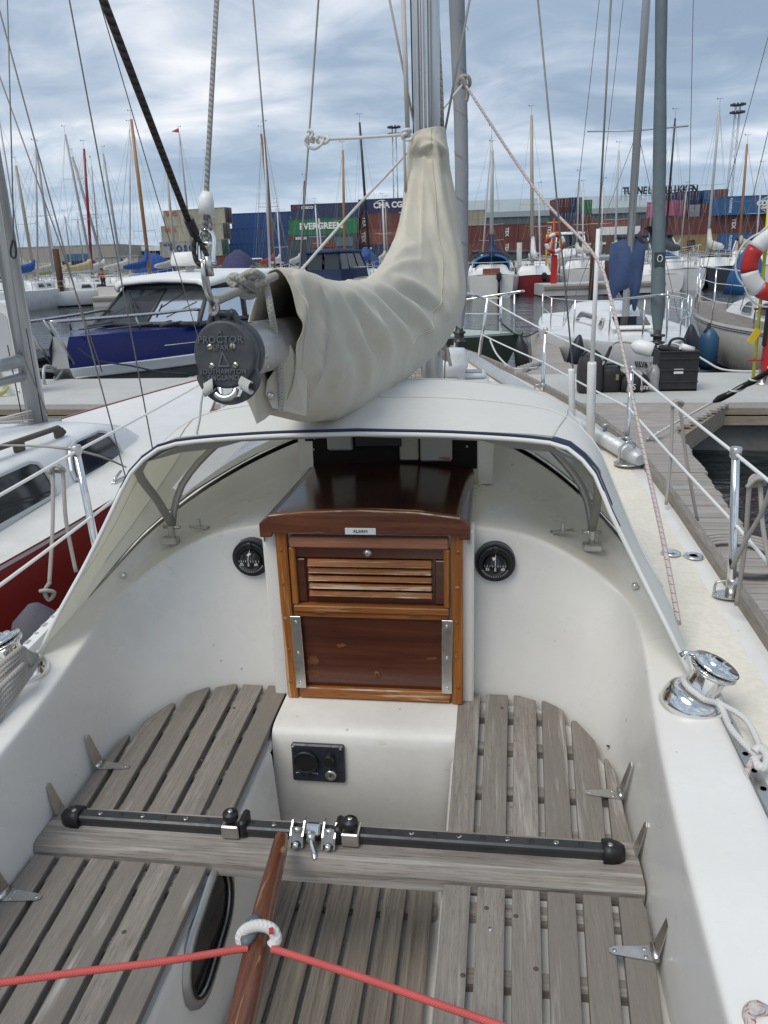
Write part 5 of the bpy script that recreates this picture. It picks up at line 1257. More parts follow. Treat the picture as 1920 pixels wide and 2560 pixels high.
def add_window(Bt, cab, pt, ya, yb, v0, v1, s, slant=.0, fm=None, rnd=True):
    def outline(g, off):
        a, b_, c, d = pt(ya - g + slant * 0, v0 - g * 2, s, off), pt(yb + g, v0 - g * 2, s, off), pt(yb + g - slant, v1 + g * 2, s, off), pt(ya - g + slant, v1 + g * 2, s, off)
        if not rnd: return [a, b_, c, d]
        P_ = [a, b_, c, d]; out = []
        for i in range(4):
            p, n_, q_ = P_[i], P_[(i + 1) % 4], P_[i - 1]; r = .36 * min((n_ - p).length, (q_ - p).length)
            e1 = p + (q_ - p).normalized() * r; e2 = p + (n_ - p).normalized() * r
            out += [e1, p.lerp(e1.lerp(e2, .5), .55), e2]
        return out
    q = MB(); q.loft([outline(.026, .002), outline(.022, .016), outline(.0, .016), outline(-.004, .004)], True, (False, False), False); f = Bt.put(q, 'window', fm or STEELB, cab)
    q = MB(); o = outline(0, .006); q.face([q.vs(o) + i for i in range(len(o))]); Bt.put(q, 'window_pane', DARKGL, f)
def add_mast(Bt, y, z0, z1, r, m, lean=(0, 0), spr=(), shroud=None, fore=None, back=None, wr=.005, wm=None, top=True):
    q = MB(); p0, p1 = V((0, y, z0)), V((lean[0], y + lean[1], z1)); n = 10 if r > .03 else 8
    q.tube([p0, p0.lerp(p1, .6), p1], [r, r, r * .75], n); o = Bt.put(q, 'mast', m)
    for t, w in spr:
        c = p0.lerp(p1, t); q = MB(); q.tube([c + V((-w, -.05, .03)), c, c + V((w, -.05, .03))], max(.011, wr * 1.6), 6); Bt.put(q, 'spreader', m, o)
    if top and r > .02:
        q = MB(); q.cyl(p1, p1 + V((0, 0, .45)), .006, n=5); q.tube([p1 + V((-.14, 0, .42)), p1 + V((.14, 0, .44))], .007, 5); q.ball(p1 + V((-.14, 0, .45)), .03, 5); Bt.put(q, 'masthead_vane', BLACK, o)
    q = MB()
    if shroud:
        for s in (-1, 1):
            if spr:
                c = p0.lerp(p1, spr[-1][0]); w = spr[-1][1]
                q.tube([p1, c + V((s * w, -.05, .03)), V((s * shroud[0], y - .05, shroud[1]))], wr, 5)
                q.tube([p0.lerp(p1, spr[0][0]), V((s * shroud[0] * .95, y - .35, shroud[1]))], wr, 5)
            else: q.tube([p0.lerp(p1, .9), V((s * shroud[0], y - .1, shroud[1]))], wr, 5)
    if fore: q.tube([p0.lerp(p1, fore[2] if len(fore) > 2 else .97), V((0, fore[0], fore[1]))], wr, 5)
    if back: q.tube([p1, V((0, back[0], back[1]))], wr, 5)
    if q.v: tag(Bt.put(q, 'rigging', wm or WIRE, o), kind='stuff')
    return o, p0, p1
def add_rails(Bt, half, sh, L, ts, h=.55, r=.012, bow=True, stern=False, m=None):
    m = m or STEEL
    P_ = lambda t, s, z: V((s * max(.03, half(t) - .06), -L / 2 + L * t, sh(t) + z))
    for s in (-1, 1):
        for t in ts: q = MB(); q.cyl(P_(t, s, 0), P_(t, s, h), r, n=7); Bt.put(q, 'stanchion', m)
        full = ([.86] if bow else []) + list(sorted(ts, reverse=True)) + ([.05] if stern else [])
        if len(full) > 1:
            q = MB()
            for z in (h * .97, h * .5): q.tube([P_(t, s, z) for t in full], r * .4, 6)
            tag(Bt.put(q, 'lifeline', VINYL), kind='stuff')
    if bow:
        q = MB(); q.tube(cr([P_(.86, -1, h), P_(.94, -1, h + .04), V((0, L / 2 - .02, sh(1) + h + .06)), P_(.94, 1, h + .04), P_(.86, 1, h)], 5), r * 1.1, 8); pu = Bt.put(q, 'pulpit', m)
        for s in (-1, 1):
            for t in (.86, .95): q = MB(); q.cyl(P_(t, s, 0), P_(t, s, h + (.03 if t > .9 else 0)), r, n=7); Bt.put(q, 'pulpit_leg', m, pu)
    if stern:
        q = MB(); q.tube(cr([P_(.10, -1, 0), P_(.10, -1, h), P_(.02, -1, h), P_(.02, 1, h), P_(.10, 1, h), P_(.10, 1, 0)], 4), r * 1.1, 8); Bt.put(q, 'pushpit', m)
def add_fender(Bt, p, L_, r, m, label=None):
    q = MB(); q.lathe([(0, -L_), (r * .5, -L_ + .01), (r, -L_ + r), (r, -r * 1.2), (r * .6, -r * .3), (r * .3, 0), (0, .01)], p, n=14)
    q2 = MB(); q2.cyl(p, p + V((0, 0, .35)), .006, n=5)
    f = thing('fender', label[0], 'fender', tuple(Bt.M @ V(p)))
    mw = Bt.M; q.v = [tuple(mw @ V(x)) for x in q.v]; q2.v = [tuple(mw @ V(x)) for x in q2.v]
    q.build('fender_body', m, f); q2.build('fender_line', GROPE, f)
def heading(frm, to): d = V(to) - V(frm); return math.atan2(-d.x, d.y)

BOATW = mat('boat_white', fn=grime((.76, .77, .77), (.62, .62, .60), .4, 1.5, (.25, .4), fine=.03))
BOATD = mat('boat_deck_white', fn=grime((.72, .72, .70), (.58, .57, .54), .5, 3, (.5, .7), fine=.05))
MALU = mat('mast_alu', fn=grime((.50, .51, .52), (.38, .39, .40), .5, 3, (.35, .5), streak=(1, 1, .2)), metal=.5)
REDH = mat('red_hull', fn=grime((.31, .028, .021), (.20, .018, .014), .5, 1.2, (.15, .3), fine=.04))
RUBB = MATS['black_rubber']
# ---- red hulled neighbour on the left
pb_ = thing('sailboat', 'white decked sailboat with a dark red hull moored close on the left', 'sailboat', (-2.62, 4.2, 0))
bow_, st_ = V((-2.40, 7.55, 0)), V((-2.95, .35, 0)); L = (bow_ - st_).length
Bt = B(pb_, (bow_ + st_) / 2, heading(st_, bow_))
half, sh, ring = add_hull(Bt, L, 1.86, .70, REDH, BOATD, mat('antifoul_dark', (.02, .02, .022), .6), (BOATD, (.0, .07)), tr=.8, full=.45, sheer=.25, rake=.08)
cab, pt = add_cabin(Bt, -2.2, 1.55, .75, .50, .68, .33, BOATW, front=.75, side=.16)
for ya, yb in ((-.92, .02), (.22, .92)):
    for s in (-1, 1): add_window(Bt, cab, pt, ya, yb, .20, .86, s, .05 if ya < 0 else .12, mat('pale_frame', (.55, .57, .58), .35, .3))
add_mast(Bt, .75, .96, 9.2, .062, MALU, (0, -.05), ((.5, .6),), (.84, .72), (3.5, .82, .8), None, .0045)
q = MB(); q.tube([V((0, .68, 1.40)), V((-.52, -1.7, 1.28))], .042, 14); q.tube([V((0, .68, 1.30)), V((-.60, -1.5, 1.16))], .028, 12); Bt.put(q, 'boom', ALU)
q = MB(); q.box((0, .75, .98), (.20, .24, .02), ch=.006); Bt.put(q, 'mast_step', GREYPL)
q = MB(); rp_ = [V((.42 - .03 * t, -.75 + 1.15 * t, 1.03 - .02 * t)) for t in (0, .33, .66, 1)]
q.tube([rp_[0] + V((0, -.08, -.03))] + [p + V((0, 0, .02)) for p in rp_] + [rp_[-1] + V((0, .05, -.02))], .017, 8)
for p in rp_: q.box(p - V((0, 0, .012)), (.025, .09, .055), ch=.008)
Bt.put(q, 'grab_rail', mat('dirty_teak', fn=wood(((.06, .05, .035), (.13, .11, .085), (.22, .20, .16)), (60, 4, 60))))
q = MB(); q.box((-.15, -1.5, 1.0), (.55, 1.0, .05), ch=.015); Bt.put(q, 'sliding_hatch', BOATW)
q = MB(); q.lathe([(.085, 0), (.085, .012), (.07, .03), (.03, .034), (0, .034)], (0, 2.25, .77), n=24); vt = Bt.put(q, 'deck_vent', WHITEPL)
for k in range(12): a = 2 * PI * k / 12; q = MB(); q.box((.077 * math.cos(a), 2.25 + .077 * math.sin(a), .793), (.016, .012, .012), M_rot('Z', a)); Bt.put(q, 'vent_hole', BLACK, vt)
for x, y in ((.34, -1.35), (.42, -1.18)): q = MB(); q.box((x, y, .985), (.10, .08, .05), ch=.01); q.tube([V((x, y, 1.0)), V((x + .08, y + .05, 1.03))], .015, 6); Bt.put(q, 'rope_clutch', BLACK)
for k in range(5):
    q = MB(); q.tube(cr([V((.02, .68, 1.0 + .02 * k)), V((-.15 - .05 * k, .3, 1.05 - .01 * k)), V((-.25 - .05 * k, -.5, 1.02)), V((-.2 - .08 * k, -1.6, 1.05))], 5), .006, 6); Bt.put(q, 'halyard', (RFROPE, WROPE, GROPE)[k % 3])
q = MB(); q.tube([V((.075, .70, 1.0)), V((.07, .70, 1.6))], .004, 6); q.tube([V((-.06, .68, 1.0)), V((-.07, .68, 1.5))], .004, 6); Bt.put(q, 'downhaul', WIRED)
for y in (.35, .75): q = MB(); q.box((.78, y, .72), (.03, .14, .02), ch=.004); q.tube([V((.78, y - .05, .74)), V((.76, y + .07, .76))], .008, 6); Bt.put(q, 'deck_cleat', STEELB)
a_, b2 = Bt.M @ V((.43, -.18, 1.06)), at(315, 1168, z=.75)
rope('tie_line', [a_, at(190, 1125, y=2.6), b2], .005, GROPE, 'thin grey line tied from the neighbour boat grab rail across to its deck', 'rope', 4)
for p_, r_ in (([at(18, -10, y=4.3), at(35, 600, y=4.3)], .004), ([at(-5, 180, y=4.4), at(150, 610, y=4.4), at(255, 930, y=4.4)], .0042), ([at(-5, 470, y=4.5), at(62, 900, y=4.55), at(118, 1035, y=4.6)], .005)):
    q = MB(); q.tube(p_, r_, 6); q.build('halyard', PWIRE, pb_)
q = MB(); q.tube(cr([at(33, 598, y=4.3), at(27, 622, y=4.3), at(28, 640, y=4.3), at(38, 644, y=4.3), at(40, 625, y=4.3), at(36, 600, y=4.3)], 4), .006, 6); q.build('snap_hook', BLACK, pb_)
# mooring strands at its bow
for px0, px1 in ((505, 430), (570, 560), (600, 585), (545, 470)):
    rope('mooring_line', [at(px0, 985, y=7.2), at(px1, 1100 if px1 < 500 else 1055, y=6.5)], .010, WROPE, {505: 'pale mooring rope slanting down beside the red bow', 570: 'pale mooring rope hanging upright right of the red bow', 600: 'rightmost pale mooring rope by the hanging canvas flap', 545: 'pale mooring rope between the red bow and the others'}[px0], 'rope', 2)

# ---- white racing yacht beyond the jetty
wb_ = thing('sailboat', 'white racing yacht with black lettering on its bow, moored behind the black crate', 'sailboat', (2.47, 13.6, 0))
L = 7.4; Bt = B(wb_, (2.47, 10.15 + L / 2, 0), PI)
half, sh, ring = add_hull(Bt, L, 2.4, .67, BOATW, BOATW, mat('boot_black', (.015, .015, .017), .5), None, tr=.78, full=.42, rake=.03, sheer=.18)
cab, pt = add_cabin(Bt, -1.6, 2.15, .72, .36, .67, .36, BOATW, front=1.5, side=.22)
for s in (-1, 1): add_window(Bt, cab, pt, -.6, .5, .3, .75, s, .12, GREYPL); add_window(Bt, cab, pt, .62, .98, .34, .72, s, .1, GREYPL)
q = MB(); q.box((0, 1.55, .89), (.62, .55, .05), M_rot('X', -.22), .03); fh_ = Bt.put(q, 'fore_hatch', WHITEPL); q = MB(); q.box((0, 1.55, .922), (.50, .42, .01), M_rot('X', -.22), .004); Bt.put(q, 'hatch_pane', DARKGL, fh_)
for k in range(5): q = MB(); q.box((-.14, 1.40 + k * .07, .95 - k * .016), (.26, .02, .012)); Bt.put(q, 'hatch_bar', GREYPL, fh_)
add_mast(Bt, 1.05, .95, 10.5, .058, MALU, (-.05, -.12), ((.205 if False else .2766, .72), (.66, .5)), (.95, .8), (3.55, .78, .85), (-3.6, .8), .005)
q = MB(); q.tube([V((0, 1.0, 1.85)), V((0, -2.2, 1.80))], .05, 10); Bt.put(q, 'boom', MALU)
MC = mat('navy_cover', fn=grime((.05, .085, .19), (.035, .055, .12), .6, 5, (.8, .95), .2, 60))
q = MB(); rr = []
for i, (dz, wx, wy) in enumerate(((0, .10, .12), (-.06, .26, .18), (-.35, .26, .24), (-.62, .24, .26), (-.80, .20, .2))):
    rr.append([V((wx * math.cos(a) + .012 * math.sin(a * 4 + i), 1.0 - .12 + wy * math.sin(a) + .035 * (i > 0) * math.sin(a * 5 + i * .5), 2.06 + dz + (.10 if i == 4 else .03) * math.sin(3 * a + i) - (.14 * (math.cos(a) < -.3) if i == 4 else 0))) for a in [2 * PI * k / 24 for k in range(24)]])
q.loft(rr, True); Bt.put(q, 'boom_cover', MC, solid=.01)
q = MB(); q.tube([V((-.16, 1.25, 2.12)), V((-.2, 1.45, 2.14))], [.10, .12], 16, False); Bt.put(q, 'spinnaker_cone', mat('dark_cone', (.05, .05, .055), .6), solid=.006)
FS = mat('slate_furled_sail', fn=grime((.115, .150, .165), (.075, .10, .11), .6, 3, (.7, .9), .2, 25))
q = MB(); f0, f1 = Bt.M @ V((0, 3.52, .90)), Bt.M @ V((.06, 1.15, 9.2)); inv = Bt.M.inverted()
rr = []
for i in range(24):
    t = i / 23; c = inv @ f0.lerp(f1, t); r = .085 * (1 - .35 * t) * (.55 if i == 0 else 1)
    rr.append([c + V((r * (1 + .07 * math.sin(2 * a + i * 1.3)) * math.cos(a), r * math.sin(a), .0)) for a in [2 * PI * k / 16 for k in range(16)]])
q.loft(rr, True); fu = Bt.put(q, 'furled_headsail', FS)
q = MB(); c = inv @ f0.lerp(f1, .11); q.box(c + V((0, .084, 0)), (.13, .01, .17), M_rot('X', .26)); lab = Bt.put(q, 'sail_badge', mat('badge_green', (.012, .03, .03), .6), fu)
q = MB(); q.tube([Bt.M @ (c + V((.03 * math.cos(a), .093, .01 + .04 * math.sin(a)))) for a in [2 * PI * k / 16 for k in range(17)]], .006, 5); q.tube([Bt.M @ (c + V((x, .093, -.06))) for x in (-.03, .03)], .006, 5); q.build('badge_ring', PRINTW, lab)
q = MB(); q.lathe([(.03, -.16), (.03, -.06), (.09, -.055), (.09, -.03), (.055, -.025), (.055, .03), (.09, .035), (.09, .06), (.04, .065), (.035, .12)], inv @ f0 - V((0, -.01, .05)), n=20); q.cyl(inv @ f0 - V((0, -.01, .6)), inv @ f0 - V((0, -.01, .2)), .022, n=8); Bt.put(q, 'furling_drum', MATS['drum_black'])
add_rails(Bt, half, sh, L, (.32, .55, .72), .55, .013)
q = MB(); q.lathe([(0, -.02), (.05, 0), (.085, .04), (.09, .1), (.09, .42), (.07, .5), (0, .56)], (.12, 3.35, .60), basis((0, 1, 0), (0, 0, 1)), 16)
q.v = [tuple(Matrix.Rotation(.25, 4, 'Z') @ V((p[0] + .10, p[1] - .0, p[2]))) if False else p for p in q.v]
fe = thing('fender', 'white fender with a dark end lying across the bow of the white racing yacht', 'fender', tuple(Bt.M @ V((.2, 3.5, .62))))
e0, e1 = at(1578, 862, y=10.05), at(1634, 876, y=9.98)
q = MB(); q.tube([e0, e0.lerp(e1, .12), e0.lerp(e1, .3), e0.lerp(e1, .85), e1], [.02, .06, .09, .09, .075], 16); q.build('fender_body', WHITEPL, fe)
q = MB(); q.tube([e0.lerp(e1, .80), e1, e1 + (e1 - e0) * .10], [.062, .078, .06], 14); q.tube([e1, e1 + (e1 - e0) * .2], .02, 8); q.build('fender_end', RUBB, fe)
nm = ring(.9, -1)
# bow lettering on the visible side
p0, p1 = at(1590, 935, y=10.20), at(1655, 940, y=10.08); dx = (p1 - p0).normalized()
bpy.context.view_layer.update(); dg_ = bpy.context.evaluated_depsgraph_get()
def hit(px, py):
    d = (CR * ((px - 960) / F) - CU * ((py - 1280) / F) + _f).normalized(); best = None
    for o in wb_.children:
        if o.name.startswith('hull'):
            Mi = o.matrix_world.inverted(); ok, loc, nn_, ix = o.ray_cast(Mi @ CAM, Mi.to_3x3() @ d)
            if ok: best = o.matrix_world @ loc
    return best or at(px, py, y=10.2)
pt_ = [hit(x, 934 + (x - 1580) * .04) for x in (1585, 1600, 1615, 1630, 1645, 1655)]
for ch, i in zip(('EKSEN', 'III'), (0, 1)):
    pass
wd = 'REKSEN III'; nw = len(wd)
for k, ch in enumerate(wd):
    if ch == ' ': continue
    t = k / (nw - 1); px_ = lerp(1590, 1636, t); h0, h1 = hit(px_ - 4, 911 + t * 3), hit(px_ + 4, 911 + t * 3); hu = hit(px_, 899 + t * 3); dx_ = (h1 - h0).normalized(); c_ = h0.lerp(h1, .5)
    text_obj('letter', ch, basis(dx_, (hu - c_)), c_ + (CAM - c_).normalized() * .02, .115, PRINTK, wb_, extrude=.004, bold=-.001, xs=.46)
for nme, (px, py, y_), lab_ in (('a', (1446, 855, 11.6), 'black fender between the finger pier and the white racing yacht'), ('b', (1728, 830, 11.4), 'dark navy fender on the right bow of the white racing yacht')):
    c = at(px, py, y=y_); q = MB(); q.lathe([(0, -.50), (.06, -.48), (.11, -.38), (.11, -.1), (.05, .05), (.02, .1), (0, .11)], c, M_rot('Y', .15 if nme == 'a' else -.1), 14); q.build('fender', mat('navy_fender', (.015, .018, .035), .45), label=lab_, cat='fender')
rope('mooring_line', [at(1650, 865, y=10.15), at(1690, 860, y=10.2), at(1760, 900, y=10.0), at(1800, 922, y=9.9), at(1850, 928, z=.52), at(1915, 928, z=.52)], .013, WROPE, 'white mooring rope from the racing yacht bow to the jetty on the right', 'rope')
rope('mooring_line', [at(1650, 870, y=10.1), at(1560, 855, y=10.4), at(1527, 865, y=10.2), at(1510, 905, y=9.9), at(1490, 950, z=.52)], .013, BFROPE, 'mooring rope from the racing yacht bow down behind the bags', 'rope')
q = MB(); q.tube([at(1527, 868, y=10.15), at(1508, 912, y=9.88)], [.02, .028], 10); q.build('mooring_snubber', RUBB, label='short black rubber snubber on the racing yacht mooring rope', cat='snubber')

# ---- cream yacht on the far right
cb = thing('sailboat', 'cream sailing yacht with a teak deck and two dark stripes, cut by the right edge', 'sailboat', (4.9, 13.5, 0))
CREAM = mat('cream_hull', fn=grime((.62, .595, .53), (.50, .48, .42), .4, 1.5, (.2, .35), fine=.03))
L = 7.0; Bt = B(cb, (5.28, 13.35, 0), .22)
half, sh, ring = add_hull(Bt, L, 2.5, .76, CREAM, mat('teak_deck', fn=wood(((.12, .10, .085), (.24, .21, .18), (.34, .31, .28)), (60, 2, 60))), mat('boot_navy', (.012, .014, .02), .5), (mat('stripe_navy', (.02, .035, .05), .5), (.14, .19), (.25, .30)), tr=.72, full=.45, rake=.12, sheer=.2)
cab, pt = add_cabin(Bt, -2.0, 1.9, .86, .50, .76, .40, BOATW, front=.9, side=.2)
for s in (-1, 1):
    for ya, yb in ((-1.5, -.6), (-.4, .3), (.45, .95)): add_window(Bt, cab, pt, ya, yb, .3, .8, s, .14, GREYPL)
add_rails(Bt, half, sh, L, (.2, .4, .6, .75), .6, .014)
q = MB(); q.tube([V((-.5, -1.5, 1.22)), V((-.42, 1.0, 1.16))], .02, 6); Bt.put(q, 'grab_rail', STEEL)
q = MB(); q.tube([V((0, 0, 1.5)), V((0, 0, 10.5))], .06, 8); Bt.put(q, 'mast', MALU)
BLUEF = mat('blue_fender', fn=grime((.022, .095, .19), (.018, .06, .12), .5, 8, (.35, .5)))
q = MB()
for p0_, p1_ in ((V((0, L / 2 - .15, 1.25)), V((0, 0, 10.3))), (V((-1.2, .1, 1.0)), V((0, 0, 9.9))), (V((1.2, .1, 1.0)), V((0, 0, 9.9))), (V((-1.2, -.3, 1.0)), V((0, 0, 5.8)))): q.tube([p0_, p1_], .006, 5)
tag(Bt.put(q, 'rigging', PWIRE), kind='stuff')
c = at(1775, 825, y=12.9); q = MB(); q.lathe([(0, -.62), (.09, -.61), (.15, -.52), (.15, -.12), (.09, -.02), (.04, .03), (0, .05)], c, n=18); fe = thing('fender', 'blue fender hanging on the cream yacht side', 'fender', c); q.build('fender_body', BLUEF, fe); q = MB(); q.lathe([(.085, -.03), (.06, .0), (.03, .05), (.02, .1), (0, .11)], c + V((-.02, 0, 0)), n=12); q.build('fender_cap', RUBB, fe); q = MB(); q.cyl(c + V((0, 0, .1)), c + V((.06, 0, .45)), .007, n=6); q.build('fender_line', GROPE, fe)

# ---- green boat left of the far finger
gb = thing('sailboat', 'dark green sailboat with a pale green deck beyond the jetty, right of the mast', 'sailboat', (-1.2, 13, 0))
GRN = mat('green_hull', fn=grime((.045, .06, .05), (.03, .035, .03), .5, 1.5, (.2, .4))); PGRN = mat('pale_green_deck', fn=grime((.42, .49, .46), (.34, .40, .37), .4, 3, (.5, .7)))
gbow, gst = V((.84, 11.35, 0)), V((-3.6, 15.4, 0)); L = (gbow - gst).length; Bt = B(gb, (gbow + gst) / 2, heading(gst, gbow))
half, sh, ring = add_hull(Bt, L, 2.2, .72, GRN, PGRN, RUBB, (PGRN, (0, .10)), tr=.7, full=.45, rake=.10)
cab, pt = add_cabin(Bt, -1.5, 1.6, .75, .45, .70, .42, PGRN, front=.35, side=.12)
add_window(Bt, cab, pt, -.6, .4, .3, .75, -1, .05); add_window(Bt, cab, pt, -.6, .4, .3, .75, 1, .05)
add_rails(Bt, half, sh, L, (.3, .5), .5, .014)
c = at(1300, 850, y=11.2); q = MB(); q.lathe([(0, -.55), (.07, -.52), (.10, -.45), (.10, -.1), (.05, 0), (.02, .06), (0, .07)], c, M_rot('Y', -.12), 14); q.build('fender', mat('black_fender', (.015, .015, .018), .5), label='black fender hanging at the bow of the dark green boat', cat='fender')
rope('mooring_line', [at(1250, 800, y=12.2), at(1262, 815, y=11.8), at(1305, 842, y=11.5), at(1345, 828, z=.55)], .014, RUBB, 'thick black mooring rope from the green boat to the far finger pier', 'rope')
rope('mooring_line', [at(1225, 850, y=11), at(1245, 890, y=10.4), at(1285, 922, y=10.0), at(1345, 918, z=.52)], .012, WROPE, 'white mooring ropes crossing in front of the green hull', 'rope')
q = MB(); q.tube([at(p, y_, z=.53) for p, y_ in ((1312, 925), (1325, 915), (1340, 912), (1350, 905))], .03, 6); q.build('chain', STEELB, label='chain on the jetty edge at the root of the far finger pier', cat='chain')

# ---- blue motor boat on the left
mb_ = thing('motor_boat', 'blue motor boat with a white wheelhouse, radar dome and silver lower hull', 'motor boat', (-4.9, 12.5, 0))
BLUEH = mat('metallic_blue', fn=grime((.004, .012, .125), (.003, .009, .085), .4, 1.0, (.2, .35), fine=.02), **{'Specular IOR Level': .35}); SILV = mat('silver_hull', fn=grime((.40, .40, .39), (.25, .24, .22), .6, 2, (.25, .4), streak=(1, 1, 3)), metal=.6)
L = 7.2; Bt = B(mb_, (-5.52 + .2 * 3.6, 10.05 + 3.53, 0), PI - .2)
hw = lambda t: 1.18 * (1 - max(0, (t - .42) / .58) ** 2.0 * .87)
def mring_(t, s):
    y = -L / 2 + L * t; h = hw(t); k = max(0, (t - .6) / .4)
    return [V((s * h * .90, y - .1 * k, 1.0 + .06 * k)), V((s * h * .97, y, .84 + .06 * k)), V((s * h, y, .60 + .04 * k)), V((s * h * 1.04, y, .58 + .05 * k)), V((s * h * 1.02, y - .05 * k, .44 + .06 * k)), V((s * h * .94, y - .25 * k, .16 + .06 * k)), V((s * h * .6, y - .5 * k, -.12))]
ts = [i / 16 for i in range(17)]
q = MB(); w = MB(); v_ = MB()
for s in (-1, 1):
    q.grid([mring_(t, s)[:3] for t in ts]); w.grid([mring_(t, s)[2:5] for t in ts], False); v_.grid([mring_(t, s)[4:] for t in ts])
q.poly([mring_(0, 1)[0], mring_(0, 1)[2], mring_(0, -1)[2], mring_(0, -1)[0]])
v_.poly([mring_(1, 1)[i] for i in (2, 3, 4, 5, 6)] + [mring_(1, -1)[i] for i in (6, 5, 4, 3, 2)]); 
q.grid([[mring_(t, s)[0] for s in (-1, 1)] + [] for t in ts]); 
v_.poly([mring_(1, 1)[0], mring_(1, 1)[2], mring_(1, -1)[2], mring_(1, -1)[0]])
Bt.put(q, 'hull', BLUEH); Bt.put(w, 'rubbing_band', BOATW); Bt.put(v_, 'bottom_plating', SILV)
q = MB()
for s in (-1, 1): q.tube([mring_(t, s)[4] + V((s * .02, 0, 0)) for t in ts], .022, 6)
Bt.put(q, 'spray_rail', SILV)
# wheelhouse: windscreen slopes up and back from the bow
def wh(y, w, z): return [V((-w, y, z)), V((w, y, z))]
base = [V((-.98, 1.55, 1.06)), V((.98, 1.55, 1.06)), V((1.05, -1.9, 1.02)), V((-1.05, -1.9, 1.02))]; topq = [V((-.80, .85, 1.60)), V((.80, .85, 1.60)), V((.92, -1.9, 1.62)), V((-.92, -1.9, 1.62))]
FRMK = mat('grey_frame', (.05, .052, .055), .5)
GLZ = mat('cabin_glass', (.22, .245, .26), .03, **{'Transmission Weight': .80, 'IOR': 1.25})
q = MB(); v0 = MB()
def pane(q, a, b_, c, d, g=.05, n=.0):
    m = (a + b_ + c + d) / 4; P2 = [p + (m - p).normalized() * g * 1.3 for p in (a, b_, c, d)]; nn = (b_ - a).cross(d - a).normalized()
    q.poly([p + nn * n for p in P2])
fr_ = MB()
def bar(a, b_, r=.035): fr_.tube([a, b_], r, 6)
for i in range(4): bar(base[i], topq[i]); bar(base[i], base[(i + 1) % 4], .04); bar(topq[i], topq[(i + 1) % 4], .05)
m0, m1 = base[0].lerp(base[1], .5), topq[0].lerp(topq[1], .5); bar(m0, m1, .03)
sA0, sA1 = base[1].lerp(base[2], .42), topq[1].lerp(topq[2], .36); sB0, sB1 = base[0].lerp(base[3], .42), topq[0].lerp(topq[3], .36); bar(sA0, sA1, .05); bar(sB0, sB1, .05)
whf = Bt.put(fr_, 'wheelhouse_frame', FRMK)
for nme, pts in (('windscreen', (base[0], m0, m1, topq[0])), ('windscreen', (m0, base[1], topq[1], m1)), ('side_window', (base[1], sA0, sA1, topq[1])), ('side_window', (sA0, base[2], topq[2], sA1)), ('side_window', (sB0, base[0], topq[0], sB1)), ('side_window', (base[3], sB0, sB1, topq[3])), ('rear_window', (base[2], base[3], topq[3], topq[2]))):
    q = MB(); q.poly(list(pts)); Bt.put(q, nme, GLZ, whf)
q = MB(); q.box((0, -.6, .98), (1.9, 2.6, .05)); q.box((-.45, -1.0, 1.15), (.5, .5, .5), ch=.08); q.box((.45, -1.0, 1.15), (.5, .5, .5), ch=.08); q.box((0, .6, 1.2), (1.6, .35, .2), ch=.05); Bt.put(q, 'cabin_interior', mat('dark_upholstery', (.05, .05, .055), .8))
q = MB(); rows = []
for y, w, z in ((1.05, .82, 1.62), (1.0, .90, 1.68), (.6, .97, 1.73), (-.6, 1.02, 1.77), (-1.7, 1.0, 1.75), (-2.15, .94, 1.71)):
    rows.append([V((w * x, y, z + dz)) for x, dz in ((-1, -.08), (-.97, .0), (-.85, .035), (-.4, .06), (0, .07), (.4, .06), (.85, .035), (.97, 0), (1, -.08))])
q.grid(rows); Bt.put(q, 'roof', BOATW, solid=.05)
q = MB(); q.lathe([(.17, .0), (.30, .02), (.31, .06), (.27, .20), (.24, .225), (.0, .235)], (-.1, .25, 1.92), n=28); rd = Bt.put(q, 'radar_dome', WHITEPL); q = MB(); q.cyl((-.1, .25, 1.75), (-.1, .25, 1.93), .07, n=12); Bt.put(q, 'radar_post', WHITEPL, rd)
q = MB()
for s in (-1, 1):
    q.tube(cr([V((s * .86, 1.1, 1.06)), V((s * .86, 1.3, 1.26)), V((s * .70, 2.2, 1.27)), V((s * .42, 3.2, 1.28)), V((s * .22, 3.9, 1.29))], 5), .024, 8); q.tube([V((s * .60, 2.6, 1.26)), V((s * .62, 2.55, 1.06))], .016, 6); q.tube([V((s * .34, 3.4, 1.28)), V((s * .28, 3.3, 1.02))], .016, 6); q.tube([V((s * .22, 3.9, 1.29)), V((s * .20, 3.55, .70))], .018, 6)
Bt.put(q, 'bow_rail', STEELB)
q = MB()
for s in (-1, 1): q.tube([V((s * .6, 1.10, 1.58)), V((s * .22, 1.40, 1.30))], .010, 5); q.tube([V((s * .28, 1.44, 1.36)), V((s * .20, 1.52, 1.16))], .012, 5)
Bt.put(q, 'wiper', BLACK)
q = MB()
for s in (-1, 1):
    q.box((s * .30, 2.35, 1.095), (.08, .9, .02), M_rot('Z', .12 * s), .008)
    q.tube([V((s * .62, 1.3, 1.09)), V((s * .66, 2.1, 1.08))], .022, 6)
Bt.put(q, 'deck_slot', FRMK)
q = MB()
for s in (-1, 1):
    for t0, t1, f in ((.35, .80, .30), (.45, .72, .62)): q.tube([mring_(t, s)[1].lerp(mring_(t, s)[2], f) + V((s * .006, 0, 0)) for t in [lerp(t0, t1, k / 6) for k in range(7)]], .006, 5)
    for t in (.3, .52): q.tube([mring_(t, s)[1] + V((s * .006, 0, -.0)), mring_(t, s)[2] + V((s * .006, 0, .03))], .005, 5)
Bt.put(q, 'pin_stripe', PRINTW)
pA, pB = Bt.M @ (mring_(.50, -1)[1].lerp(mring_(.50, -1)[2], .5)), Bt.M @ (mring_(.40, -1)[1].lerp(mring_(.40, -1)[2], .5)); dd = (pB - pA).normalized(); nn = dd.cross(V((0, 0, 1))).normalized()
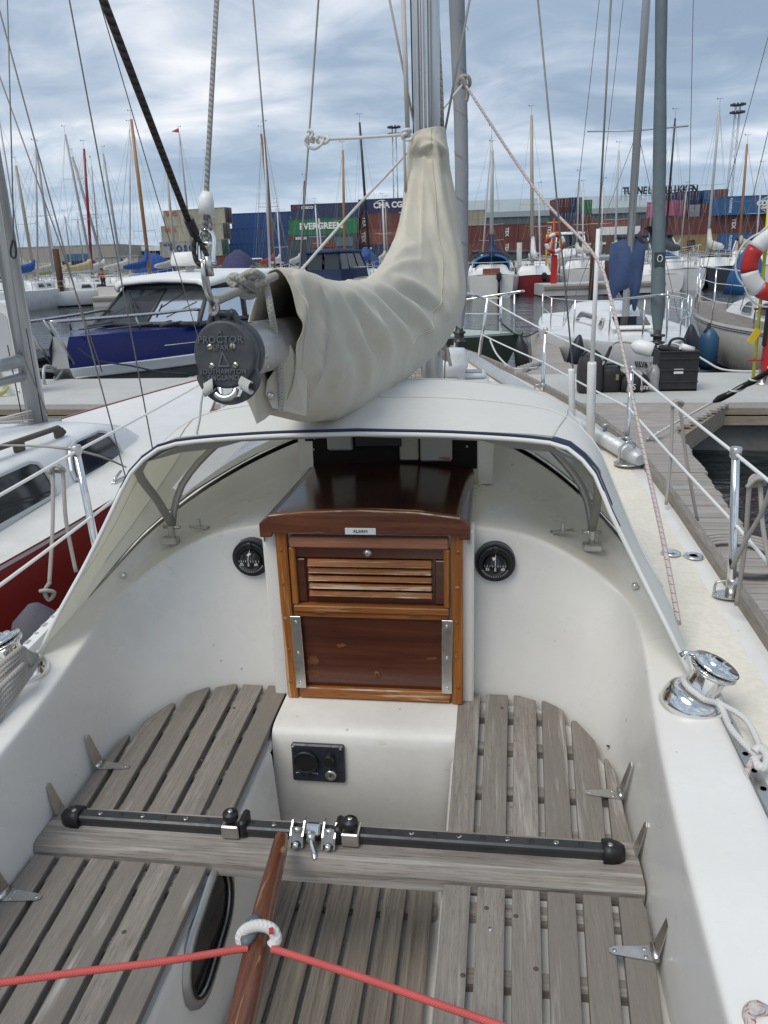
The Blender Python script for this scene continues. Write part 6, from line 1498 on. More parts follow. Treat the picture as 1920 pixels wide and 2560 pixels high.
text_obj('lettering', 'OSPREY', basis(dd, (0, 0, 1)), pA.lerp(pB, .5) + nn * .03, .15, PRINTW, mb_, extrude=.003, bold=.001)
# bow roller, anchor
q = MB(); q.tube(cr([V((0, 3.7, .62)), V((.06, 4.1, .68)), V((.1, 4.2, .50)), V((.06, 4.1, .34)), V((-.02, 3.95, .32))], 5), .022, 8); q.tube(cr([V((0, 3.7, .66)), V((-.1, 4.0, .72)), V((-.14, 4.1, .52)), V((-.06, 3.95, .34))], 5), .022, 8); q.tube([V((0, 3.5, .64)), V((0, 4.05, .30))], .02, 8); q.prism([V((-.14, 3.9, .34)), V((.14, 3.9, .34)), V((0, 3.6, .18))], (0, 0, .02)); Bt.put(q, 'anchor', mat('galvanised', fn=grime((.42, .43, .43), (.30, .30, .30), .5, 20, (.4, .6)), metal=.5))
rope('mooring_line', [at(195, 870, y=9.9), at(240, 900, y=9.9), at(330, 915, y=10.0), at(400, 930, y=10.1), at(470, 935, y=10.1)], .012, mat('navy_rope', fn=rope_fn((.03, .04, .07))), 'dark navy mooring rope along the blue motor boat to the finger pier', 'rope')
q = MB(); q.box((-6.6, 11.0, .30), (.95, 1.6, .75), ch=.03); q.box((-6.6, 11.0, .70), (1.0, 1.7, .06), ch=.01); q.build('dock_block', mat('tarred_block', fn=grime((.025, .025, .025), (.06, .06, .055), .5, 3, (.5, .8))), label='black tarred mooring block at the blue motor boat bow', cat='mooring block')

# ================================================================== THINGS ON THE JETTY
# power pedestal
pp = thing('power_pedestal', 'white service pedestal with a rounded top on the jetty at the left edge', 'power pedestal', at(50, 985, z=.50))
c = at(44, 985, z=.50)
q = MB(); pr_ = [(-.135, 0), (.135, 0), (.135, .98)] + [(.135 * math.cos(a), .98 + .135 * math.sin(a)) for a in [PI * k / 10 for k in range(1, 10)]] + [(-.135, .98)]
q.prism([c + V((x, -.10, z)) for x, z in pr_], (0, .26, 0)); q.build('pedestal_body', WHITEPL, pp)
q = MB(); q.prism([c + V((x * .8 , -.10, .30 + z * .62)) for x, z in pr_], (0, -.006, 0)); q.build('pedestal_face', mat('pale_grey_face', (.52, .53, .54), .5), pp)
for x in (-.09, .09): q = MB(); q.lathe([(0, .006), (.012, .005), (.014, 0)], c + V((x, -.106, .05)), XZ, 10); q.build('bolt', STEELB, pp)
HOSE = mat('hose_yellow', (.42, .45, .16), .5)
q = MB()
for k in range(4): q.tube(cr([c + V((-.2, -.05 - .02 * k, .75)), c + V((-.12 - .03 * k, -.15, .3)), c + V((-.05 + .02 * k, -.18, .05 + .02 * k)), c + V((-.25, -.2, .02))], 5), .014, 6)
q.build('water_hose', HOSE, label='yellow green water hose coiled against the white pedestal', cat='hose')
# luggage in front of the racing yacht
def bag(nm, px0, px1, ptop, pbot, dep, mm, label, soft=.3):
    c0_ = at((px0 + px1) / 2, pbot, z=.50); sc_ = (c0_ - CAM).dot(_f) / F; w, h = (px1 - px0) * sc_, (pbot - ptop) * sc_ * 1.03; d = dep; rr = []
    rnd_ = random.Random(px0)
    for z, k in ((0, .90), (.06, .99), (.3, 1.02), (.65, 1.0), (.88, .95 - soft * .15), (.97, .86 - soft * .3), (1.0, .6 - soft * .2)):
        rr.append([c0_ + V((w / 2 * k * math.copysign(abs(math.cos(a)) ** .45, math.cos(a)) + rnd_.uniform(-.012, .012) * soft, d / 2 + d / 2 * k * math.copysign(abs(math.sin(a)) ** .45, math.sin(a)), h * z + rnd_.uniform(-.012, .012) * soft)) for a in [2 * PI * i / 20 for i in range(20)]])
    t = thing(nm, label, 'bag', c0_); q = MB(); q.loft(rr, True, (True, True)); q.build('bag_body', mm, t); return t, c0_, w, h, d
BAGM = mat('dark_bag', fn=grime((.035, .031, .033), (.02, .02, .02), .5, 8, (.6, .8), .2, 300)); BAGB = mat('black_bag', fn=grime((.012, .012, .014), (.03, .03, .03), .4, 9, (.5, .8), .3, 60))
t, c, w, h, d = bag('travel_bag', 1446, 1506, 895, 985, .30, BAGM, 'dark brown upright travel bag, leftmost of the luggage on the jetty', .5)
q = MB(); q.tube(cr([c + V((-.1, .1, h)), c + V((0, .1, h + .06)), c + V((.1, .1, h))], 5), .012, 6); q.build('handle', BLACK, t)
t, c, w, h, d = bag('cool_bag', 1500, 1552, 922, 982, .26, BAGB, 'small black bag with a metal clasp between the travel bag and the duffel', .2)
q = MB(); q.tube(cr([c + V((-.09, .05, h * .95)), c + V((-.06, .05, h + .03)), c + V((.06, .05, h + .03)), c + V((.09, .05, h * .95))], 5), .012, 6); q.build('handle', BLACK, t)
q = MB(); q.box(c + V((.06, -.008, h * .62)), (.035, .012, .06), ch=.004); q.build('clasp', mat('brassy', (.35, .28, .16), .4, .8), t)
t, c, w, h, d = bag('duffel_bag', 1552, 1622, 936, 982, .34, BAGB, 'black and cream sailing duffel bag beside the clear plastic bag', 1.0)
CRM = mat('cream_strap', (.42, .40, .33), .8)
for x, tw in ((-.28, .1), (.22, -.1)): q = MB(); q.tube(cr([c + V((w * x, -.012, h * .1)), c + V((w * x * .9, -.03, h * .5)), c + V((w * x * .7, .0, h * .95)), c + V((w * (x * .6 + tw), .04, h * 1.12)), c + V((w * x * .3, .1, h * 1.05))], 5), .016, 6, sq=.5); q.build('strap', CRM, t)
q = MB(); q.box(c + V((-.02, .14, h * .98)), (w * .7, .2, .04), M_rot('Y', .12), .03); q.build('bag_lid', CRM, t)
text_obj('lettering', 'S  ann', XZ, c + V((.06, -.03, h * .32)), .085, PRINTW, t, extrude=.002, xs=.9)
t, c, w, h, d = bag('plastic_bag', 1622, 1648, 918, 980, .2, mat('clear_plastic_bag', fn=grime((.30, .30, .31), (.16, .15, .14), .7, 12, (.15, .4), .8, 40)), 'crumpled grey plastic bag against the black crate', 1.2)
cc = at(1692, 978, z=.50)
t = thing('crate', 'tall black folding crate with a white label and things inside, on the jetty', 'crate', cc); w, h, d = .40, .42, .34
CRT = mat('crate_black', fn=grime((.014, .014, .016), (.04, .04, .04), .4, 10, (.4, .6)))
q = MB(); q.box(cc + V((0, d / 2, .01)), (w, d, .02)); 
for x, y, sx, sy in ((0, .008, w, .016), (0, d - .008, w, .016), (-w / 2 + .008, d / 2, .016, d - .034), (w / 2 - .008, d / 2, .016, d - .034)): q.box(cc + V((x, y, h / 2)), (sx, sy, h - .002), ch=.004)
q.build('crate_wall', CRT, t)
for z in (.10, .22, .34, .41):
    q = MB(); q.box(cc + V((0, -.004, z)), (w + .012, .012, .018), ch=.004); q.build('rib', CRT, t)
q = MB(); q.box(cc + V((.0, -.003, .21)), (.095, .004, .05)); q.build('paper_label', PRINTW, t)
q = MB(); q.tube(cr([cc + V((-.10, .15, h - .02)), cc + V((-.06, .15, h + .10)), cc + V((.06, .15, h + .10)), cc + V((.10, .15, h - .02))], 6), .014, 8); q.build('carry_handle', CRT, t)
q = MB(); q.box(cc + V((-.07, .17, h)), (.2, .2, .06), M_rot('Y', .2), .02); q.build('dark_contents', BAGB, label='dark folded kit inside the black crate', cat='kit')
q = MB(); q.tube([cc + V((.02, .08, h + .04)), cc + V((.15, .1, h - .01))], [.035, .04], 10); q.build('paper_roll', WHITEPL, label='white paper roll sticking out of the black crate', cat='paper roll')
# life ring on its red post, yellow boat hook
lrp = thing('life_buoy_post', 'red post on the jetty carrying the life ring at the right edge', 'post', at(1900, 962, z=.5))
REDP = mat('red_paint', fn=grime((.46, .022, .018), (.34, .02, .018), .4, 4, (.3, .45)))
c = at(1906, 960, z=.5); Yp = c.y
q = MB(); q.box(c + V((0, 0, .62)), (.075, .05, 1.24), ch=.006); q.build('post_column', REDP, lrp)
q = MB(); q.lathe([(.09, 0), (.09, .012), (.05, .02), (.05, .16)], c, n=16); q.build('post_base', STEELB, lrp)
q = MB(); q.box(c + V((.02, -.05, .42)), (.12, .08, .62), ch=.01); q.build('post_box', REDP, lrp)
q = MB(); q.box(c + V((-.055, -.07, .62)), (.04, .05, .42), ch=.015); q.build('black_clip', BLACK, lrp)
for z in (.26, .80): q = MB(); q.box(c + V((-.10, -.02, z)), (.16, .02, .02)); q.build('hook_bracket', REDP, lrp)
lr = thing('life_ring', 'red and white life ring with a white grab line on the red post', 'life ring', at(1944, 660, y=Yp - .12))
o = at(1944, 660, y=Yp - .12); R_, r_ = .285, .088; XM = basis((.99, .1, 0), (0, 0, 1))
LRW = mat('ring_white', fn=grime((.70, .70, .69), (.55, .54, .52), .5, 8, (.5, .7)))
for sect in range(8):
    q = MB(); q.tube([o + XM @ V((R_ * math.cos(a), R_ * math.sin(a), 0)) for a in [2 * PI * (sect + k / 6) / 8 + .22 for k in range(7)]], r_ if sect % 2 else r_ * .995, 16, sq=.75, flat=tuple(XM @ V((0, 0, 1))))
    q.build('ring_section', REDP if sect % 2 else LRW, lr)
q = MB(); 
for k in range(4): q.tube(cr([o + XM @ V(((R_ + .09 + .055 * math.sin(PI * j / 6)) * math.cos(2 * PI * (k + j / 6) / 4 + .6), (R_ + .09 + .055 * math.sin(PI * j / 6)) * math.sin(2 * PI * (k + j / 6) / 4 + .6), 0)) for j in range(7)], 3), .010, 6)
q.build('grab_line', WROPE, lr)
q = MB(); q.tube([at(1882, 955, z=.52), at(1912, 640, y=Yp - .05), at(1925, 480, y=Yp)], .018, 8); bh = q.build('boat_hook', mat('hi_vis_yellow', (.55, .60, .05), .5), label='yellow boat hook standing upright beside the red post', cat='boat hook')
q = MB(); q.box(at(1886, 840, y=Yp - .05), (.07, .03, .16), M_rot('Y', .5)); q.build('hook_clip', mat('yellow_clip', (.6, .42, .02), .5), lrp)
# snubber rope from the finger to the right
sn = thing('mooring_snubber', 'white rope with a twisted black rubber snubber running from the finger pier to the right', 'mooring rope', at(1630, 1090, z=.55))
p = [at(1632, 1090, z=.56), at(1700, 1050, y=6.6), at(1788, 1002, y=6.1), at(1860, 962, y=5.7), at(1945, 915, y=5.3)]
q = MB(); q.tube(p[:3], .009, 8); q.tube(p[2:], .007, 8); q.build('strand', WROPE, sn)
q = MB(); q.tube([at(1785, 1004, y=6.1), at(1800, 996, y=6.03), at(1830, 982, y=5.9), at(1850, 968, y=5.78), at(1880, 955, y=5.62), at(1905, 938, y=5.48), at(1945, 915, y=5.3)], [.012, .028, .022, .018, .022, .018, .02], 10); q.build('rubber_core', RUBB, sn)
q = MB(); pts = []
for k in range(40):
    t = k / 39; c = at(lerp(1810, 1935, t), lerp(990, 920, t), y=lerp(5.98, 5.32, t)); a = t * 16; pts.append(c + V((.024 * math.cos(a), 0, .024 * math.sin(a))))
q.tube(pts, .007, 6); q.build('wrapped_strand', WROPE, sn)
def chain(name, p0, p1, n, label):
    t = thing(name, label, 'chain', p0); d = (V(p1) - V(p0)) / n; u = d.normalized()
    for k in range(n):
        c = V(p0) + d * (k + .5); sd_ = u.cross(V((0, 0, 1)) if k % 2 else V((1, .3, 0))).normalized()
        q = MB(); q.tube([c + u * (.033 * math.cos(a)) + sd_ * (.018 * math.sin(a)) for a in [2 * PI * j / 12 for j in range(13)]], .006, 6); q.build('link', STEELB, t)
chain('chain', at(1620, 1098, z=.52), at(1650, 1078, z=.56), 5, 'chain links shackled to the finger pier at the end of the white rope')
chain('chain', at(1530, 1075, z=.52), at(1572, 1090, z=.53), 6, 'dark chain lying across the finger pier behind the pole')
q = MB(); q.tube(cr([at(1460, 1045, y=6.2), at(1490, 1060, y=6.4), at(1530, 1072, z=.56)], 4), [.012] + [.03] * 6 + [.012] * 2, 10); q.build('mooring_rope', RUBB, label='black rubber sleeved mooring rope from our bow to the finger pier', cat='mooring rope')
q = MB()
for k in range(4):
    c = at(1850, 1392, z=.52); q.tube([c + V(((.16 + .018 * k) * math.cos(a), (.20 + .02 * k) * math.sin(a), .008 * k)) for a in [2 * PI * j / 28 for j in range(29)]], .010, 6)
q.build('coiled_rope', GROPE, label='grey rope coiled on the finger pier planks at right', cat='rope coil')
# ================================================================== FAR SHORE
QG = mat('quay_ground', fn=grime((.20, .20, .19), (.14, .14, .13), .6, .15, (.8, .95)))
q = MB(); q.prism([V((-400, 108, -1)), V((400, 96, -1)), V((900, 1400, -1)), V((-900, 1400, -1))], (0, 0, 2.0)); q.build('quay', QG, kind='structure')
QW = mat('quay_timber', fn=wood(((.03, .025, .02), (.07, .06, .05), (.12, .10, .085)), (8, 8, 2)))
q = MB(); q.prism([V((-160, 99, .75)), V((160, 90, .75)), V((160, 92, .75)), V((-160, 101, .75))], (0, 0, .35)); qw = q.build('quay_walkway', QW, kind='structure')
q = MB()
for i in range(90):
    x = -120 + i * 2.6; y = 99.5 - (x + 160) * 9 / 320; q.cyl((x, y, -.5), (x, y, 1.0 + (i % 3 == 0) * .9), .14, n=6)
tag(q.build('quay_pile', QW, qw), kind='stuff')
GRASS = mat('grass_bank', fn=grime((.10, .125, .035), (.15, .13, .06), .7, .5, (.9, 1), fine=.4))
q = MB(); rows = []
for i in range(60):
    x = -75 + i * .8; rows.append([V((x, 104, .95)), V((x, 106, 1.5 + .35 * math.sin(i * 1.3) + random.uniform(-.2, .2))), V((x, 112, 1.3)), V((x, 118, 1.0))])
q.grid(rows)
for i in range(700):
    x, y = random.uniform(-75, -28), random.uniform(104, 112); h = random.uniform(.3, .9); q.poly([(x, y, 1.0), (x + .12, y, 1.0), (x + .05 + random.uniform(-.2, .2), y, 1.25 + h)])
q.build('grass_bank', GRASS, kind='stuff')

# ---- shipping containers -------------------------------------------------
CMATS = {}
def cmat(col):
    k = tuple(col)
    if k not in CMATS:
        d = tuple(c * .45 + b_ for c, b_ in zip(col, (.05, .03, .022)))
        CMATS[k] = mat('container_paint', fn=grime(k, d, .75, .7, (.4, .65), fine=.3, streak=(1, 1, .22))); MATS.pop('container_paint')
    return CMATS[k]
RODM = mat('door_rod', (.32, .31, .30), .5, .4)
_cm = {}
def cmesh(L):
    if L in _cm: return _cm[L]
    w, h = 2.44, 2.59
    b = MB(); n = int(L / .46); st = L - .4
    for s in (-1, 1):                      # corrugated long sides
        r0, r1 = [], []
        for i in range(n + 1):
            x = -st / 2 + st * i / n; dpt = .045 if i % 2 else 0.0
            for dx in (-.06, .06): r0.append(V((x + dx, s * (w / 2 - .02 - dpt), .16))); r1.append(V((x + dx, s * (w / 2 - .02 - dpt), h - .12)))
        b.grid([r0, r1], False)
        b.box((0, s * (w / 2 - .05), .08), (L - .3, .10, .16)); b.box((0, s * (w / 2 - .05), h - .06), (L - .3, .10, .12))
    for sx in (-1, 1):
        for sy in (-1, 1): b.box((sx * (L / 2 - .08), sy * (w / 2 - .08), h / 2), (.16, .16, h - .01))
        b.box((sx * (L / 2 - .08), 0, .08), (.14, w - .3, .16)); b.box((sx * (L / 2 - .08), 0, h - .06), (.14, w - .3, .12))
    b.box((0, 0, h - .03), (L - .02, w - .02, .05)); b.box((-L / 2 + .06, 0, h / 2), (.05, w - .3, h - .2))
    d = MB()
    for s in (-1, 1): d.box((L / 2 - .05, s * .58, h / 2), (.06, 1.1, h - .3), ch=.02)
    d.box((L / 2 + .0, 0, h * .72), (.03, 2.1, .05)); d.box((L / 2 + .0, 0, h * .3), (.03, 2.1, .05))
    r = MB()
    for y in (-.85, -.35, .35, .85): r.cyl((L / 2 + .03, y, .12), (L / 2 + .03, y, h - .1), .03, n=5)
    for y in (-.6, .6): r.box((L / 2 + .04, y, 1.1), (.03, .4, .06))
    _cm[L] = (b.mesh('container_body'), d.mesh('container_door'), r.mesh('door_rods')); return _cm[L]
def container(px, py_top, dep, col, ang, label, L=12.19, door=None, anchor='L', group=None, z=None, base=None):
    """px, py_top: bearing of the anchored upper corner at distance dep along the view"""
    if z is not None: py_top = 570
    d0 = (CR * ((px - 960) / F) - CU * ((py_top - 1280) / F) + _f); p = CAM + d0 * dep
    u = V((math.cos(ang), math.sin(ang), 0)); nrm = V((-u.y, u.x, 0))
    z0 = p.z - 2.59 if z is None else z
    c = V((p.x, p.y, 0)) + u * (L / 2 if anchor == 'L' else -L / 2) + nrm * 1.22; c.z = z0
    t = thing('shipping_container', label, 'shipping container', c, ang, group)
    M = WORLD[t.name]; bo, do, ro = cmesh(L)
    for nm_, me, m in (('container_body', bo, cmat(col)), ('container_door', do, cmat(door or col)), ('door_rods', ro, RODM)):
        o = bpy.data.objects.new(nm_, me); COL.objects.link(o); o.parent = t
        if not me.materials: me.materials.append(None)
        o.material_slots[0].link = 'OBJECT'; o.material_slots[0].material = m; WORLD[o.name] = Matrix.Identity(4)
    return t, M, u
def ctext(cont, tx, x, z, size, m, bold=.02, vert=False, xs=1.0, L=12.19):
    t, M, u = cont; m3 = basis(u, (0, 0, 1)) if not vert else basis((0, 0, -1), u)
    loc = M @ V((x, -1.27, z)); text_obj('lettering', tx, m3, loc, size, m, t, extrude=.02, bold=bold, xs=xs)
A_ = math.radians
CREAMC, NAVY1, NAVY2, BLUEC, GRNC, BRN, BRN2, ORB, GRYC, YEL, PINK, COSB, LGRY = (.36, .35, .27), (.016, .032, .10), (.02, .045, .12), (.012, .07, .22), (.015, .19, .075), (.135, .032, .028), (.16, .045, .033), (.22, .07, .045), (.055, .075, .09), (.30, .215, .085), (.42, .10, .20), (.016, .115, .29), (.33, .335, .32)
OR_ = mat('orange_red_print', (.55, .07, .03), .6)
H = 2.59
D1 = 134
c = container(407, 527, D1, CREAMC, A_(-12), 'top cream shipping container of the left stack with red lettering', door=(.10, .03, .03)); ctext(c, 'OOCL', -4.4, 2.0, .85, OR_); zt = c[0].location.z
c = container(402, 0, D1 - 1.0, CREAMC, A_(-12), 'second cream container from the top of the left stack', z=zt - H, door=(.12, .10, .07)); ctext(c, 'OOCL', -4.2, 1.9, .85, OR_)
c = container(394, 0, D1 - 2, LGRY, A_(-12), 'light grey container with dark blue spaced letters in the left stack', z=zt - 2 * H, door=(.03, .14, .10)); ctext(c, 'C O S C O', -1.0, 1.35, 1.35, mat('blue_print', (.02, .035, .15), .6), .05); ctext(c, '411 21 00', -4.3, 2.05, .5, mat('blue_print', (.02, .035, .15), .6))
c = container(398, 0, D1 - 2, BRN, A_(-12), 'brown container at the bottom of the left stack', z=zt - 3 * H); ctext(c, 'TEX', -4.6, 1.3, .7, PRINTW, vert=True)
D2 = 140
zt2 = None
for i, (px, w) in enumerate(((577, 'top'), (571, 'second'), (565, 'third'), (571, 'bottom'))):
    c = container(px, 534, D2 - i * .4, BLUEC if i != 3 else (.014, .08, .21), A_(4), f'{w} plain blue container of the all blue stack', z=zt2)
    if zt2 is None: zt2 = c[0].location.z
    zt2 -= H
    for k in range(2): ctext(c, 'IIII', 5.0 + k * .5, 1.5 + .3 * k, .5, mat('pale_blue_print', (.25, .35, .5), .6), vert=True)
D3 = 137
c = container(726, 512, D3, NAVY2, A_(4), 'navy container with white lettering on top of the green container'); ctext(c, 'seaco', -3.1, 2.1, .95, PRINTW); ctext(c, 'OI', -5.2, 2.1, .95, mat('rust_print', (.30, .05, .03), .6)); zt = c[0].location.z
c = container(722, 0, D3 - .6, GRNC, A_(4), 'bright green container with large white letters', z=zt - H, door=(.10, .02, .02)); ctext(c, 'EVERGREEN', -.3, 1.35, 1.45, PRINTW, .06)
c = container(716, 0, D3 - 1.2, GRYC, A_(4), 'dark grey container with white letters under the green container', z=zt - 2 * H); ctext(c, 'seaco', -3.6, 2.1, .9, PRINTW); ctext(c, 'OI', -5.3, 2.1, .9, mat('rust_print', (.30, .05, .03), .6))
q = MB(); tt, M_, u_ = c; q.box((0, 0, 0), (4.4, .03, 1.0)); q.v = [tuple(M_ @ V((p[0] + .3, p[1] - 1.26, p[2] + .9))) for p in q.v]; q.build('rust_patch', cmat((.20, .05, .03)), tt)
q = MB(); q.box((0, 0, 0), (3.2, .03, 1.5)); q.v = [tuple(M_ @ V((p[0] + 4.0, p[1] - 1.26, p[2] + 1.2))) for p in q.v]; q.build('pale_patch', cmat((.10, .16, .19)), tt)
c = container(712, 0, D3 - 1.8, (.035, .06, .10), A_(4), 'navy grey container with pale letters at the bottom under the green stack', z=zt - 3 * H); ctext(c, 'HANJIN', 1.0, 1.3, 1.2, mat('pale_print', (.32, .34, .36), .6), .03)
D4 = 139
c = container(895, 499, D4, NAVY1, A_(3), 'navy container with large white letters left of the sail cover'); ctext(c, 'CMA CGM', -.2, 1.45, 1.35, PRINTW, .06); zt = c[0].location.z
c0_ = c
for s_, zc, xo in ((1, 1.45, -1.8), (-1, .95, 1.4)):
    q = MB(); q.tube([c[1] @ V((xo + 1.6 * math.cos(a) * .8, -1.28, zc + s_ * (.85 * math.sin(a)))) for a in [lerp(1.0, 2.6, k / 8) if s_ > 0 else lerp(.2, 1.7, k / 8) for k in range(9)]], .07, 5); q.build('logo_swoosh', PRINTW, c[0])
for i, (px, col, lb, tx) in enumerate(((888, BRN2, 'brown container with upright white letters under the navy lettered one', 'TEX'), (884, ORB, 'orange brown container with upright white letters in the middle stack', 'TEX'), (884, NAVY1, 'dark navy container with small white letters at the bottom left of the sail cover', None))):
    c = container(px, 0, D4 - .6 * i, col, A_(3), lb, z=zt - (i + 1) * H)
    if tx: ctext(c, tx, -4.4, 1.3, .95, PRINTW, .03, True)
    else: ctext(c, 'seaco', -3.7, 2.0, .7, PRINTW)
container(886, 512, D4 + 4, NAVY2, A_(3), 'dark navy container end showing in the gap between two stacks', anchor='R', L=6.06)
# right of the furled sail: long brown rows and what stands on them
D5 = 132
for r_i, (py, lbs) in enumerate(((566, ('brown container right of the furled sail, upper row', 'next brown container of the upper row behind the cruiser')), (607, ('brown container right of the furled sail, lower row', 'next brown container of the lower row behind the cruiser')))):
    for k in range(2):
        c = container(1120 + k * 178, py - k * 6, D5 - k, BRN if (k + r_i) % 2 == 0 else BRN2, A_(6), lbs[k], z=(None if r_i == 0 and k == 0 else zz0 - r_i * H))
        if r_i == 0 and k == 0: zz0 = c[0].location.z
        ctext(c, 'TEX', 4.0 - 5 * k, 1.35, .8, PRINTW, .02, True)
    container(1476, py - 14, D5 - 2, ORB if r_i == 0 else BRN, A_(6), ('short orange brown container at the end of the upper brown row', 'short brown container at the end of the lower brown row')[r_i], z=zz0 - r_i * H, L=6.06)
c = container(1110, 0, D5 + 2, CREAMC, A_(6), 'cream container on top of the brown row beside the furled sail', z=zz0 + H, L=6.06 * 1.2)
ENDA = A_(8 - 90)     # doors towards us
def endbox(px, py, dep, col, lb, door=None): return container(px, py, dep, col, A_(8 - 90 + 2), lb, L=6.06, anchor='R', door=door)
for px, py, col, lb in ((1394, 496, BRN, 'brown container end, left one of the small stack on the warehouse side'), (1424, 494, NAVY1, 'upper navy container end of the small stack'), (1424, 530, NAVY2, 'lower navy container end of the small stack'), (1394, 531, (.02, .04, .09), 'dark navy container end under the brown one'), (1450, 500, GRNC, 'green container end at the right of the small stack'), (1450, 534, BRN, 'brown container end under the green one')):
    endbox(px, py, 150, col, lb)
D6 = 116
c = container(1612, 546, D6, BRN, A_(3), 'long brown container above the yellow one', door=(.30, .05, .04)); zb = c[0].location.z; ctext(c, 'TEX', -4.6, 1.4, .8, PRINTW, .02, True)
c = container(1814, 0, D6 - .5, BRN, A_(3), 'brown container between the two blue globe containers', z=zb); ctext(c, 'TEX', -5.0, 1.4, .8, PRINTW, .02, True)
c = container(1607, 0, D6, YEL, A_(3), 'mustard yellow container with black letters', z=zb - H); ctext(c, 'm', 1.2, 1.6, 1.5, PRINTK, .06); ctext(c, 'SC', 1.2, .75, 1.0, PRINTK, .05)
def globe(c, x, z, r):
    t, M_, u = c; q = MB()
    for rx in (1, .62, .22): q.tube([M_ @ V((x + r * 1.25 * rx * math.cos(a), -1.28, z + r * math.sin(a))) for a in [2 * PI * k / 20 for k in range(21)]], .035, 4)
    for zz_ in (-.55, .55): q.tube([M_ @ V((x - r * 1.25 * .8, -1.28, z + zz_ * r)), M_ @ V((x + r * 1.25 * .8, -1.28, z + zz_ * r))], .035, 4)
    q.build('globe_mark', PRINTW, t)
for px, zz, lb in ((1788, zb + H, 'upper bright blue container with a white globe mark'), (1796, zb - H, 'lower bright blue container with a white globe mark')):
    c = container(px, 0, D6 - 1, COSB, A_(3), lb, z=zz); ctext(c, 'COSCO', 1.2, 1.45, .95, PRINTW, .05); globe(c, 1.2, 1.3, 1.0); ctext(c, 'SHIPPING', 1.2, .85, .45, PRINTW, .02); ctext(c, 'FLORENS', -4.2, 1.3, .5, PRINTW, .01, True)
row1 = [(1652, NAVY1), (1682, NAVY1), (1713, NAVY1), (1744, NAVY1), (1759, COSB), (1790, ORB)]
for k, (px, col) in enumerate(((1660, NAVY1), (1691, NAVY1), (1722, NAVY1), (1761, COSB), (1791, ORB))):
    endbox(px, 482 - k * 2.2, 150, col, ('leftmost', 'second', 'third', 'blue fourth', 'brown rightmost')[k] + ' container end in the upper row under the rooftop letters')
for k, (px, col) in enumerate(((1655, NAVY2), (1688, BRN2), (1722, NAVY1), (1755, BRN))):
    endbox(px, 514 - k * 2.0, 148, col, ('navy leftmost', 'brown second', 'navy third', 'brown rightmost')[k] + ' container end in the row below the rooftop letters', door=(.30, .30, .32) if k == 2 else None)
c = container(1618, 506, 140, PINK, A_(8 - 60), 'pink container end showing left of the slate furled sail', L=6.06)

# ---- warehouses, roof letters, light towers ------------------------------
def wbox(px0, px1, pyt, dep, name, label, m, depth=40, roof=None, z0=1.0, ang=None):
    d0 = CAM + (CR * ((px0 - 960) / F) - CU * ((pyt - 1280) / F) + _f) * dep; d1 = CAM + (CR * ((px1 - 960) / F) - CU * ((pyt - (px1 - px0) * .035 - 1280) / F) + _f) * dep
    d0.z = d1.z = (d0.z + d1.z) / 2; u = (d1 - d0); u.z = 0; Lw = u.length; u.normalize(); n = V((-u.y, u.x, 0))
    t = thing(name, label, 'warehouse', (d0.x, d0.y, z0)); a, b_ = V((d0.x, d0.y, z0)), V((d1.x, d1.y, z0)); h = d0.z - z0
    return t, a, b_, u, n, h, Lw
GWH = mat('grey_cladding', fn=grime((.105, .125, .14), (.085, .10, .115), .5, .3, (.5, .7), streak=(3, 3, .2)))
RWH = mat('pale_roof', fn=grime((.33, .38, .40), (.26, .30, .32), .5, .3, (.6, .8)))
t, a, b_, u, n, h, Lw = wbox(1100, 1640, 524, 185, 'warehouse', 'long dark grey warehouse with a pale roof behind the container rows', GWH)
k = 0
while k * 4.0 < Lw:
    w = min(4.0, Lw - k * 4.0); q = MB(); q.box(a + u * (k * 4.0 + w / 2) + n * .15 + V((0, 0, h / 2 - .6)), (w - .05, .3, h - 1.2), basis(u, n)); q.build('wall_panel', GWH, t); k += 1
q = MB(); q.prism([a + V((0, 0, h - 1.2)), b_ + V((0, 0, h - 1.2)), b_ + n * 14 + V((0, 0, h + 2.4)), a + n * 14 + V((0, 0, h + 2.4))], (0, 0, .25)); q.build('roof', RWH, t)
q = MB(); q.prism([a + V((0, 0, h - 2.2)) - n * .3, b_ + V((0, 0, h - 2.2)) - n * .3, b_ + V((0, 0, h - 1.0)) - n * .3, a + V((0, 0, h - 1.0)) - n * .3], n * .2); q.build('eaves_band', RWH, t)
# letters on the roof
sg = thing('rooftop_sign', 'big free standing dark letters on a steel frame along the warehouse roof', 'sign', (0, 0, 0)); SGK = mat('sign_black', (.018, .018, .02), .5); SGS = mat('sign_side', (.30, .31, .32), .5)
pA = CAM + (CR * ((1556 - 960) / F) - CU * ((479 - 1280) / F) + _f) * 176; pB = CAM + (CR * ((1744 - 960) / F) - CU * ((472 - 1280) / F) + _f) * 176
uu = (pB - pA); zA = pA.z; uu.z = 0; LL = uu.length; uu.normalize(); word = 'TUNNELFABRIKKEN'
for i, ch in enumerate(word):
    text_obj('letter', ch, basis(uu, (0, 0, 1)), V((pA.x, pA.y, zA)) + uu * (LL * (i + .5) / len(word)), 2.15, SGK, sg, extrude=.18, bold=.05, xs=.82)
q = MB(); n2 = V((-uu.y, uu.x, 0))
for z in (-1.0, .0, 1.0): q.cyl(V((pA.x, pA.y, zA + z)) + n2 * .4, V((pA.x, pA.y, zA + z)) + uu * LL + n2 * .4, .05, n=5)
q.build('sign_rail', SGS, sg)
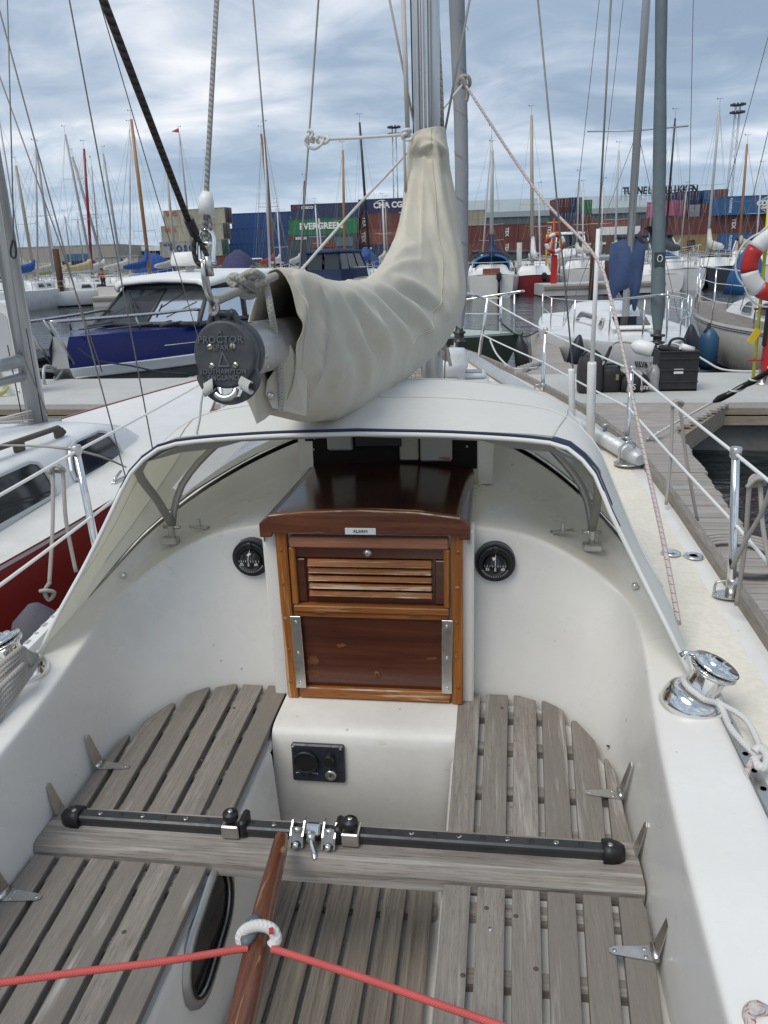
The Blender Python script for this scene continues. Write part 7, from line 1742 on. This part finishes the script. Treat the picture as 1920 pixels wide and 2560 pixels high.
for i in range(16):
    q = MB(); c = V((pA.x, pA.y, zA)) + uu * (LL * i / 15) + n2 * .4; q.cyl(c + V((0, 0, -2.0)), c + V((0, 0, 1.0)), .05, n=5); q.cyl(c + V((0, 0, .8)), c + n2 * 1.4 + V((0, 0, -2.0)), .04, n=5); q.build('sign_post', SGS, sg)
WHB = mat('beige_cladding', fn=grime((.36, .335, .295), (.27, .25, .22), .5, .25, (.7, .9), streak=(2, 2, .2)))
WHL = mat('pale_plinth', fn=grime((.46, .45, .43), (.34, .33, .31), .5, .3, (.7, .9)))
t, a, b_, u, n, h, Lw = wbox(-60, 292, 629, 150, 'warehouse', 'low beige warehouse with a pale plinth and blue doors on the left shore', WHB)
h = 5.0
k = 0
while k * 6.0 < Lw:
    w = min(6.0, Lw - k * 6.0)
    q = MB(); q.box(a + u * (k * 6 + w / 2) + n * .2 + V((0, 0, 3.55)), (w - .04, .3, 2.9), basis(u, n)); q.build('wall_panel', WHB, t)
    q = MB(); q.box(a + u * (k * 6 + w / 2) + n * .15 + V((0, 0, 1.03)), (w - .06, .3, 2.06), basis(u, n)); q.build('plinth_panel', WHL, t); k += 1
q = MB(); q.prism([a + V((0, 0, h)), b_ + V((0, 0, h)), b_ + n * 30 + V((0, 0, h)), a + n * 30 + V((0, 0, h))], (0, 0, .2)); q.build('roof', WHB, t)
q = MB(); q.prism([b_ + V((0, 0, 0)), b_ + n * 30, b_ + n * 30 + V((0, 0, h)), b_ + V((0, 0, h))], u * .2); q.build('end_wall', WHB, t)
DBL = mat('blue_door', (.03, .11, .22), .5)
for x, w, hh, m, z in ((.30, 1.9, 2.9, DBL, 0), (.715, 6.4, 2.3, mat('dark_opening', (.012, .012, .014), .8), 0), (.71, 4.2, 1.3, DBL, 2.3)):
    q = MB(); q.box(a + u * (Lw * x) + V((0, 0, z + hh / 2)) - n * .06, (w, .12, hh), basis(u, n)); q.build('warehouse_door', m, t)
t, a, b_, u, n, h, Lw = wbox(240, 345, 655, 140, 'shed', 'small pale shed between the beige warehouse and the container stack', WHL); tag(t, cat='shed')
q = MB(); q.box((a + b_) / 2 + n * 3 + V((0, 0, 1.3)), (Lw, 6, 2.6), basis(u, n)); q.build('shed_wall', mat('shed_wall', fn=grime((.38, .35, .31), (.28, .26, .23), .5, .4, (.7, .9))), t)
q = MB(); q.box((a + b_) / 2 + n * 3 + V((0, 0, 2.72)), (Lw + .3, 6.3, .2), basis(u, n)); q.build('roof', RWH, t)
t, a, b_, u, n, h, Lw = wbox(300, 420, 622, 165, 'building', 'low glass fronted building partly behind the left container stack', WHL); tag(t, cat='building')
q = MB(); q.box((a + b_) / 2 + n * 4 + V((0, 0, 2.0)), (Lw, 8, 4.0), basis(u, n)); q.build('wall', mat('blue_glazing', (.03, .05, .075), .15), t)
q = MB(); q.box((a + b_) / 2 + n * 4 + V((0, 0, 4.4)), (Lw + 1, 9, .9), basis(u, n)); q.build('roof', BOATW, t)
for k in range(9): q = MB(); q.box(a + u * (Lw * (k + .5) / 9) - n * .05 + V((0, 0, 2)), (.15, .1, 4.0), basis(u, n)); q.build('mullion', BOATW, t)
# white trailer in front of the grey warehouse
p = CAM + (CR * ((1558 - 960) / F) - CU * ((576 - 1280) / F) + _f) * 128
t = thing('trailer', 'plain white trailer box standing before the grey warehouse', 'trailer', (p.x, p.y, 1)); q = MB(); q.box((p.x, p.y + 1.2, p.z), (7.4, 2.4, 1.25), M_rot('Z', A_(6))); q.build('trailer_box', BOATW, t); q = MB(); q.box((p.x, p.y + 1.2, p.z - 1.9), (7.2, 2.2, 2.5), M_rot('Z', A_(6))); q.build('trailer_base', cmat((.10, .11, .12)), t)
for px, py, dep, lb in ((985, 322, 230, 'slim lattice floodlight tower just left of the mast'), (1845, 266, 210, 'slim lattice floodlight tower above the right container stacks')):
    p = CAM + (CR * ((px - 960) / F) - CU * ((py - 1280) / F) + _f) * dep; t = thing('floodlight_tower', lb, 'floodlight tower', (p.x, p.y, 1))
    q = MB(); LT = mat('lattice_steel', (.38, .40, .42), .5, .4); nS = 16
    for s in (-1, 1):
        for s2 in (-1, 1): q.cyl((p.x + s * .75, p.y + s2 * .75, 1), (p.x + s * .55, p.y + s2 * .55, p.z), .09, n=4)
    for k in range(nS):
        z0, z1 = lerp(1, p.z, k / nS), lerp(1, p.z, (k + 1) / nS); s = 1 if k % 2 else -1; q.cyl((p.x - s * .7, p.y - .7, z0), (p.x + s * .68, p.y - .7, z1), .045, n=4)
    q.build('lattice', LT, t)
    for k, z in ((0, 0), (1, 1.9)):
        q = MB(); q.lathe([(.4, -.25), (1.5, -.1), (1.6, .05), (.4, .1)], (p.x, p.y, p.z + z - 1.6), n=12); q.build('lamp_ring', mat('tower_dark', (.06, .065, .07), .6), t)
        for j in range(10): a = 2 * PI * j / 10; q = MB(); q.box((p.x + 1.7 * math.cos(a), p.y + 1.7 * math.sin(a), p.z + z - 1.45), (.6, .6, .42), M_rot('Z', a)); q.build('floodlight', MATS['tower_dark'], t)

# ================================================================== FAR PONTOON AND MOORED BOATS
FPC = CONCD
def far_pont(px0, px1, py, z, name):
    a, b_ = at(px0, py, z=z), at(px1, py - (px1 - px0) * .035, z=z); n = V((-(b_ - a).y, (b_ - a).x, 0)).normalized()
    q = MB(); q.prism([a, b_, b_ + n * 2.2, a + n * 2.2], (0, 0, -.5)); o = q.build(name, CONC, kind='structure'); q = MB(); q.prism([a - n * .01 + V((0, 0, -.08)), b_ - n * .01 + V((0, 0, -.08)), b_ + V((0, 0, -.22)), a + V((0, 0, -.22))], n * -.05); q.build('fascia_board', FASC, o)
far_pont(1360, 1665, 712, .55, 'far_jetty'); far_pont(1270, 1960, 682, .6, 'far_jetty'); far_pont(230, 350, 742, .5, 'far_jetty')
CV = {}
def cv(col):
    if col not in CV: CV[col] = mat('cover_cloth', fn=grime(col, tuple(c * .6 for c in col), .6, 2.5, (.8, .95))); MATS.pop('cover_cloth')
    return CV[col]
HM = {}
def hm(col):
    if col not in HM: HM[col] = mat('hull_paint', fn=grime(col, tuple(c * .75 for c in col), .5, .8, (.2, .4), fine=.04)); MATS.pop('hull_paint')
    return HM[col]
MM = {}
def mm(col):
    if col not in MM: MM[col] = mat('mast_paint', fn=grime(col, tuple(c * .7 for c in col), .5, 2, (.35, .55), streak=(1, 1, .15))); MATS.pop('mast_paint')
    return MM[col]
WD1, WD2, WD3 = (.40, .22, .085), (.22, .095, .045), (.38, .33, .26)
GREYM, WHM, BLKM, REDM = (.36, .37, .385), (.66, .67, .68), (.022, .024, .028), (.30, .02, .03)
def far_sail(label, base, top, Y, w, mcol, stern=True, hull=(.70, .71, .71), cover=(.55, .53, .48), L=8.2, bm=2.6, fb=.95, boot=None, spr=(.5,), dodger=None, outb=False, pen=None, zb=1.9, hd=None, covtall=False):
    """base/top: bearings of the mast foot and head at distance Y"""
    p0 = at(base[0], base[1], y=Y); p1 = at(top[0], top[1], y=Y); x = at(base[0], 690, y=Y).x + (p0.x - at(base[0], 690, y=Y).x)
    root = thing('sailboat', label, 'sailboat', (p0.x, Y, 0), group='sailboats moored across the harbour'); hd = (0.0 if stern else PI) if hd is None else hd
    my = .6 if stern else .6
    Bt = B(root, (p0.x + math.sin(hd) * my, Y - math.cos(hd) * my, 0), hd)
    half, sh, ring = add_hull(Bt, L, bm, fb, hm(hull), BOATD, hm(boot) if boot else None, None, N=12, tr=.74, full=.42, rake=.07, sheer=.2)
    cab, pt = add_cabin(Bt, -L * .16, L * .24, bm * .34, bm * .2, fb, .42, BOATW, front=.8, side=.18)
    for s in (-1, 1):
        for ya in (-L * .1, L * .03): add_window(Bt, cab, pt, ya, ya + L * .09, .3, .75, s, .08, GREYPL, False)
    r = w / F * (p0 - CAM).dot(_f) / 2
    k = -1 if abs(hd) > 2 else 1
    add_mast(Bt, my, fb + .4, p1.z, r, mm(mcol), (k * (p1.x - p0.x), 0), [(s_, .62) for s_ in spr], (bm * .42, fb), (L / 2 - .2, fb * 1.1), (-L / 2 + .1, fb), .006)
    q = MB(); bz = fb + .95
    q.tube([V((0, my - .1, bz)), V((0, my - L * .38, bz - .05))], .05, 7); Bt.put(q, 'boom', mm(mcol))
    if cover:
        q = MB(); rr = []
        for t, a_, h_, up in ((0, .10, .12, 0.85 if covtall else .45), (.05, .13, .2, .5 if covtall else .25), (.14, .15, .22, .16), (.5, .15, .2, .05), (.85, .12, .15, .02), (1, .07, .09, 0)):
            rr.append([V((a_ * math.cos(a), my - .12 - L * .38 * t, bz + up + h_ * math.sin(a) + .01 * math.sin(a * 3 + t * 20))) for a in [2 * PI * j / 10 for j in range(10)]])
        q.loft(rr, True, (True, True)); Bt.put(q, 'boom_cover', cv(cover))
    if dodger:
        q = MB(); rr = []
        for y, s_, z_ in ((-L * .17, .9, .55), (-L * .10, 1.0, .62), (-L * .03, .8, .2)): rr.append([V((bm * .34 * s_ * math.cos(a), y, fb + .30 + z_ * math.sin(a) ** .7)) for a in [PI * j / 10 for j in range(11)]])
        q.grid(rr); Bt.put(q, 'spray_hood', cv(dodger), solid=.02)
    add_rails(Bt, half, sh, L, (.25, .5, .7), .55, .016, True, True, MALU)
    if outb: q = MB(); q.box((.35, -L / 2 - .18, fb * .95), (.24, .3, .4), ch=.08); q.cyl((.35, -L / 2 - .15, fb * .8), (.35, -L / 2 - .12, -.1), .06, n=8); Bt.put(q, 'outboard_motor', BLACK)
    if pen: q = MB(); c = inv_pt(Bt, p1); q.prism([c + V((0, 0, .35)), c + V((0, 0, .05)), c + V((-.55 * k, 0, .15))], (0, .015, 0)); Bt.put(q, 'pennant', mat('pennant_red', (.5, .06, .05), .7))
    return root, Bt, half, sh
def inv_pt(Bt, p): return Bt.M.inverted() @ p
# left side
far_sail('sailboat with a tan wooden mast, far left', (78, 640), (40, 414), 44, 8, WD3, True, (.5, .5, .48), (.5, .47, .40), L=7.6)
far_sail('white sailboat under the thin pinkish white mast at left, bright blue cover', (88, 660), (89, 372), 40, 5, (.60, .55, .56), True, cover=(.02, .10, .32), L=8)
far_sail('sailboat with the slim grey mast just right of the pinkish one', (128, 650), (91, 372), 47, 6, GREYM, False, (.62, .62, .60), None)
far_sail('sailboat with a short white mast and red bottom, far left', (135, 650), (117, 544), 54, 8, WHM, True, (.40, .05, .04), (.52, .5, .42), spr=(.02,))
far_sail('sailboat with a thin short dark topped mast left of the red mast', (176, 650), (162, 541), 60, 4, GREYM, True, cover=(.55, .45, .28))
far_sail('sailboat with a thin grey mast close left of the red mast', (209, 650), (193, 548), 62, 4, GREYM, False)
far_sail('sailboat with a long leaning grey mast and tan boom cover', (228, 650), (163, 336), 45, 6, GREYM, True, cover=(.50, .40, .24), spr=(.42, .7))
far_sail('sailboat with a bent looking grey furled mast beside the red mast', (262, 650), (181, 392), 48, 7, (.34, .34, .35), True, cover=(.6, .6, .58))
far_sail('sailboat with a bright red mast', (226, 660), (210, 372), 46, 7, REDM, True, cover=(.50, .48, .46), spr=(.5,))
far_sail('sailboat with a grey mast and double spreaders right of the red mast', (300, 640), (258, 385), 50, 6, GREYM, False, cover=(.03, .08, .25), spr=(.4,))
far_sail('sailboat with a plain thin white mast beside the orange wooden mast', (320, 650), (324, 322), 47, 4.5, WHM, True, spr=(.27,))
far_sail('sailboat with a tall varnished orange wooden mast and blue cover', (371, 655), (328, 298), 45, 9, WD1, True, (.62, .60, .55), (.018, .075, .28), spr=(.3,), covtall=True)
far_sail('sailboat with a thin grey mast carrying a small red pennant', (482, 650), (448, 334), 56, 4.5, GREYM, False, pen=True, spr=(.35,))
far_sail('sailboat with a beige mast before the left container stack', (438, 655), (415, 415), 50, 7, (.46, .43, .37), True, cover=(.55, .52, .46), covtall=True)
far_sail('sailboat with a faint thin mast above the hanging shackle', (517, 650), (513, 390), 66, 3, GREYM, True)
# centre
far_sail('sailboat with a dark brown wooden mast and red boom cover', (688, 675), (653, 335), 50, 7, WD2, True, cover=(.30, .05, .06), spr=(.48,))
far_sail('sailboat with a bright white pole mast left of the brown one', (676, 690), (660, 325), 44, 6, WHM, False, cover=None, spr=(.5,))
far_sail('sailboat with a thin pale mast before the blue stack', (702, 660), (692, 512), 58, 4, WHM, True, spr=(.92, .35))
far_sail('sailboat with an orange brown wooden mast before the green container', (862, 665), (857, 375), 48, 6.5, WD1, True, (.02, .10, .30), (.02, .07, .22), spr=(.42,))
far_sail('sailboat with a black mast and small ensign right of the orange one', (925, 670), (899, 306), 47, 6.5, BLKM, True, cover=(.02, .07, .24), spr=(.44,))
far_sail('sailboat with a thin white mast across the green lettering', (798, 650), (788, 512), 60, 4, WHM, True)
far_sail('sailboat with a second thin white mast beside the one across the green lettering', (806, 650), (797, 546), 62, 3.5, WHM, False)
far_sail('sailboat with a short black mast before the navy container', (752, 660), (761, 452), 58, 5, BLKM, True)
far_sail('sailboat with a pale mast before the orange brown container', (963, 650), (956, 500), 58, 4.5, WHM, True, spr=(.5,))
far_sail('sailboat with a thin beige mast close to the sail cover edge', (970, 650), (963, 506), 60, 4, WD3, False)
# right
r_, Bt, half, sh = far_sail('white sailboat with its stern to us, black outboard and blue spray hood', (1228, 650), (1231, 376), 42.0, 9, (.46, .45, .42), True, (.64, .64, .60), (.02, .035, .10), L=8.0, bm=2.7, fb=1.0, dodger=(.015, .13, .30), outb=True, spr=(.36, .22), covtall=True)
q = MB(); q.box((0, -3.4, 1.05), (.8, .05, .5), ch=.02); Bt.put(q, 'companionway_doors', hm((.22, .06, .03)))
q = MB(); q.tube(cr([V((-1.15, -3.0, 1.0)), V((-.95, -2.6, 1.7)), V((-.4, -2.4, 2.0)), V((.4, -2.4, 2.0)), V((.95, -2.6, 1.7)), V((1.15, -3.0, 1.0))], 5), .05, 8); Bt.put(q, 'hood_hoop', BLACK)
far_sail('sailboat with a thin white mast alongside the grey beige mast', (1205, 650), (1229, 335), 47, 4, WHM, True, cover=None)
r_, Bt, half, sh = far_sail('red hulled sailboat with its stern to us and a white crumpled sail cover', (1331, 650), (1329, 288), 44.5, 8.5, (.42, .38, .31), True, (.20, .015, .018), (.66, .66, .66), L=7.6, bm=2.6, fb=.85, outb=True, spr=(.42,), covtall=True)
q = MB(); q.tube([V((1.0 + .33 * math.cos(a), -3.86, .55 + .33 * math.sin(a))) for a in [2 * PI * k / 20 for k in range(21)]], .02, 6); Bt.put(q, 'steering_ring', STEEL)
far_sail('sailboat with a thin white mast before the brown container row', (1350, 650), (1347, 475), 52, 4, WHM, False, cover=None)
far_sail('sailboat with a thin grey mast left of the three container ends', (1441, 640), (1448, 445), 52, 4, GREYM, True, spr=(.35,))
far_sail('sailboat with a thin pale mast right of the green container end', (1457, 640), (1458, 470), 54, 3.5, WHM, True)
far_sail('sailboat with a very thin pale mast before the grey warehouse', (1502, 640), (1508, 465), 50, 3, WHM, False)
far_sail('sailboat with a pale grey mast left of the rooftop letters', (1537, 640), (1547, 376), 48, 5, (.50, .51, .52), True, spr=(.38,))
far_sail('sailboat with a thin black mast behind the slate furled sail', (1660, 650), (1688, 296), 44, 5.5, BLKM, True, (.60, .60, .60), (.04, .05, .07))
far_sail('sailboat with a thin wooden mast hidden by the slate furled sail', (1655, 650), (1656, 320), 46, 5, WD3, True)
far_sail('sailboat with a thin grey mast before the yellow container', (1700, 640), (1716, 475), 52, 3.5, GREYM, False, spr=(.15,))
r_, Bt, half, sh = far_sail('black hulled sailboat with white cabin and triangular white sail cover', (1766, 640), (1799, 270), 46, 6.5, (.44, .45, .46), True, (.025, .025, .04), (.58, .57, .54), L=7.4, bm=2.6, fb=.95, outb=True, boot=(.01, .01, .012), covtall=True)
far_sail('sailboat with an orange brown wooden mast before the blue globe containers', (1845, 650), (1868, 360), 46, 6.5, (.33, .17, .085), True, cover=(.40, .38, .33))
far_sail('sailboat with a white mast near the life ring', (1888, 640), (1906, 425), 48, 4, WHM, True, cover=(.10, .05, .30))
far_sail('small white racing sailboat with its open stern to us', (1620, 640), (1640, 360), 43, 3, GREYM, True, (.74, .74, .73), None, L=6.8, bm=2.5, fb=.75, boot=(.05, .05, .05))
far_sail('open white sailboat with its stern towards us at left behind the wheelhouse', (250, 680), (285, 420), 42, 3, (.42, .43, .44), True, (.70, .71, .72), None, L=6.2, bm=2.2, fb=.8, boot=(.02, .02, .02), hd=-.9)
far_sail('white sailboat at the left edge behind the service pedestal', (60, 690), (15, 300), 45, 3, GREYM, True, (.66, .67, .68), (.60, .56, .44), L=7, bm=2.3, fb=.85, hd=-.8)

def far_motor(label, px, pyw, L, bm, fb, hd, hull, house=(.74, .75, .75), canopy=None, cab=(.05, .45, .85), wind=True):
    """waterline bearing (px, pyw) of the end nearest us"""
    p = at(px, pyw, z=0); fwd = V((-math.sin(hd), math.cos(hd), 0)); near = -1 if fwd.y > 0 else 1
    c = p - fwd * near * L / 2
    root = thing('motor_boat', label, 'motor boat', c, group='motor boats moored across the harbour'); Bt = B(root, c, hd)
    half, sh, ring = add_hull(Bt, L, bm, fb, hm(hull), BOATD, hm((.05, .05, .055)), None, N=12, tr=.9, full=.4, rake=.14, sheer=.25)
    y0, y1, h = -L / 2 + L * cab[0], -L / 2 + L * cab[1], cab[2]
    w = bm * .40
    q = MB(); q.loft([[V((-w, y0, fb)), V((w, y0, fb)), V((w * .9, y1 + .5, fb)), V((-w * .9, y1 + .5, fb))], [V((-w, y0, fb + h * .45)), V((w, y0, fb + h * .45)), V((w * .9, y1 + .2, fb + h * .45)), V((-w * .9, y1 + .2, fb + h * .45))]], True, (True, True), False); hs = Bt.put(q, 'deckhouse', hm(house) if house else cv(canopy))
    top = [V((-w * .9, y0 + .1, fb + h)), V((w * .9, y0 + .1, fb + h)), V((w * .8, y1 - .35, fb + h)), V((-w * .8, y1 - .35, fb + h))]; bot = [V((-w, y0, fb + h * .45)), V((w, y0, fb + h * .45)), V((w * .9, y1 + .2, fb + h * .45)), V((-w * .9, y1 + .2, fb + h * .45))]
    for i in range(4):
        j = (i + 1) % 4; n_ = 2 if i in (0, 2) else 3
        for k in range(n_):
            a0, a1 = bot[i].lerp(bot[j], (k + .08) / n_), bot[i].lerp(bot[j], (k + .92) / n_); b0, b1 = top[i].lerp(top[j], (k + .08) / n_), top[i].lerp(top[j], (k + .92) / n_); q = MB(); q.poly([a0, a1, b1, b0]); Bt.put(q, 'window', mat('far_glass', (.03, .04, .045), .08), hs)
        q = MB(); q.tube([bot[i], top[i]], .05, 5); Bt.put(q, 'window_post', hm(house) if house else cv(canopy), hs)
    q = MB(); q.loft([[p_ + (p_ - (top[0] + top[2]) / 2) * g + V((0, 0, dz)) for p_ in top] for g, dz in ((.06, -.02), (.10, .05), (.04, .14), (-.3, .20))], True, (True, True)); Bt.put(q, 'canopy' if canopy else 'roof', cv(canopy) if canopy else hm(house))
    add_rails(Bt, half, sh, L, (.6, .75), .55, .02, True, False, MALU)
    return Bt
Bt = far_motor('white wheelhouse cruiser with a grey hull, bow towards us, left of the brown pile', 1435, 703, 7.5, 2.9, 1.35, PI, (.40, .41, .42), cab=(.15, .55, 1.7))
far_motor('sports cruiser with a navy canopy and slanted white windscreen', 1745, 700, 8.5, 3.0, 1.15, PI + .5, (.68, .69, .69), cab=(.2, .6, 1.5), canopy=(.02, .028, .07))
far_motor('small cream canopied motor boat right of the brown pile', 1545, 692, 6.0, 2.3, .9, PI + .2, (.66, .66, .64), canopy=(.48, .45, .34), cab=(.1, .55, 1.4))
far_motor('motor boat wrapped in a navy canopy with clear windows behind the sail cover', 800, 748, 6.5, 2.6, .80, -.3, (.55, .56, .56), house=None, canopy=(.022, .035, .10), cab=(.08, .55, 1.45))
far_motor('low white motor boat before the left container stack, dark windows', 300, 690, 7, 2.6, .9, PI + .6, (.70, .71, .72), canopy=(.03, .09, .28), cab=(.2, .6, 1.1))
far_motor('white motor boat near the blue stack behind the lashing knot', 640, 690, 7, 2.6, 1.0, 0.2, (.7, .7, .7), cab=(.15, .55, 1.3))
far_motor('grey hooded motor boat left of the stern with the blue spray hood', 1180, 705, 6, 2.3, .85, .1, (.60, .58, .50), canopy=(.07, .07, .075), cab=(.1, .6, 1.2))
far_motor('grey hooded motor boat between the stern facing sailboats', 1290, 700, 6, 2.4, .85, -.1, (.10, .10, .11), canopy=(.06, .06, .065), cab=(.1, .6, 1.1))
far_motor('white motor cruiser with red stripe canopy near the right edge', 1850, 690, 7, 2.6, 1.0, PI - .4, (.68, .69, .69), canopy=(.03, .03, .10), cab=(.2, .6, 1.3))
# crews, covered boats, piles, life ring on the far jetty
for px, py, Y, hh, rr, lb in ((160, 760, 40, 2.95, .17, 'thick rusty brown mooring pile at left behind the wheelhouse'), (1482, 705, 36.5, 3.0, .16, 'tall dark brown mooring pile beside the white wheelhouse cruiser'), (1175, 690, 55, 2.6, .16, 'brown pile left of the grey hooded motor boat'), (1297, 690, 56, 2.6, .18, 'pale grey pile behind the red hulled sailboat'), (846, 690, 60, 2.8, .16, 'rusty pile beside the blue canopied boat'), (1517, 700, 40, 2.6, .14, 'grey white post right of the tall brown pile')):
    p = at(px, py, y=Y); q = MB(); q.tube([(p.x, Y, -1), (p.x, Y, hh * .5), (p.x, Y, hh)], [rr, rr, rr * .97], 10); pm_ = cv((.095, .045, .028)) if 'brown' in lb or 'rusty' in lb else CONC
    q.build('mooring_pile', pm_, label=lb, cat='mooring pile')
t = thing('life_ring_post', 'red post with red and white life ring on the far jetty', 'life ring post', at(1384, 712, y=37.5)); p = at(1384, 700, y=37.5)
q = MB(); q.box((p.x, 37.5, 1.15), (.28, .14, 1.3), ch=.03); q.build('post_column', REDP, t)
for k in range(8):
    q = MB(); o = V((p.x, 37.4, 2.3)); q.tube([o + V((.36 * math.cos(a), 0, .36 * math.sin(a))) for a in [2 * PI * (k + j / 4) / 8 for j in range(5)]], .10, 8); q.build('ring_section', REDP if k % 2 else LRW, t)
lad = thing('ladder_frame', 'yellow and red tubular ladder frame above the far life ring', 'ladder', at(1382, 640, y=44)); YL = mat('ladder_yellow', (.55, .33, .03), .5)
p = at(1382, 650, y=44)
for s in (-.35, .35): q = MB(); q.cyl((p.x + s, 44, .6), (p.x + s, 44, at(1382, 585, y=44).z), .05, n=6); q.build('upright', YL, lad)
for k in range(5): q = MB(); q.cyl((p.x - .35, 44, 1.4 + k * .5), (p.x + .35, 44, 1.4 + k * .5), .035, n=6); q.build('rung', YL, lad)
q = MB(); q.cyl((p.x, 44, 1), (p.x, 44, at(1382, 545, y=44).z), .06, n=6); q.build('red_mast', REDP, lad)
def tarp(px, py, Y, w, h, col, lb):
    p = at(px, py, y=Y); q = MB(); rr = []
    for i, (t, k) in enumerate(((0, 1.0), (.35, .85), (.7, .6), (1, .12))): rr.append([V((p.x + w / 2 * k * math.cos(a) * (1 + .06 * math.sin(5 * a + i)), Y + w * .7 * k * math.sin(a), p.z + h * t)) for a in [2 * PI * j / 18 for j in range(18)]])
    q.loft(rr, True, (True, True)); q.build('covered_boat', cv(col), label=lb, cat='covered boat')
tarp(918, 712, 52, 2.6, 2.3, (.03, .085, .20), 'small boat under a peaked blue tarpaulin beside the sail cover')
tarp(1550, 690, 50, 2.0, 1.9, (.24, .03, .03), 'red tarpaulin covered boat right of the pale mast')
tarp(858, 705, 50, 2.4, 1.3, (.02, .09, .27), 'low blue tarpaulin covered boat under the orange wooden mast')
tarp(1862, 735, 22, 1.0, 1.2, (.015, .12, .32), 'bright blue covered bundle left of the life ring')
tarp(20, 690, 48, 3.2, 1.5, (.50, .47, .38), 'boat under a pale beige cover at the far left')
tarp(600, 690, 50, 2.6, 1.6, (.05, .055, .12), 'dark blue covered boat behind the knot')
tarp(390, 690, 50, 2.8, 1.4, (.02, .07, .28), 'blue covered boat behind the radar dome')
tarp(1235, 700, 46, 2.0, 1.9, (.02, .025, .09), 'navy covered dinghy behind the blue spray hood')
tarp(1660, 690, 47, 2.6, 1.3, (.02, .07, .24), 'blue covered boat behind the slate furled sail')

# a crew member in a red jacket bending over on a boat behind the wheelhouse
def person(p, s, label, jacket, trousers):
    t = thing('person', label, 'person', p); P0 = V(p)
    def body(nm, vs_, es, rad, m):
        me = bpy.data.meshes.new(nm); me.from_pydata([tuple(P0 + V(v) * s) for v in vs_], es, []); o = link(nm, me, m, t); sk = o.modifiers.new('skin', 'SKIN')
        for v, r in zip(me.skin_vertices[0].data, rad): v.radius = (r * s, r * s)
        me.skin_vertices[0].data[0].use_root = True; b2 = o.modifiers.new('sub', 'SUBSURF'); b2.levels = b2.render_levels = 1
    SKIN = mat('skin', (.42, .24, .17), .6)
    vs_ = [(0, 0, .90), (.02, -.05, 1.10), (.05, -.14, 1.32), (.08, -.20, 1.46), (.10, -.26, 1.58), (.11, -.28, 1.68), (-.10, 0, .86), (-.12, .02, .48), (-.13, .08, .06), (-.14, -.06, .02), (.10, 0, .86), (.13, -.02, .48), (.14, .04, .06), (.15, -.10, .02), (-.12, -.16, 1.38), (-.24, -.22, 1.15), (-.22, -.42, 1.02), (-.20, -.50, .98), (.22, -.18, 1.38), (.32, -.26, 1.14), (.24, -.46, 1.02), (.22, -.54, .98)]
    es = [(0, 1), (1, 2), (2, 3), (3, 4), (4, 5), (0, 6), (6, 7), (7, 8), (8, 9), (0, 10), (10, 11), (11, 12), (12, 13), (2, 14), (14, 15), (15, 16), (16, 17), (2, 18), (18, 19), (19, 20), (20, 21)]
    body('body', vs_, es, [.15, .14, .16, .06, .10, .10, .10, .075, .05, .045, .10, .075, .05, .045, .075, .055, .045, .04, .075, .055, .045, .04], SKIN)
    body('jacket', [vs_[i] for i in (0, 1, 2, 14, 15, 16, 18, 19, 20)], [(0, 1), (1, 2), (2, 3), (3, 4), (4, 5), (2, 6), (6, 7), (7, 8)], [.175, .17, .185, .095, .075, .06, .095, .075, .06], jacket)
    body('trousers', [vs_[i] for i in (0, 6, 7, 8, 10, 11, 12)], [(0, 1), (1, 2), (2, 3), (0, 4), (4, 5), (5, 6)], [.16, .12, .09, .065, .12, .09, .065], trousers)
    q = MB(); q.ball(P0 + V((.105, -.26, 1.69)) * s, .115 * s, 8, (1, 1.05, .9)); q.build('hair', mat('dark_hair', (.03, .02, .015), .7), t)
pz = at(258, 705, y=41); person((pz.x, 41, .80), .62, 'person in a red and orange jacket bending over behind the wheelhouse roof', mat('red_jacket', fn=grime((.36, .03, .02), (.42, .16, .03), .8, 6, (.7, .9))), mat('dark_trousers', (.03, .03, .04), .9))
